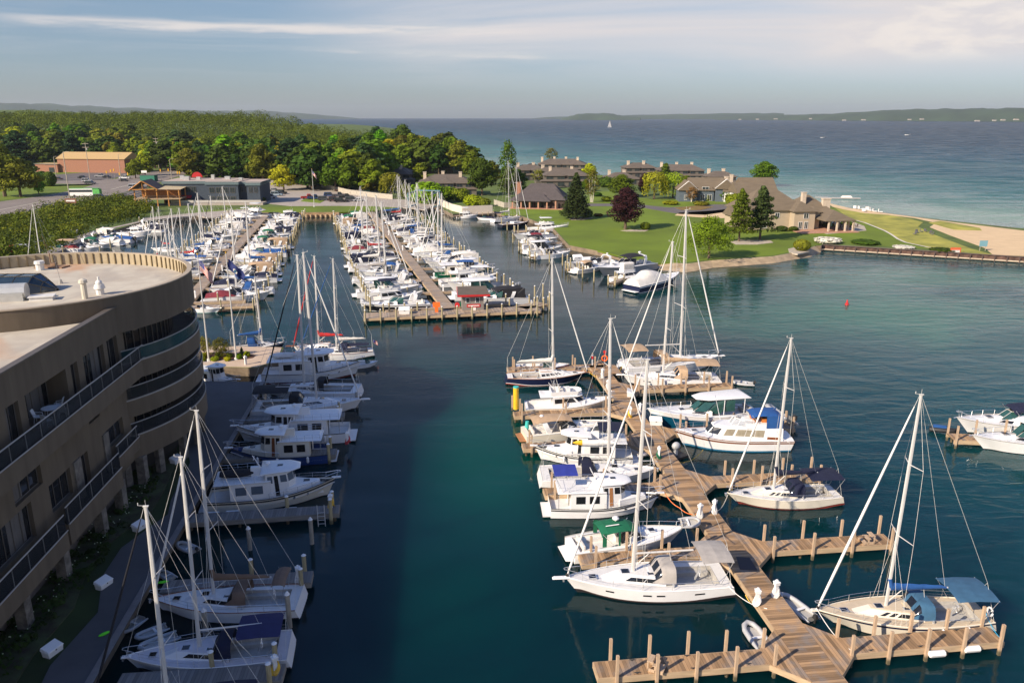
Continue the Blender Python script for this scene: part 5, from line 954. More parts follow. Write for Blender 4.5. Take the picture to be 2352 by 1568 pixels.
def tree_mesh(kind, seed, dens=1.0, ls=1.0):
    """unit trees: 10 m tall crown meshes, later scaled"""
    key = (kind, seed, dens, ls)
    if key in TREE: return TREE[key]
    r_ = random.Random(seed * 31 + hash(len(kind)) % 97 + ord(kind[0])); mb = MB(); tk = MB()
    if kind in ('round', 'oval', 'wide'):
        W_ = dict(round=3.9, oval=2.9, wide=4.8)[kind]; zb = dict(round=1.1, oval=.9, wide=1.0)[kind]; nl = 15
        tk.tube((0, 0, -.5), (0, 0, 3), .28, .2, 7)
        for k in range(7): a = k * 2.4 + r_.random(); tk.tube((0, 0, 2 + k * .35), (W_ * .5 * cos(a), W_ * .5 * sin(a), 4.2 + k * .5), .12, .04, 5)
        tk.tube((0, 0, 3), (0, 0, 7.5), .2, .06, 6); n = int(125 * dens)
        for k in range(nl):
            f = (k + .5) / nl; z = zb + 1.2 + (9.0 - zb - 1.2) * f; rad = W_ * sin(pi * (.22 + .72 * f)) ** .8; a = k * 2.39996 + r_.uniform(-.3, .3); rr = rad * r_.uniform(.5, .72) if f < .9 else 0
            s_ = r_.uniform(1.25, 1.9) * (W_ / 3.9) ** .5 * (1 - .25 * f); clumps(mb, (rr * cos(a), rr * sin(a), z), s_ * 1.15, s_ * 1.15, s_ * .85, n, .62 * ls, r_)
        clumps(mb, (0, 0, 5.6), W_ * .72, W_ * .72, 3.4, int(520 * dens), .75 * ls, r_, .35)
    elif kind == 'pine':                       # irregular tiers of flat foliage on a tall trunk
        tk.tube((0, 0, -.5), (0, 0, 9.6), .24, .04, 7)
        for k in range(30):
            f = k / 29; z = 1.8 + 7.9 * f; rad = (2.9 * (1 - f) ** .75 + .35) * r_.uniform(.7, 1.15); a = k * 2.4 + r_.uniform(-.4, .4); tk.tube((0, 0, z), (rad * .8 * cos(a), rad * .8 * sin(a), z + .25), .05, .02, 4)
            clumps(mb, (rad * .62 * cos(a), rad * .62 * sin(a), z + .15), rad * .52 + .3, rad * .52 + .3, .5, int(75 * dens), .52 * ls, r_, .2)
    elif kind == 'spruce':
        tk.tube((0, 0, -.5), (0, 0, 9.8), .2, .03, 7)
        for k in range(30):
            f = k / 29; z = 1.1 + 8.7 * f; rad = 2.35 * (1 - f) ** .85 + .12; m_ = max(5, int(13 * (1 - f)))
            for j in range(m_):
                a = 2 * pi * (j + r_.random() * .5) / m_ + k; rr = rad * r_.uniform(.78, 1.12); clumps(mb, (rr * .62 * cos(a), rr * .62 * sin(a), z - rr * .10), rr * .42 + .1, rr * .42 + .1, .30, int(11 * dens), .42 * ls, r_, .1)
    elif kind == 'willow':
        tk.tube((0, 0, -.5), (0, 0, 4.5), .35, .2, 7); clumps(mb, (0, 0, 7), 3.6, 3.6, 2.4, int(900 * dens), .6 * ls, r_, .5)
        for k in range(46):
            a = r_.uniform(0, 6.3); rr = 4.0 * sqrt(r_.uniform(.25, 1)); zt = 8.0 - rr * .45; zb_ = r_.uniform(1.0, 3.0)
            for j in range(int(26 * dens)): f = r_.random(); clumps(mb, (rr * (1 + .12 * (1 - f)) * cos(a), rr * (1 + .12 * (1 - f)) * sin(a), zb_ + (zt - zb_) * f), .35, .35, .5, 1, .5 * ls, r_, 0)
    elif kind == 'birch':
        for k in range(3): tk.tube((k * .3 - .3, 0, -.5), ((k - 1) * .9, .3 * (k - 1), 8.6), .13, .03, 6)
        for k in range(16): a = k * 2.4; z = 3 + 6.4 * k / 15; rr = 2.3 * sin(pi * (.15 + .8 * k / 15)); clumps(mb, (rr * .7 * cos(a), rr * .7 * sin(a), z), 1.1, 1.1, 1.2, int(60 * dens), .42 * ls, r_, .1)
    elif kind == 'bush':
        for k in range(7): a = k * 2.4; rr = 2.2 if k else 0; clumps(mb, (rr * cos(a), rr * sin(a), 4.2 + r_.uniform(-1, 1.5)), 3.2, 3.2, 3.6, int(150 * dens), 1.5 * ls, r_, .6)
        clumps(mb, (0, 0, 4), 4.8, 4.8, 4.6, int(700 * dens), 1.5 * ls, r_, .8, low=-.85); tk.tube((0, 0, -.5), (0, 0, 4), .3)
    elif kind == 'topiary': clumps(mb, (0, 0, 5), 4.4, 4.4, 5, int(1800 * dens), 1.1 * ls, r_, .93, low=-1); tk.tube((0, 0, -.5), (0, 0, 4), .4)
    elif kind == 'cone': 
        for k in range(12): f = k / 11; clumps(mb, (0, 0, .6 + 9 * f), 2.6 * (1 - f) ** .8 + .2, 2.6 * (1 - f) ** .8 + .2, .9, int(110 * dens), .7 * ls, r_, .75, low=-1)
        tk.tube((0, 0, -.5), (0, 0, 8), .2)
    def mk(b, nm):
        me = bpy.data.meshes.new(nm); me.from_pydata(b.v, [], b.f); me.update(); return me
    TREE[key] = (mk(mb, 'crown'), mk(tk, 'trunk')); return TREE[key]
def tree(x, y, h, wf, kind, leaf, label, cat='tree', name='tree', group=None, seed=0, dens=1.0, ls=1.0, bark=None, z=None):
    cm, tm = tree_mesh(kind, seed, dens, ls); key = (cm.name, leaf)
    rt = empty(name, (x, y, Tz(x, y) if z is None else z), rnd.uniform(0, 6.28), label=label, cat=cat, group=group); k = h / 10; rt.scale = (k * wf, k * wf, k)
    for nm, me, m in (('crown', cm, LF[leaf]), ('trunk', tm, bark or M_bark)):
        kk = (me.name, m.name)
        if kk not in TREE:
            c = me.copy(); c.materials.clear(); c.materials.append(m); TREE[kk] = c
        link(nm, TREE[kk], rt)
    return rt
def ptree(px, py, hp, wp, kind, leaf, label, cat='tree', name='tree', group=None, seed=0, dens=1., ls=1., bark=None, hz=GR):
    """a tree whose foot, height and width were read off the photo"""
    p = G(px, py, hz); Z = p.y * cT + (CAMH - hz) * sT; h = hp * Z / FPX * 1.10; wp *= 1.22; w0 = dict(round=8.6, oval=6.6, wide=10.2, pine=6.2, spruce=4.8, willow=8.6, birch=5.4, bush=10, topiary=8.8, cone=5.4)[kind]
    return tree(p.x, p.y, h, (wp * Z / FPX) / (w0 * h / 10), kind, leaf, label, cat, name, group, seed, dens, ls, bark, hz)
# trees one can tell apart: px, py of the foot, height and width in picture units
T_ = [
 (1436, 527, 90, 74, 'oval', 'purple', 'large dark purple leaved tree standing in the middle of the lawn', 'round_tree', 1, 2.2, .55), (1322, 503, 94, 62, 'spruce', 'spruce', 'broad dark spruce on the left part of the lawn', 'spruce_tree', 1, 2.2, .8),
 (1697, 555, 106, 54, 'pine', 'pine', 'left one of the two conifers in front of the large tan house', 'pine_tree', 1, 1.8, .8), (1745, 551, 108, 62, 'pine', 'spruce', 'right one of the two conifers in front of the large tan house, touching its wall', 'pine_tree', 2, 2., .8),
 (1628, 594, 92, 100, 'wide', 'green', 'wide light green tree leaning over the small beach', 'broadleaf_tree', 2, 2.2, .5), (1502, 458, 62, 56, 'willow', 'willow', 'left of the two yellow green willows behind the driveway', 'willow_tree', 1, 1.2, .8), (1545, 456, 58, 48, 'willow', 'willow', 'right of the two yellow green willows behind the driveway', 'willow_tree', 2, 1.2, .8),
 (1527, 430, 48, 34, 'pine', 'pine', 'dark conifer rising behind the two willows', 'pine_tree', 3, 1, 1), (1427, 453, 48, 62, 'round', 'green', 'round green tree between the houses behind the purple tree', 'broadleaf_tree', 3, 1.3, .8), (1478, 450, 48, 28, 'oval', 'purple', 'small dark purple tree beside the willows', 'purple_tree', 2, 1, .8),
 (1359, 465, 66, 36, 'birch', 'olive', 'thin birch with white stems at the right of the spruce', 'birch_tree', 1, 1, .9), (1353, 412, 34, 34, 'round', 'lime', 'bright yellow green tree at the right end of the long roof', 'broadleaf_tree', 4, 1, 1), (1753, 423, 48, 58, 'round', 'green', 'round dark green tree by the lake behind the large tan house', 'broadleaf_tree', 5, 1.6, .8),
 (1660, 462, 34, 38, 'round', 'green', 'small round tree beside the blue grey house gable', 'broadleaf_tree', 6, 1.2, .9), (1588, 464, 30, 30, 'birch', 'rust', 'thin brownish shrub tree against the blue grey house', 'broadleaf_tree', 2, 1.2, .9), (1625, 462, 24, 14, 'cone', 'lime', 'small yellow cone shrub by the blue grey house', 'cone_shrub', 1, .6, 1),
 (1247, 473, 32, 34, 'round', 'olive', 'small olive tree in front of the dark roofed house', 'broadleaf_tree', 7, 1.2, .9), (1237, 421, 28, 34, 'birch', 'olive', 'sparse olive tree between the grey roofs', 'broadleaf_tree', 3, 1, 1), (1266, 372, 28, 32, 'birch', 'olive', 'pale sparse tree sticking up behind the long roof with chimneys', 'broadleaf_tree', 4, 1, 1), (1222, 388, 12, 20, 'bush', 'purple', 'dark red bush left of the long roof', 'bush', 1, .5, 1),
 (1107, 449, 80, 68, 'round', 'dark', 'big dark green tree left of the tall willow near the yacht masts', 'broadleaf_tree', 8, 1.6, .8), (1167, 440, 102, 40, 'birch', 'green', 'tall narrow leaning tree against the water', 'broadleaf_tree', 5, 1.4, 1), (1170, 454, 62, 50, 'round', 'dark', 'dark bushy tree at the foot of the tall narrow tree', 'broadleaf_tree', 9, 1.2, .9),
 (984, 467, 52, 62, 'bush', 'bright', 'large bright green bush behind the boat lift', 'bush', 2, 1.4, .7), (1026, 458, 30, 46, 'bush', 'bright', 'smaller bright green bush right of the large one', 'bush', 3, 1, .8), (1058, 462, 30, 34, 'bush', 'green', 'round green bush behind the white wall', 'bush', 4, 1, .9), (1086, 473, 26, 36, 'bush', 'lime', 'yellow green bush behind the white wall', 'bush', 5, 1, .9), (1112, 474, 20, 26, 'bush', 'olive', 'olive bush at the right end of the white wall', 'bush', 6, 1, .9),
 (927, 376, 82, 62, 'round', 'dark', 'tallest dark tree of the clump left of the grey condominiums', 'broadleaf_tree', 10, 1.3, 1), (948, 386, 72, 44, 'oval', 'green', 'green tree leaning against the tallest dark tree', 'broadleaf_tree', 11, 1.2, 1), (867, 382, 78, 62, 'pine', 'spruce', 'wide dark pine behind the condominiums', 'pine_tree', 4, 1.4, 1.1), (980, 392, 70, 46, 'oval', 'green', 'tall green tree over the brick chimney', 'broadleaf_tree', 12, 1.2, 1),
 (1015, 386, 74, 62, 'round', 'pine', 'dark tree between two roofs of the condominiums', 'broadleaf_tree', 13, 1.2, 1), (1058, 400, 72, 66, 'oval', 'olive', 'tall rounded olive tree at the right end of the woods', 'broadleaf_tree', 14, 1.3, .9), (889, 392, 44, 46, 'round', 'lime', 'bright yellow green tree left of the condominium roof', 'broadleaf_tree', 15, 1.2, 1),
 (652, 437, 54, 58, 'round', 'lime', 'bright yellow tree at the entrance of the parking lot', 'broadleaf_tree', 16, 1.3, .9), (749, 426, 60, 46, 'pine', 'bright', 'bright green conifer behind the parking lot', 'pine_tree', 5, 1.6, 1), (770, 432, 50, 38, 'pine', 'pine', 'green conifer right of the bright one', 'pine_tree', 6, 1.4, 1), (801, 437, 62, 52, 'pine', 'green', 'broad conifer behind the long fence', 'pine_tree', 7, 1.4, 1), (830, 440, 54, 40, 'round', 'green', 'green tree over the long fence', 'broadleaf_tree', 17, 1.1, 1), (850, 446, 44, 34, 'oval', 'olive', 'olive tree at the end of the long fence', 'broadleaf_tree', 18, 1.1, 1), (899, 452, 54, 50, 'willow', 'olive', 'drooping olive tree above the parked vans', 'willow_tree', 3, 1., 1), (937, 455, 34, 36, 'bush', 'olive', 'olive shrub behind the boat lift', 'bush', 7, 1, 1),
 (48, 452, 84, 92, 'round', 'olive', 'broad green tree right of the tallest one at the left edge', 'broadleaf_tree', 19, 1.6, .8), (12, 452, 112, 88, 'oval', 'olive', 'tall olive tree cut by the left edge above the road', 'broadleaf_tree', 20, 1.6, .8), (90, 448, 44, 24, 'oval', 'bright', 'young thin tree on the grass by the road', 'broadleaf_tree', 21, .9, 1), (100, 427, 30, 26, 'topiary', 'dark', 'left clipped evergreen by the road', 'clipped_shrub', 1, .8, 1), (116, 428, 30, 24, 'topiary', 'dark', 'right clipped evergreen by the road', 'clipped_shrub', 2, .8, 1),
 (459, 410, 54, 92, 'wide', 'dark', 'wide dark tree over the road behind the blue building', 'broadleaf_tree', 22, 1.6, .9), (605, 425, 88, 62, 'oval', 'olive', 'tall olive tree at the corner of the blue building', 'broadleaf_tree', 23, 1.4, .9), (540, 412, 78, 56, 'spruce', 'pine', 'dense conifer behind the flat roof of the blue building', 'spruce_tree', 2, 1.2, 1), (575, 414, 62, 44, 'oval', 'dark', 'dark narrow tree left of the corner tree', 'broadleaf_tree', 24, 1.2, 1), (305, 462, 12, 15, 'topiary', 'dark', 'round clipped bush beside the timber pavilion', 'clipped_shrub', 1, .5, 1), (603, 466, 12, 14, 'topiary', 'dark', 'round clipped bush at the right end of the blue building', 'clipped_shrub', 2, .5, 1),
 (1482, 528, 16, 20, 'topiary', 'green', 'low round bush beside the purple tree', 'clipped_shrub', 1, .9, .8), (1347, 500, 18, 24, 'topiary', 'dark', 'low dark bush at the right of the spruce', 'clipped_shrub', 2, .9, .8), (1374, 497, 7, 18, 'bush', 'rust', 'small rusty flowering bush on the lawn', 'bush', 8, .5, 1.2), (1841, 576, 24, 32, 'topiary', 'olive', 'clipped box shaped shrub beside the beach', 'clipped_shrub', 3, 1, .8),
 (1900, 558, 14, 50, 'bush', 'flowers', 'white flowering bush at the start of the sheet pile wall', 'bush', 9, 1, 1), (1988, 560, 9, 52, 'bush', 'dark', 'low dark shrub along the sheet pile wall', 'bush', 10, .9, 1), (2165, 578, 9, 46, 'bush', 'dark', 'low dark shrub near the red sign on the wall', 'bush', 11, .9, 1), (1700, 486, 12, 20, 'bush', 'olive', 'small shrub in the stony front garden', 'bush', 12, .7, 1),
 (1393, 463, 12, 20, 'bush', 'green', 'low green shrub by the driveway entrance', 'bush', 2, .6, 1), (1372, 451, 10, 18, 'bush', 'dark', 'dark low shrub right of the birch', 'bush', 3, .6, 1), (966, 424, 46, 38, 'oval', 'green', 'green tree between the first two grey condominiums', 'broadleaf_tree', 5, 1, 1), (1190, 436, 44, 40, 'round', 'dark', 'dark tree left of the brick chimney', 'broadleaf_tree', 6, 1, 1), (1213, 452, 26, 34, 'bush', 'green', 'green bush beside the brick chimney', 'bush', 7, 1, 1), (1345, 440, 26, 26, 'round', 'green', 'small green tree behind the white stemmed birch', 'broadleaf_tree', 8, 1, 1), (1392, 430, 24, 30, 'bush', 'dark', 'dark bush in front of the low garages', 'bush', 9, 1, 1), (1575, 440, 34, 34, 'oval', 'green', 'green tree at the left gable of the slate blue house', 'broadleaf_tree', 9, 1, 1), (1685, 470, 26, 34, 'bush', 'green', 'green bush between the slate blue house and the white gable', 'bush', 10, 1, 1), (1610, 472, 10, 30, 'bush', 'olive', 'low olive shrubs before the slate blue house', 'bush', 11, .7, 1),
 (1540, 470, 9, 30, 'bush', 'lime', 'low yellow shrubs at the foot of the willows', 'bush', 12, .7, 1), (1795, 531, 11, 22, 'topiary', 'dark', 'dark round shrub against the tan house wall', 'clipped_shrub', 4, .8, 1), (1822, 531, 10, 18, 'topiary', 'dark', 'smaller round shrub right of it at the tan house', 'clipped_shrub', 5, .8, 1), (1900, 520, 9, 30, 'bush', 'olive', 'olive planting among the terrace stones', 'bush', 2, .7, 1), (1945, 517, 9, 26, 'bush', 'dark', 'dark planting at the right of the stone terrace', 'bush', 3, .7, 1), (2075, 570, 6, 40, 'bush', 'flowers', 'pale low flowers along the sheet pile wall', 'bush', 4, .7, 1), (1085, 412, 60, 46, 'oval', 'green', 'green tree behind the wide grey condominium near the water', 'broadleaf_tree', 11, 1, 1), (1130, 424, 50, 42, 'round', 'olive', 'olive tree filling the gap behind the big dark tree', 'broadleaf_tree', 12, 1, 1), (962, 464, 28, 44, 'bush', 'green', 'green shrubs left of the bright bushes behind the boat lift', 'bush', 13, 1, 1), (312, 410, 40, 36, 'round', 'green', 'green tree at the right of the brick hall verge', 'broadleaf_tree', 13, 1, 1), (334, 404, 48, 40, 'oval', 'lime', 'yellow green tree at the woods edge near the green dumpster', 'broadleaf_tree', 14, 1, 1), (424, 398, 46, 36, 'round', 'green', 'green tree beside the white cottage at the road bend', 'broadleaf_tree', 15, 1, 1), (870, 440, 40, 34, 'oval', 'green', 'green tree in front of the left condominium', 'broadleaf_tree', 17, 1, 1),
 (1000, 447, 24, 26, 'round', 'olive', 'small olive tree before the wide condominium', 'broadleaf_tree', 10, 1, 1), (0, 0, 0, 0, 0, 0, 0, 0, 0, 0, 0)]
for (px, py, hp, wp, kd, lf, lb, nm, sd, dn, ls) in T_[:-1]:
    ptree(px, py, hp, wp, kd, lf, lb, 'tree' if 'tree' in nm else 'shrub', nm, None, sd, dn, ls, M_birch if kd == 'birch' else None)
for k, (px, py, h, w_, lf) in enumerate(((640, 417, 44, 30, 'green'), (662, 419, 40, 30, 'dark'), (684, 424, 58, 44, 'dark'), (705, 428, 46, 36, 'green'), (722, 430, 34, 30, 'green'), (500, 405, 60, 50, 'dark'), (480, 403, 50, 40, 'green'))):
    ptree(px, py, h, w_, ('round', 'oval', 'pine')[k % 3], lf, ['green tree at the left of the bright yellow tree', 'dark tree rising behind the bright yellow tree', 'large dark tree left of the bright conifer', 'green tree at the foot of the bright conifer', 'short green conifer at the start of the long fence', 'dark conifer behind the wide dark tree', 'green tree in the gap behind the wide dark tree'][k], 'tree', 'broadleaf_tree', None, 30 + k, 1.2, 1)
# woodland: individual trees, nearest first, then the far wood as one mass
kinds = [('round', 'green'), ('oval', 'green'), ('round', 'dark'), ('oval', 'dark'), ('pine', 'pine'), ('round', 'olive'), ('pine', 'spruce'), ('oval', 'olive'), ('round', 'green'), ('wide', 'dark'), ('pine', 'bright'), ('round', 'lime')]
def front(px):
    for a, b, c, d_ in ((-400, 120, 560, 560), (120, 300, 565, 560), (300, 430, 545, 470), (430, 600, 430, 425), (600, 690, 440, 430), (690, 760, 372, 358), (760, 862, 354, 352), (862, 880, 420, 455), (880, 1095, 470, 470)):
        if a <= px < b: return c + (d_ - c) * (px - a) / (b - a)
    return 9999
cand = []; r_ = random.Random(5); cell = {}
for _ in range(60000):
    y = r_.uniform(350, 900) if _ < 45000 else r_.uniform(900, 1350); px = r_.uniform(-120, 1096); Z = y * cT + 8; x = (px - 1176) * Z / FPX
    if y < front(px) + r_.uniform(0, 6): continue
    if px > (1085 - (y - 470) * 1.0 if y < 640 else 912 - (y - 640) * .83): continue
    sp = 10.8 + (y - 400) * .016; k = (int(x / sp), int(y / sp))
    if any((x - a) ** 2 + (y - b) ** 2 < (sp * .85) ** 2 for i in (-1, 0, 1) for j in (-1, 0, 1) for a, b in cell.get((k[0] + i, k[1] + j), [])): continue
    cell.setdefault(k, []).append((x, y)); cand.append((y - front(px), x, y, px))
cand.sort(key=lambda c: c[2]); ind = [c for c in cand if c[0] < 150][:285]; rest = [c for c in cand if c not in ind]
def th(px, y):
    return 16.5 if px < 800 else 18
W1 = ('broad', 'rounded', 'tall', 'leafy', 'dense', 'ragged'); 
LN = dict(green='green', dark='dark green', pine='mid green', olive='olive', spruce='deep green', bright='bright green', lime='yellow green')
OR = 'first second third fourth fifth sixth seventh eighth ninth tenth eleventh twelfth thirteenth fourteenth fifteenth sixteenth seventeenth eighteenth nineteenth twentieth'.split(); WT = {}
for i, (f, x, y, px) in enumerate(ind):
    kd, lf = kinds[r_.randrange(len(kinds))] if r_.random() < .85 else ('round', 'dark'); h = th(px, y) * r_.uniform(.78, 1.22) * (1.12 if kd == 'pine' else 1)
    depth = 'front edge' if f < 25 else ('second row' if f < 55 else 'upper slope'); side = 'above the brick hall' if px < 300 else 'above the road bend' if px < 440 else 'above the blue building' if px < 620 else 'above the parking lot' if px < 860 else 'near the condominiums'
    o_ = tree(x, y, h, r_.uniform(1.15, 1.5) * (1.25 if kd == 'pine' else 1), kd, lf, '%s %s %s, %s of the woods, %s' % (W1[i % 6], LN[lf], 'conifer' if kd in ('pine', 'spruce') else 'tree', depth, side), 'tree', 'woodland_tree', 'trees of the woodland behind the marina', i % 5 + 1, .8, 1.45)
    WT.setdefault(o_['label'], []).append((px, o_))
for lb, l_ in WT.items():
    if len(l_) > 1:
        a, b = lb.split(', ', 1)
        for k, (px, o_) in enumerate(sorted(l_, key=lambda q: q[0])): o_['label'] = '%s %s from left, %s' % (a, OR[min(k, 19)], b.replace('of the woods', 'of woods'))
# far woods: one object made of the same crowns
mb = MB(); 
for (f, x, y, px) in rest[:1050]:
    h = th(px, y) * r_.uniform(.8, 1.2); k = h / 10; z = Tz(x, y)
    k *= r_.uniform(.85, 1.35); clumps(mb, (x, y, z + h * .55), 4.6 * k, 4.6 * k, 4.9 * k, 320, 1.05, r_, .84, low=-.2)
fw = leafmat('far_wood_leaves', (.100, .128, .008), .7, 0); [setattr(n_.inputs['Scale'], 'default_value', .06) for n_ in fw.node_tree.nodes if n_.type == 'TEX_NOISE']
tag(mb.build('far_woods', leafmat('far_wood_leaves', (.100, .128, .008), .7, 0)), 'far off woods covering the slope behind the nearer trees', 'woods', kind='stuff')
# shrub bank between the road and the promenade
bank = [V((*p, 0)) for p in PG([(-250, 600), (0, 508), (96, 487), (175, 474), (262, 461), (310, 470), (345, 478), (352, 492), (318, 503), (238, 520), (205, 530), (178, 548), (120, 575), (60, 600)])]
def inside(x, y, P_):
    c = False; n = len(P_)
    for i in range(n):
        a, b = P_[i], P_[i - 1]
        if (a.y > y) != (b.y > y) and x < (b.x - a.x) * (y - a.y) / (b.y - a.y) + a.x: c = not c
    return c
mb = MB(); mb2 = MB(); xs_ = [p.x for p in bank]; ys_ = [p.y for p in bank]; c = 0
while c < 330:
    x, y = r_.uniform(min(xs_), max(xs_)), r_.uniform(min(ys_), max(ys_))
    if not inside(x, y, bank): continue
    c += 1; s_ = r_.uniform(1.5, 3.6); clumps(mb if r_.random() < .75 else mb2, (x, y, GR + s_ * .35), s_ * 1.35, s_ * 1.35, s_ * r_.uniform(.7, 1.3), 110, .6, r_, .8, low=-.3)
tag(mb.build('roadside_shrubs', leafmat('bank_leaves', (.088, .115, .008), .65, 0)), 'thick green shrubs covering the bank below the road', 'shrubs', kind='stuff')
tag(mb2.build('roadside_shrubs', leafmat('bank_leaves_bright', (.19, .20, .012), .5, 0)), 'yellow green shrubs scattered over the bank below the road', 'shrubs', kind='stuff')
# dark planting along the hotel and little trees on the flag point
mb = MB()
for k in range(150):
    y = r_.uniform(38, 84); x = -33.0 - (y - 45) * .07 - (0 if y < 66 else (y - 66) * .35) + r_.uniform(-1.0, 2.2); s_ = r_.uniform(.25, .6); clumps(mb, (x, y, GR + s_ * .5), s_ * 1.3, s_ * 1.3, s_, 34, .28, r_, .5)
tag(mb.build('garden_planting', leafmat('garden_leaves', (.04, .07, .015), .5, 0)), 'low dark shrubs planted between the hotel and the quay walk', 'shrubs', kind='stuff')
mb = MB()
for k in range(70): y = r_.uniform(40, 66); x = -33.0 - (y - 45) * .07 + r_.uniform(-.6, 1.9); mb.ball((x, y, GR + r_.uniform(.5, 1.0)), .05, .05, .04, nu=5, nv=3)
tag(mb.build('garden_flowers', mat('pale_flowers', (.5, .6, .4), .8)), 'tiny pale flowers dotted through the dark planting', 'flowers', kind='stuff')
for k, (px, py, hp, wp, kd, lf, lb) in enumerate(((509, 822, 46, 48, 'wide', 'olive', 'small spreading tree between the two flagpoles'), (470, 818, 44, 40, 'wide', 'olive', 'small spreading tree touching the hotel balcony'), (467, 823, 14, 16, 'bush', 'lime', 'yellow green shrub left of the spreading tree'), (463, 830, 10, 18, 'bush', 'lime', 'lowest yellow green shrub by the first flagpole'), (504, 821, 14, 15, 'bush', 'dark', 'dark shrub under the spreading tree'), (494, 829, 11, 15, 'bush', 'lime', 'bright shrub in the front row of the flower bed'), (528, 821, 12, 13, 'bush', 'green', 'green shrub right of the spreading tree'), (523, 829, 11, 13, 'bush', 'lime', 'round bright shrub before the second flagpole'), (556, 815, 17, 12, 'cone', 'dark', 'dark cone shrub near the end of the flower bed'), (550, 825, 15, 12, 'bush', 'bright', 'upright bright shrub right of the second flagpole'), (568, 820, 15, 12, 'bush', 'lime', 'yellow shrub at the end of the flower bed'))):
    ptree(px, py, hp, wp, kd, lf, lb, 'tree' if 'tree' in lb else 'shrub', 'small_tree' if 'tree' in lb and 'shrub' not in lb else 'shrub', None, 1 + k % 3, 1., .8 if kd != 'wide' else .6)
# ---------------- buildings on the land ----------------
M_shg = mat('weathered_shingles', (.115, .092, .072), .9, .2, 1.2, stretch=(.3, 1, 3)); M_shb = mat('brown_shingles', (.150, .115, .075), .9, .16, 1.2, stretch=(.3, 1, 3)); M_shd = mat('dark_shingles', (.075, .062, .06), .9, .18, 1.2)
M_sid = mat('grey_siding', (.12, .105, .085), .85, .15, .6); M_tan = mat('tan_siding', (.42, .34, .24), .85, .06, .8); M_bl = mat('slate_blue_siding', (.09, .115, .14), .8, .1, .8); M_wt = mat('white_paint', (.74, .72, .68), .6, .04); M_chim = mat('cream_chimney', (.55, .45, .34), .9, .12); M_brick = mat('red_brown_brick', (.30, .14, .085), .9, .2, 2.); M_brl = mat('pinkish_brick', (.42, .22, .14), .9, .15, 2.)
M_pw = mat('window_glass', (.03, .04, .045), .08, .2, spec=.7)
def roof(mb, x0, x1, y0, y1, z, h, kind, ov=.6, ax='x'):
    x0 -= ov; x1 += ov; y0 -= ov; y1 += ov
    if ax == 'y': P_ = lambda a, b, c: (b, a, c); a0, a1, b0, b1 = y0, y1, x0, x1
    else: P_ = lambda a, b, c: (a, b, c); a0, a1, b0, b1 = x0, x1, y0, y1
    bm = (b0 + b1) / 2; i_ = (b1 - b0) / 2 * (.95 if kind == 'hip' else 0); i_ = min(i_, (a1 - a0) / 2 - .05)
    c = [P_(a0, b0, z), P_(a1, b0, z), P_(a1, b1, z), P_(a0, b1, z)]; r0, r1 = P_(a0 + i_, bm, z + h), P_(a1 - i_, bm, z + h); lo = [(p[0], p[1], p[2] - .22) for p in c]
    mb.poly([c[0], c[1], r1, r0]); mb.poly([c[2], c[3], r0, r1]); mb.poly([c[1], c[2], r1]); mb.poly([c[3], c[0], r0]); mb.poly(lo[::-1])
    for k in range(4): mb.quad(lo[k], lo[(k + 1) % 4], c[(k + 1) % 4], c[k])
M_fas = mat('teal_grey_fascia', (.10, .14, .15), .7); M_dsl = mat('dark_slate_siding', (.040, .055, .075), .8, .1, .8)
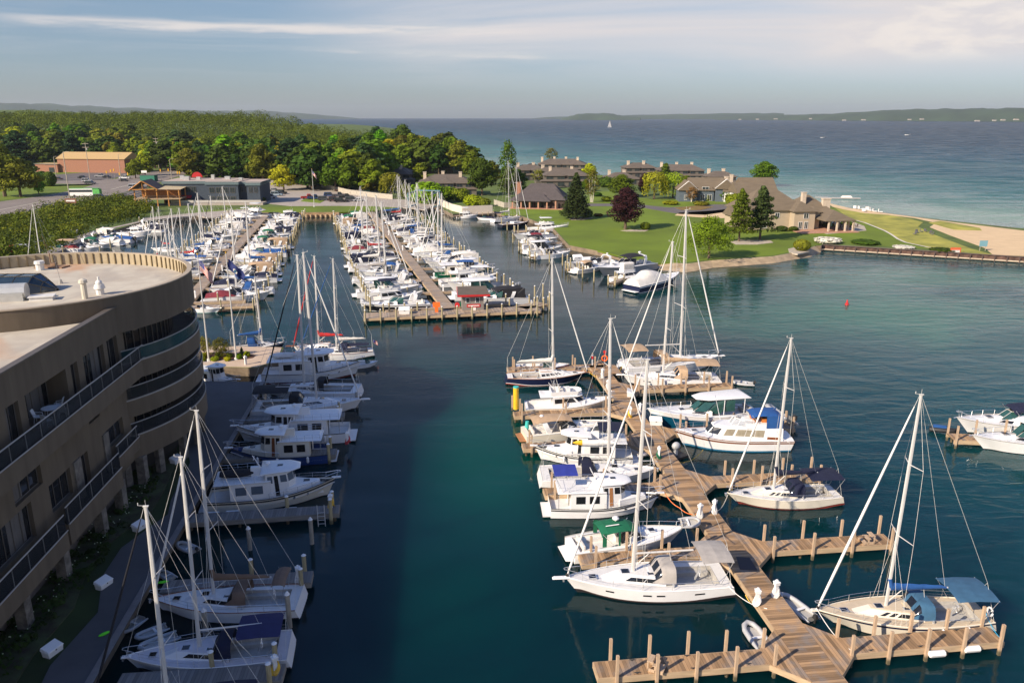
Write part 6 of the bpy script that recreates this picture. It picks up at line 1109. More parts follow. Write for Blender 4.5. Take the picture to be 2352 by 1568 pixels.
def house(px, py, rz, label, wings, wallm, roofm, chim=(), wins=(), name='house', cat='house', group=None, extra=None, hz=GR, chm=None):
    """wings: (x0,x1,y0,y1,z0,wall height,roof height,kind,axis); wins: (x,y,z,w,h,side) side f front, l left, r right"""
    p = G(px, py, hz); rt = empty(name, p, R(rz), label=label, cat=cat, group=group)
    for (x0, x1, y0, y1, z0, hw, hr, kd, ax) in wings:
        mb = MB(); mb.box((x0 + x1) / 2, (y0 + y1) / 2, z0 - (.5 if z0 == 0 else 0), x1 - x0, y1 - y0, hw + (.5 if z0 == 0 else 0))
        if kd == 'gable':
            if ax == 'x': [mb.poly([(x, y0, z0 + hw), (x, y1, z0 + hw), (x, (y0 + y1) / 2, z0 + hw + hr * (.5 * (y1 - y0)) / (.5 * (y1 - y0) + .6))]) for x in (x0 + .01, x1 - .01)]
            else: [mb.poly([(x0, y, z0 + hw), (x1, y, z0 + hw), ((x0 + x1) / 2, y, z0 + hw + hr * (.5 * (x1 - x0)) / (.5 * (x1 - x0) + .6))]) for y in (y0 + .01, y1 - .01)]
        mb.build('wall', wallm, rt); mb = MB()
        if kd == 'flat': mb.prism([(x0 - .4, y0 - .4), (x1 + .4, y0 - .4), (x1 + .4, y1 + .4), (x0 - .4, y1 + .4)], z0 + hw, z0 + hw + (1.1 if hr > .35 else .35) + .003 * x0, 0, 1)
        else: roof(mb, x0, x1, y0, y1, z0 + hw, hr, kd, ax=ax)
        mb.build('roof', [roofm, M_fas], rt)
    for (x, y, zb, zt, s_) in chim: mb = MB(); mb.box(x, y, zb, s_, s_, zt - zb); mb.box(x, y, zt, s_ + .25, s_ + .25, .2); mb.build('chimney', chm or M_chim, rt)
    for (x, y, z, w_, h_, sd) in wins:
        q = MB(); f = MB(); t = .1
        if sd == 'f': q.box(x, y - .02, z, w_, .06, h_); [f.box(x + a, y - .05, z + b, c, .06, d_) for a, b, c, d_ in ((-w_ / 2, 0, t, h_), (w_ / 2, 0, t, h_), (0, -t, w_ + t, t), (0, h_, w_ + t, t), (0, 0, t * .7, h_))]
        else: q.box(x, y, z, .06, w_, h_); e = -.03 if sd == 'l' else .03; [f.box(x + e, y + a, z + b, .06, c, d_) for a, b, c, d_ in ((-w_ / 2, 0, t, h_), (w_ / 2, 0, t, h_), (0, -t, w_ + t, t), (0, h_, w_ + t, t), (0, 0, t * .7, h_))]
        o = q.build('window', M_pw, rt); f.build('frame', M_wt if wallm in (M_bl, M_tan) else M_sid, o)
    if extra: extra(rt)
    return rt
def row(n, x0, dx, y, z, w_, h_, sd='f'): return [(x0 + k * dx, y, z, w_, h_, sd) for k in range(n)]
# large tan house at the right
def deck_(rt):
    mb = MB()
    for k in range(6): mb.box(18.2, -6.6 + k * 2.6, 0, .45, .45, 3.2)
    for k in range(4): mb.box(10.5 + k * 2.6, -6.6, 0, .45, .45, 3.2)
    mb.build('porch_column', M_chim, rt); MB().prism([(1, -9), (19, -9), (20, 5), (8, 5), (8, -1), (1, -2)], .05, .22).build('brick_terrace', M_brl, rt)
    mb = MB(); mb.prism([(10, -6.8), (18.4, -6.8), (18.4, 6.8), (10, 6.8)], 3.2, 3.4); roof(mb, 9.5, 18.4, -6.8, 6.8, 3.4, 2.6, 'hip', .3, 'y'); mb.build('porch_roof', M_shb, rt)
    mb = MB(); mb.box(16.2, 6.5, 0, 2.6, 1.3, 8.2, 0, 0, .9); mb.box(16.2, 6.5, 8.2, 2.7, 1.4, .3); mb.build('outer_chimney', M_chim, rt)
house(1800, 528, 8, 'large tan house with brown hipped roofs standing behind the two conifers', [(-12, 7, 1, 15, 0, 5.8, 5.6, 'hip', 'x'), (2, 8.5, -2, 6, 0, 5.7, 2.6, 'hip', 'y'), (6, 17, 5, 15, 0, 5.0, 4.3, 'hip', 'x'), (8.4, 11, 0, 7, 0, 5.2, 1.4, 'hip', 'y'), (-15, -9, 2, 9, 0, 4.2, 2.6, 'gable', 'x')], M_tan, M_shb, [(9.0, 7.0, 6.6, 10.2, 1.2)],
      [(5.6, -2.05, 3.6, 1.5, 1.4, 'f'), (4.0, -2.05, .5, 1.1, 2.0, 'f'), (5.8, -2.05, .5, 1.1, 2.0, 'f'), (-2, .95, 3.6, 1.4, 1.3, 'f'), (-6, .95, 3.6, 1.4, 1.3, 'f'), (-6, .95, .6, 1.6, 1.6, 'f')] + row(3, 11.5, 2.2, 4.95, .3, 1.8, 2.5), extra=deck_)
house(1735, 470, 4, 'white gabled house with brown roofs behind the driveway', [(-7, 3, 0, 11, 0, 4.4, 3.6, 'gable', 'x'), (-3, 10, 6, 17, 0, 4.8, 4.6, 'gable', 'x'), (-9, -2, 10, 18, 0, 4.2, 3.2, 'gable', 'x')], M_wt, M_shb, [(-7, 15, 5, 9.4, 1.3)], [(-7.05, 6, 1, 1.6, 1.6, 'l'), (-7.05, 6, 4.2, 1.4, 1.2, 'l')] + row(2, -5, 3, -.05, 1, 1.2, 1.5))
house(1622, 463, -3, 'slate blue house with white trimmed gables and a brown roof', [(-6, 9, 3, 13, 0, 5.4, 3.4, 'gable', 'x'), (-11, -4, -1, 9, 0, 4.6, 3.4, 'gable', 'y'), (3.5, 11, -1, 9, 0, 5.2, 3.6, 'gable', 'y'), (-3.5, 3, 1, 5, 0, 4.4, 1.6, 'hip', 'x')], M_bl, M_shb, [(12, 13, 5, 9.5, 1.2)],
      [(-7.5, -1.05, 4.2, 1.5, 1.7, 'f'), (-8.4, -1.05, .8, 1.0, 1.7, 'f'), (-.4, .95, 3.9, 2.6, 1.7, 'f'), (7.2, -1.05, 5.5, .9, .9, 'f'), (-1.5, .95, .3, 1.6, 2.3, 'f'), (1.4, .95, .3, 1.6, 2.3, 'f'), (7.2, -1.05, .8, 2.2, 1.8, 'f')],
      extra=lambda rt: (MB().tube((-11.6, -1.1, 4.5), (-7.5, -1.1, 8.0), .16, n=4).tube((-7.5, -1.1, 8.0), (-3.4, -1.1, 4.5), .16, n=4).tube((2.9, -1.1, 5.1), (7.2, -1.1, 8.8), .16, n=4).tube((7.2, -1.1, 8.8), (11.6, -1.1, 5.1), .16, n=4).build('white_bargeboard', M_wt, rt)))
def porch_(rt):
    mb = MB(); [mb.box(-9.6 + k * 3.2, -3.4, 0, .5, .5, 3.0) for k in range(6)]; mb.build('porch_column', M_brl, rt); MB().prism([(-11, -4.5), (9, -4.5), (9, 0), (-11, 0)], 0, .2).build('brick_patio', M_brl, rt)
house(1240, 478, -12, 'dark roofed low house with a brick chimney and porch facing the lawn', [(-9, 9, 0, 10, 0, 3.6, 5.0, 'hip', 'x'), (-10.5, 4, -3.6, 2, 2.7, .3, 2.2, 'hip', 'x'), (2, 9.5, -2, 6, 0, 3.4, 3.4, 'hip', 'y')], mat('dark_brown_wall', (.05, .035, .028), .9), M_shd, [(-9.2, 6, 0, 8.6, 1.9)], row(4, -6.5, 3, -.05, .4, 2.2, 2.2), extra=porch_, chm=M_brick)
def condo(px, py, w_, dp, rz, lb, n, two=True, seed=1):
    q = random.Random(seed); hw = 5.4 if two else 3.2; W_ = [(-w_ / 2, w_ / 2, 0, dp, 0, hw, dp * .22, 'hip', 'x'), (-w_ / 2 - 1.5, w_ / 2 + 1.5, -2.5, 1.5, 0, 2.9, 1.0, 'hip', 'x')]
    for k in range(n): x = -w_ / 2 + (k + .5) * w_ / n; W_.append((x - w_ / n * .38, x + w_ / n * .38, -1.2, dp * .6, 0, hw - .1, 1.9, 'hip', 'y'))
    ch = [(-w_ / 2 + (k + .3) * w_ / n, dp * q.uniform(.3, .7), hw, hw + dp * .22 + .9, 1.3) for k in range(n)]
    return house(px, py, rz, lb, W_, M_sid, M_shg, ch, row(n * 2, -w_ / 2 + w_ / n / 4, w_ / n / 2, -1.25, hw - 1.9, w_ / n * .32, 1.5) + row(n * 2, -w_ / 2 + w_ / n / 4, w_ / n / 2, -2.55, .5, w_ / n * .3, 1.9), 'condominium', 'condominium', 'grey shingled condominiums by the lake')
condo(1290, 399, 28, 13, -6, 'long grey roofed condominium with a row of cream chimneys by the water', 4, True, 1); condo(1300, 429, 21, 12, 0, 'grey condominium directly behind the dark roofed house', 2, True, 2); condo(1218, 414, 17, 11, 8, 'grey condominium at the left of the olive tree', 2, True, 3); condo(1470, 408, 17, 11, 4, 'grey condominium behind the small purple tree', 2, True, 4); condo(1563, 415, 24, 12, -4, 'grey condominium rising behind the willows', 3, True, 5)
condo(1428, 424, 15, 11, 3, 'low grey condominium with garages behind the round green tree', 2, False, 6); condo(903, 425, 19, 13, -8, 'grey condominium above the parked vans', 2, True, 7); condo(1025, 449, 23, 14, 3, 'wide grey condominium behind the bright green bushes', 3, True, 8); condo(1012, 398, 10, 9, 0, 'small grey condominium between two tall trees', 1, True, 9); condo(1262, 420, 12, 10, 10, 'grey condominium roof between the olive trees', 1, True, 10); condo(1655, 432, 14, 10, 0, 'grey condominium roof behind the slate blue house', 2, True, 11)
# brick hall with the tan roof
house(205, 397, -9, 'long brick hall with a plain tan roof behind the car park', [(-20, 24, 0, 16, 0, 8.2, 3.6, 'gable', 'x'), (-38, -20, 3, 13, 0, 4.6, .3, 'flat', 'x'), (-27, -19, -2, 5, 0, 4.8, .3, 'flat', 'x')], M_brick, mat('ochre_roof', (.45, .30, .13), .85, .06), (), [(-23, -2.05, .3, 3.4, 2.6, 'f')], 'brick_hall', 'hall', extra=lambda rt: MB().box(-20.08, 8, -.4, .1, 16, 8.6).build('end_wall', M_brl, rt))
house(443, 360, 10, 'white gabled cottage peeking out of the woods', [(-5, 5, 0, 8, 0, 8.5, 3.6, 'gable', 'y'), (-9, -3, 2, 8, 0, 8.0, 2.6, 'gable', 'x')], M_wt, mat('pale_roof', (.45, .44, .43), .8), [(5, 4, 10, 14, 1.6)], [(0, -.05, 7, 1.4, 1.6, 'f')], chm=M_brick)
house(630, 398, 6, 'small blue grey shed with a white roof at the road', [(-4, 5, 0, 6, 0, 3.2, 1.4, 'gable', 'x')], mat('pale_blue_siding', (.22, .33, .38), .8), M_wt, (), (), 'shed', 'shed')
# blue grey waterfront building with a flat roof
def flat_(rt):
    mb = MB()
    for (x, y, a, b, h_) in ((-13, 6, 2.4, 2, 1.4), (-9, 8, 1.5, 1.2, 1.1), (2, 9, 2, 1.4, 1.2), (8, 6, 1.4, 1.2, .9), (-16, 10, 1.6, 1.6, 1.5), (-4, 10, 1.2, 1.2, 1.8)): mb.box(x, y, 8.6, a, b, h_)
    mb.build('roof_unit', mat('galvanised', (.50, .50, .48), .35, .1, metal=.4), rt)
    mb = MB(); mb.loft([[(-11 + r_ * cos(a * pi / 8), y, 1.2 + 8.0 + r_ * sin(a * pi / 8)) for a in range(9)] for y, r_ in ((12.0, 2.1), (12.6, 2.1))]); mb.build('red_rooftop_arch', CV['red'], rt)
    mb = MB(); mb.loft([[(x, -.1, 3.3), (x, -1.8, 2.5), (x, -1.8, 2.3), (x, -.1, 3.0)] for x in (-19, -9.5)]); mb.build('red_awning', CV['red'], rt)
    mb = MB(); mb.box(1.2, -5.5, 1.0, 34, .1, .9); mb.build('terrace_rail', M_alu2, rt); MB().prism([(-17, -6), (19, -6), (19, 0), (-17, 0)], 0, .9).build('terrace', M_conc, rt)
M_alu2 = mat('grey_rail', (.45, .42, .38), .6)
house(500, 468, 2, 'slate blue waterfront building with a long flat roof and red awning', [(-20, 6, 0, 16, 0, 7.6, .4, 'flat', 'x'), (-3, 9, -2.0, 14, 0, 7.4, .4, 'flat', 'x'), (6, 17, 1, 14, 0, 7.2, .4, 'flat', 'x'), (12, 17, -1.2, 8, 0, 7.0, .4, 'flat', 'x')], M_dsl, mat('flat_roof', (.42, .33, .27), .9, .12), (), row(5, -17, 2.1, -.05, 4.6, 1.7, 1.9) + row(4, -1, 2.6, -2.05, 4.4, 1.9, 1.9) + row(4, -1, 2.6, -2.05, 1.0, 1.9, 1.9) + row(3, 7.5, 1.9, .95, 4.4, 1.3, 1.9) + row(2, 13.5, 1.9, -1.25, 4.4, 1.2, 1.9), 'waterfront_building', 'building', extra=flat_)
# timber pavilion
p = G(368, 473, GR); rt = empty('timber_pavilion', p, R(6), label='open timber pavilion with a dark peaked roof and glowing wood ceiling', cat='pavilion')
M_tw = mat('golden_timber', (.50, .22, .05), .6, .2, 2.); mb = MB(); mb.box(0, 2, 2.6, 17, 9, .35); mb.build('deck', M_fasc, rt)
for k in range(5): MB().box(-8 + k * 4, -2.2, -.5, .35, .35, 6.8).build('post', M_tw, rt)
for k in range(3): MB().box(-8 + k * 8, 6.0, -.5, .35, .35, 6.8).build('post', M_tw, rt)
mb = MB(); mb.loft([[(-9.5, -3, 6.2), (-4.6, -3.4, 9.6), (.6, -3, 6.4)], [(-9.5, 7.4, 6.2), (-4.6, 8, 9.6), (.6, 7.4, 6.4)]], closed=False); mb.loft([[(-9.5, -3, 6.0), (-4.6, -3.4, 9.4), (.6, -3, 6.2)], [(-9.5, 7.4, 6.0), (-4.6, 8, 9.4), (.6, 7.4, 6.2)]], closed=False); mb.build('roof', M_shd, rt)
mb = MB(); mb.loft([[(.6, -3, 6.4), (8.6, -2.6, 6.2)], [(.6, 7.4, 6.9), (8.6, 7.4, 6.6)]], closed=False); mb.build('low_roof', mat('cream_canvas_roof', (.45, .36, .22), .9, .2), rt)
mb = MB(); mb.path([V((-9.6, -3.1, 6.1)), V((-4.6, -3.5, 9.5)), V((.7, -3.1, 6.3))], .22, 4); mb.tube((-8.4, -3.1, 6.3), (-.6, -3.1, 6.4), .2, n=4); mb.tube((-4.6, -3.2, 6.3), (-4.6, -3.2, 9.3), .14, n=4); mb.build('truss', M_tw, rt)
mb = MB(); mb.box(0, 3.6, 2.95, 14, .3, 2.9); mb.build('back_wall', mat('amber_wood_wall', (.40, .15, .03), .6, .3), rt); mb = MB(); [mb.tube((-8.5 + k * .6, -2.5, 2.9), (-8.5 + k * .6, -2.5, 3.9), .03, n=4) for k in range(29)]; mb.tube((-8.5, -2.5, 3.9), (8.5, -2.5, 3.9), .06, n=4); mb.build('railing', M_trim, rt)
MB().tube((-6.4, -2.8, 2.6), (-7.6, -4.5, -.6), .12, n=5).build('red_brace', M_red if 'M_red' in globals() else B_red, rt)
# boat lift, white wall, fences
M_lift = mat('light_blue_steel', (.09, .19, .26), .5); p = G(962, 492, .6); rt = empty('boat_lift', (p.x, p.y + 6, .6), R(-14), label='light blue travelling boat lift frame standing behind the central pier', cat='boat hoist')
for a in (-4.6, 4.6):
    for b in (0, 8): MB().box(a, b, .6, .35, .4, 6.2).build('leg', M_lift, rt); MB().tube((a - .25, b, .9), (a + .25, b, .9), .6, n=12).build('wheel', B_rub, rt)
    MB().box(a, 4, 6.4, .35, 8.6, .4).build('side_beam', M_lift, rt); MB().box(a, 4, 1.6, .4, 8, .4).build('side_beam', M_lift, rt)
MB().box(0, 8, 6.8, 9.6, .35, .4).build('cross_beam', M_lift, rt)
def wall(name, pts, th, h, m, label, cat, cap=None, z=GR, panels=0):
    rt = empty(name, (0, 0, 0), label=label, cat=cat); W_ = [V((*p, 0)) for p in PG(pts, z)]; mb = MB()
    for a, b in zip(W_, W_[1:]):
        n_ = V((-(b - a).y, (b - a).x, 0)).normalized() * th / 2; mb.prism([(q.x, q.y) for q in (a - n_, b - n_, b + n_, a + n_)], z - .4, z + h)
    mb.build('panels', m, rt)
    for a, b in zip(W_, W_[1:]):
        n = int((b - a).length / (panels or 1e9))
        for k in range(n): q = a.lerp(b, k / n); MB().box(q.x, q.y, z - .2, th + .12, th + .12, h + .35).build('post', cap or m, rt)
wall('white_wall', [(1003, 468), (1038, 484), (1062, 490), (1131, 487)], .4, 2.4, mat('white_stucco', (.66, .58, .47), .85, .06), 'long white wall bending along the edge of the marina', 'wall')
wall('grey_fence', [(738, 431), (800, 446), (862, 454), (902, 458)], .12, 2.0, mat('grey_fence_boards', (.40, .36, .29), .9, .15), 'long grey board fence behind the parked cars', 'fence', panels=6)
wall('board_fence', [(1135, 470), (1158, 477), (1185, 476)], .12, 1.9, mat('grey_fence_boards', (.40, .36, .29), .9, .15), 'short weathered fence by the dark roofed house', 'fence', panels=5)
def guard(pts, label, post=2.4):
    rt = empty('guard_rail', (0, 0, 0), label=label, cat='guard rail'); W_ = [V((*p, 0)) for p in PG(pts)]; mb = MB()
    for a, b in zip(W_, W_[1:]): n_ = V((-(b - a).y, (b - a).x, 0)).normalized() * .06; mb.prism([(q.x, q.y) for q in (a - n_, b - n_, b + n_, a + n_)], GR + .45, GR + .8)
    mb.build('beam', mat('galvanised_beam', (.42, .40, .36), .5, .1), rt)
    for a, b in zip(W_, W_[1:]):
        for k in range(int((b - a).length / post)): q = a.lerp(b, k * post / (b - a).length); MB().box(q.x, q.y, GR - .2, .18, .18, .95).build('post', M_post, rt)
guard([(0, 510), (40, 494), (110, 484), (165, 477), (190, 468)], 'low guard rail between the road and the shrub bank'); guard([(255, 460), (290, 452), (340, 436)], 'short guard rail beside the pavilion yard'); guard([(365, 398), (400, 392), (425, 387)], 'guard rail on the road bend before the woods')
# poles, signs, lights
M_pole = mat('weathered_pole', (.42, .36, .28), .9, .2, 2.)
def pole(px, py, hp, label, kind='util', hz=GR):
    p = G(px, py, hz); Z = p.y * cT + 8.9; h = hp * Z / FPX * 1.04; rt = empty('utility_pole' if kind == 'util' else 'light_pole', p, rnd.uniform(-.3, .3), label=label, cat='pole', group='poles along the road' if kind == 'util' else None)
    MB().tube((0, 0, -.5), (0, 0, h), .2, .13, 6).build('shaft', M_pole, rt)
    if kind == 'util':
        for z in (h - .6, h - 2.4)[:2 if h > 14 else 1]: MB().box(0, 0, z, 3.4, .16, .18).build('crossarm', M_pole, rt)
        MB().tube((.5, 0, h - 3.6), (.5, 0, h - 2.6), .3, n=8).build('transformer', mat('galvanised', (.50, .50, .48), .35, .1, metal=.4), rt)
    else: MB().tube((0, 0, h), (1.6, 0, h + .2), .07, n=5).build('lamp_arm', M_pole, rt); MB().box(1.9, 0, h + .1, .7, .3, .12).build('lamp_head', M_pole, rt)
for a in ((164, 480, 122, 'tall leaning pole beside the guard rail with a street lamp', 'lamp'), (208, 418, 84, 'utility pole in front of the brick hall'), (278, 408, 50, 'slim pole right of the brick hall', 'lamp'), (366, 392, 70, 'left one of the two double arm utility poles'), (386, 390, 64, 'right one of the two double arm utility poles'), (395, 415, 46, 'pale light pole behind the flat roof', 'lamp'), (502, 352, 30, 'utility pole sticking out of the woods'), (572, 412, 58, 'utility pole at the corner of the blue building'), (130, 405, 42, 'thin pole in the car park of the brick hall', 'lamp'), (566, 404, 34, 'short light pole by the side road', 'lamp')): pole(*a)
M_ylw = mat('signal_yellow', (.65, .35, .02), .5)
for k, (px, py, hz) in enumerate(((245, 398, 6), (255, 395, 6), (262, 393, 6), (275, 402, 5.5), (294, 402, 5.5), (369, 394, 6), (387, 393, 6), (408, 399, 6), (413, 399, 6))):
    p = G(px, py, hz); rt = empty('traffic_light', (p.x, p.y, 1.2), label='yellow traffic light number %s counted from the left along the crossing' % 'one two three four five six seven eight nine'.split()[k], cat='traffic light', group='yellow traffic lights at the crossing'); MB().tube((0, 0, 0), (0, 0, hz - 1.2), .07, n=4).build('post', M_pole, rt); MB().box(0, -.1, hz - 1.3, .5, .4, 1.3).build('signal_head', M_ylw, rt)
def sign(px, py, w_, h_, hh, m, label, name='road_sign', cat='sign', hz=GR, rz=0, strip=None):
    p = G(px, py, hz); rt = empty(name, p, rz, label=label, cat=cat)
    for s_ in (-.35, .35): MB().box(s_ * w_, 0, -.3, .1, .1, hh + .5).build('post', M_pole, rt)
    o = MB().box(0, -.08, hh, w_, .08, h_).build('panel', m, rt)
    if strip: MB().box(0, -.14, hh + h_ * .35, w_ * .8, .02, h_ * .3).build('lettering_band', strip, o)
sign(166, 486, 4.0, 1.6, 3.0, mat('brown_sign', (.20, .08, .04), .7), 'brown road sign beside the tall leaning pole', strip=M_wt); sign(170, 448, 4.2, 1.4, .6, M_trim, 'low dark board on the roadside grass', strip=M_wt); sign(333, 411, 3.0, 1.2, 3.2, M_wt, 'white sign by the green dumpster')
sign(2193, 583, 2.6, 1.9, -.3, mat('orange_sign', (.62, .13, .05), .6), 'orange warning panel on the sheet pile wall', 'warning_sign', hz=1.0, strip=M_wt); sign(2256, 576, 2.0, 1.5, 1.1, mat('blue_sign', (.16, .32, .38), .6), 'pale blue sign on the sand beside the wall', 'beach_sign')
sign(512, 405, 7, 1.6, .4, M_brl, 'low brick sign with pale band by the road behind the blue building', 'brick_sign', strip=M_wt)
p = G(343, 417, GR); rt = empty('dumpster', p, label='green dumpster enclosure on the verge right of the brick hall', cat='dumpster'); MB().box(0, 0, 0, 7.5, 4, 3.2).build('body', mat('green_metal', (.02, .16, .10), .7), rt); MB().box(0, 0, 3.2, 7.7, 4.2, .15).build('lid', M_trim, rt)
# ---------------- cars ----------------
def car(px, py, rz, m, label, kind='suv', hz=GR, group='parked cars in the marina lot', s=1.0):
    p = G(px, py, hz) if hz is not None else V(px); L, W_, H = dict(suv=(4.9, 1.95, 1.8), sedan=(4.8, 1.85, 1.45), truck=(5.8, 2.0, 1.9), van=(5.2, 2.0, 1.95))[kind]; rt = empty('parked_car' if 'bus' not in label else 'bus', (p.x, p.y, p.z + .06), R(rz), label=label, cat={'suv': 'car', 'sedan': 'car', 'truck': 'pickup truck', 'van': 'van'}[kind], group=group); rt.scale = (s,) * 3
    def ring(pts, y): return [(x, y, z) for x, z in pts]
    bh = H * .52; b = [(-L / 2, .35), (L / 2 - .1, .35), (L / 2, .6), (L / 2 - .15, bh), (L * .22, bh + .06), (-L / 2 + .1, bh + .06), (-L / 2, .6)]
    mb = MB(); mb.loft([ring([(x * .97, z) for x, z in b], -W_ / 2 + .12), ring(b, -W_ / 2), ring(b, W_ / 2), ring([(x * .97, z) for x, z in b], W_ / 2 - .12)]); mb.build('body', m, rt, True, 40)
    x0, x1 = dict(suv=(-L * .47, L * .20), sedan=(-L * .34, L * .18), truck=(-L * .08, L * .22), van=(-L * .48, L * .26))[kind]; c = [(x0, bh), (x1 + .35, bh), (x1 - .35, H - .04), (x0 + (.25 if kind != 'sedan' else .7), H - .04)]
    mb = MB(); mb.loft([ring(c, -W_ / 2 + .08), ring([(x, z) if z < H - .1 else (x, z) for x, z in c], W_ / 2 - .08)]); mb.build('windows', M_pw, rt)
    mb = MB(); mb.box((c[2][0] + c[3][0]) / 2, 0, H - .05, c[2][0] - c[3][0] + .12, W_ - .14, .07); [mb.tube((q[0], sd * (W_ / 2 - .07), q[1]), (t[0], sd * (W_ / 2 - .07), t[1]), .05, n=4) for q, t in ((c[0], c[3]), (c[1], c[2])) for sd in (-1, 1)]; [mb.tube(((x0 + x1) / 2, sd * (W_ / 2 - .07), bh), ((x0 + x1) / 2, sd * (W_ / 2 - .07), H), .05, n=4) for sd in (-1, 1)]; mb.build('roof', m, rt)
    for x in (-L * .31, L * .31):
        for sd in (-1, 1): MB().tube((x, sd * (W_ / 2 - .2), .34), (x, sd * (W_ / 2 + .01), .34), .34, n=10).build('wheel', B_rub, rt)
    return rt
CM = {k: mat(k + '_car_paint', c, .3, .03, spec=.6) for k, c in dict(black=(.015, .015, .018), grey=(.10, .10, .11), silver=(.38, .38, .38), white=(.7, .7, .7), red=(.5, .015, .01), blue=(.03, .07, .2), brown=(.10, .05, .04), pale=(.30, .38, .45), green=(.03, .09, .07)).items()}
for a in ((708, 457, 20, CM['red'], 'bright red pickup truck parked on the grass island edge', 'truck'), (722, 458, 20, CM['blue'], 'blue pickup truck right behind the red one', 'truck'), (744, 461, 15, CM['grey'], 'grey car at the left of the front parking row', 'suv'), (768, 463, 15, CM['brown'], 'dark brown car second in the front parking row', 'suv'), (782, 465, 15, CM['black'], 'black car in the middle of the front parking row', 'suv'), (808, 463, 15, CM['grey'], 'grey van right of the black car in the front row', 'van'), (825, 463, 15, CM['white'], 'white car at the right of the front parking row', 'sedan'),
          (757, 452, 15, CM['blue'], 'dark blue car at the left of the second parking row', 'suv'), (778, 452, 15, CM['grey'], 'charcoal truck in the middle of the second parking row', 'truck'), (795, 456, 15, CM['black'], 'black truck at the right of the second parking row', 'truck'), (783, 440, 8, CM['brown'], 'dark maroon van alone near the board fence', 'van'), (818, 446, 10, CM['black'], 'black van under the drooping tree', 'van'), (832, 447, 10, CM['brown'], 'brown van beside the black van under the tree', 'van'), (846, 448, 10, CM['green'], 'dark green car between the vans', 'suv'), (864, 450, 5, CM['black'], 'large black van at the right end of the vans', 'van'), (933, 455, 5, CM['grey'], 'grey car behind the blue boat lift', 'suv'), (946, 457, 5, CM['silver'], 'silver car behind the blue boat lift', 'suv'),
          (622, 456, 5, CM['white'], 'white car beside the end of the blue building', 'suv'), (636, 450, 0, CM['pale'], 'pale blue car behind the white one', 'suv'), (646, 446, -5, CM['black'], 'black car under the bright yellow tree', 'suv'), (630, 440, 0, CM['silver'], 'small silver car near the shed', 'sedan')): car(*a)
for a in ((200, 418, 10, CM['white'], 'white off road car in the hall car park', 'suv'), (190, 410, 5, CM['black'], 'black car behind the white one in the hall car park', 'sedan'), (208, 424, 0, CM['grey'], 'grey estate car with roof load by the junction', 'suv'), (134, 413, 5, CM['brown'], 'brown car at the left of the hall car park', 'sedan'), (230, 407, 5, CM['silver'], 'silver pickup truck in front of the brick hall', 'truck'), (246, 409, 0, CM['black'], 'black car right of the silver pickup', 'sedan'), (287, 411, 0, CM['white'], 'white pickup truck on the verge by the hall', 'truck'), (285, 417, 0, CM['black'], 'black car in front of the white pickup', 'sedan'),
          (309, 433, 15, CM['white'], 'white van driving first on the road bend', 'van'), (325, 435, 15, CM['brown'], 'dark red car following the white van', 'suv'), (352, 431, 15, CM['grey'], 'grey car behind the dark red car on the road', 'suv'), (230, 456, 5, CM['grey'], 'grey car under the rear of the bus', 'suv'), (114, 481, 0, CM['black'], 'black car crossing the near left road', 'suv')): car(*a, group='cars around the road crossing')
p = G(197, 452, GR); rt = empty('bus', (p.x, p.y, GR + .1), R(4), label='white and green bus waiting at the road crossing', cat='bus'); M_bg = mat('bus_green', (.10, .40, .08), .5)
MB().box(-1.2, 0, .4, 9.6, 2.6, 2.9).build('body', M_wt, rt); MB().box(5.0, 0, .4, 2.8, 2.62, 2.7, top=.94).build('green_front', M_bg, rt); MB().box(-1.2, 0, 1.9, 9.4, 2.64, 1.0).build('windows', M_pw, rt); MB().box(0, 0, 3.3, 12, 2.5, .12).build('roof', M_bg, rt)
for x in (-4, 4):
    for sd in (-1, 1): MB().tube((x, sd * 1.1, .45), (x, sd * 1.34, .45), .48, n=10).build('wheel', B_rub, rt)
for a in ((28, 582, 15, CM['red'], 'red truck parked behind the hotel roof', 'truck'), (58, 578, 15, CM['white'], 'white off road car parked behind the hotel roof', 'suv')): car(*a, group='cars by the near left shore')
# ---------------- quay and dock furniture ----------------
def usa(mb, a, w_, h_, blow=1.0, dirn=V((1, 0, 0))):
    nx, ny = 12, 13
    def p(i, j): f = i / nx; return a + dirn * (w_ * f * .72) + V((0, .12 * sin(f * 7) * f * 3, -h_ * j / ny - .55 * w_ * f ** 1.3 * blow + .06 * sin(f * 9 + j * .2)))
    for i in range(nx):
        for j in range(ny): mb.quad(p(i, j), p(i + 1, j), p(i + 1, j + 1), p(i, j + 1), 2 if (i < 5 and j < 7) else j % 2)
    for i in range(4):
        for j in range(3):
            q = a + dirn * (w_ * (i + .6) / nx * 1.0) * .72 + V((0, -.02 + .12 * sin((i + .6) / nx * 7) * (i + .6) / nx * 3, -h_ * (j * 2 + 1.2) / ny - .55 * w_ * ((i + .6) / nx) ** 1.3 * blow)); mb.ball(q, .05, .03, .05, 1, 5, 3)
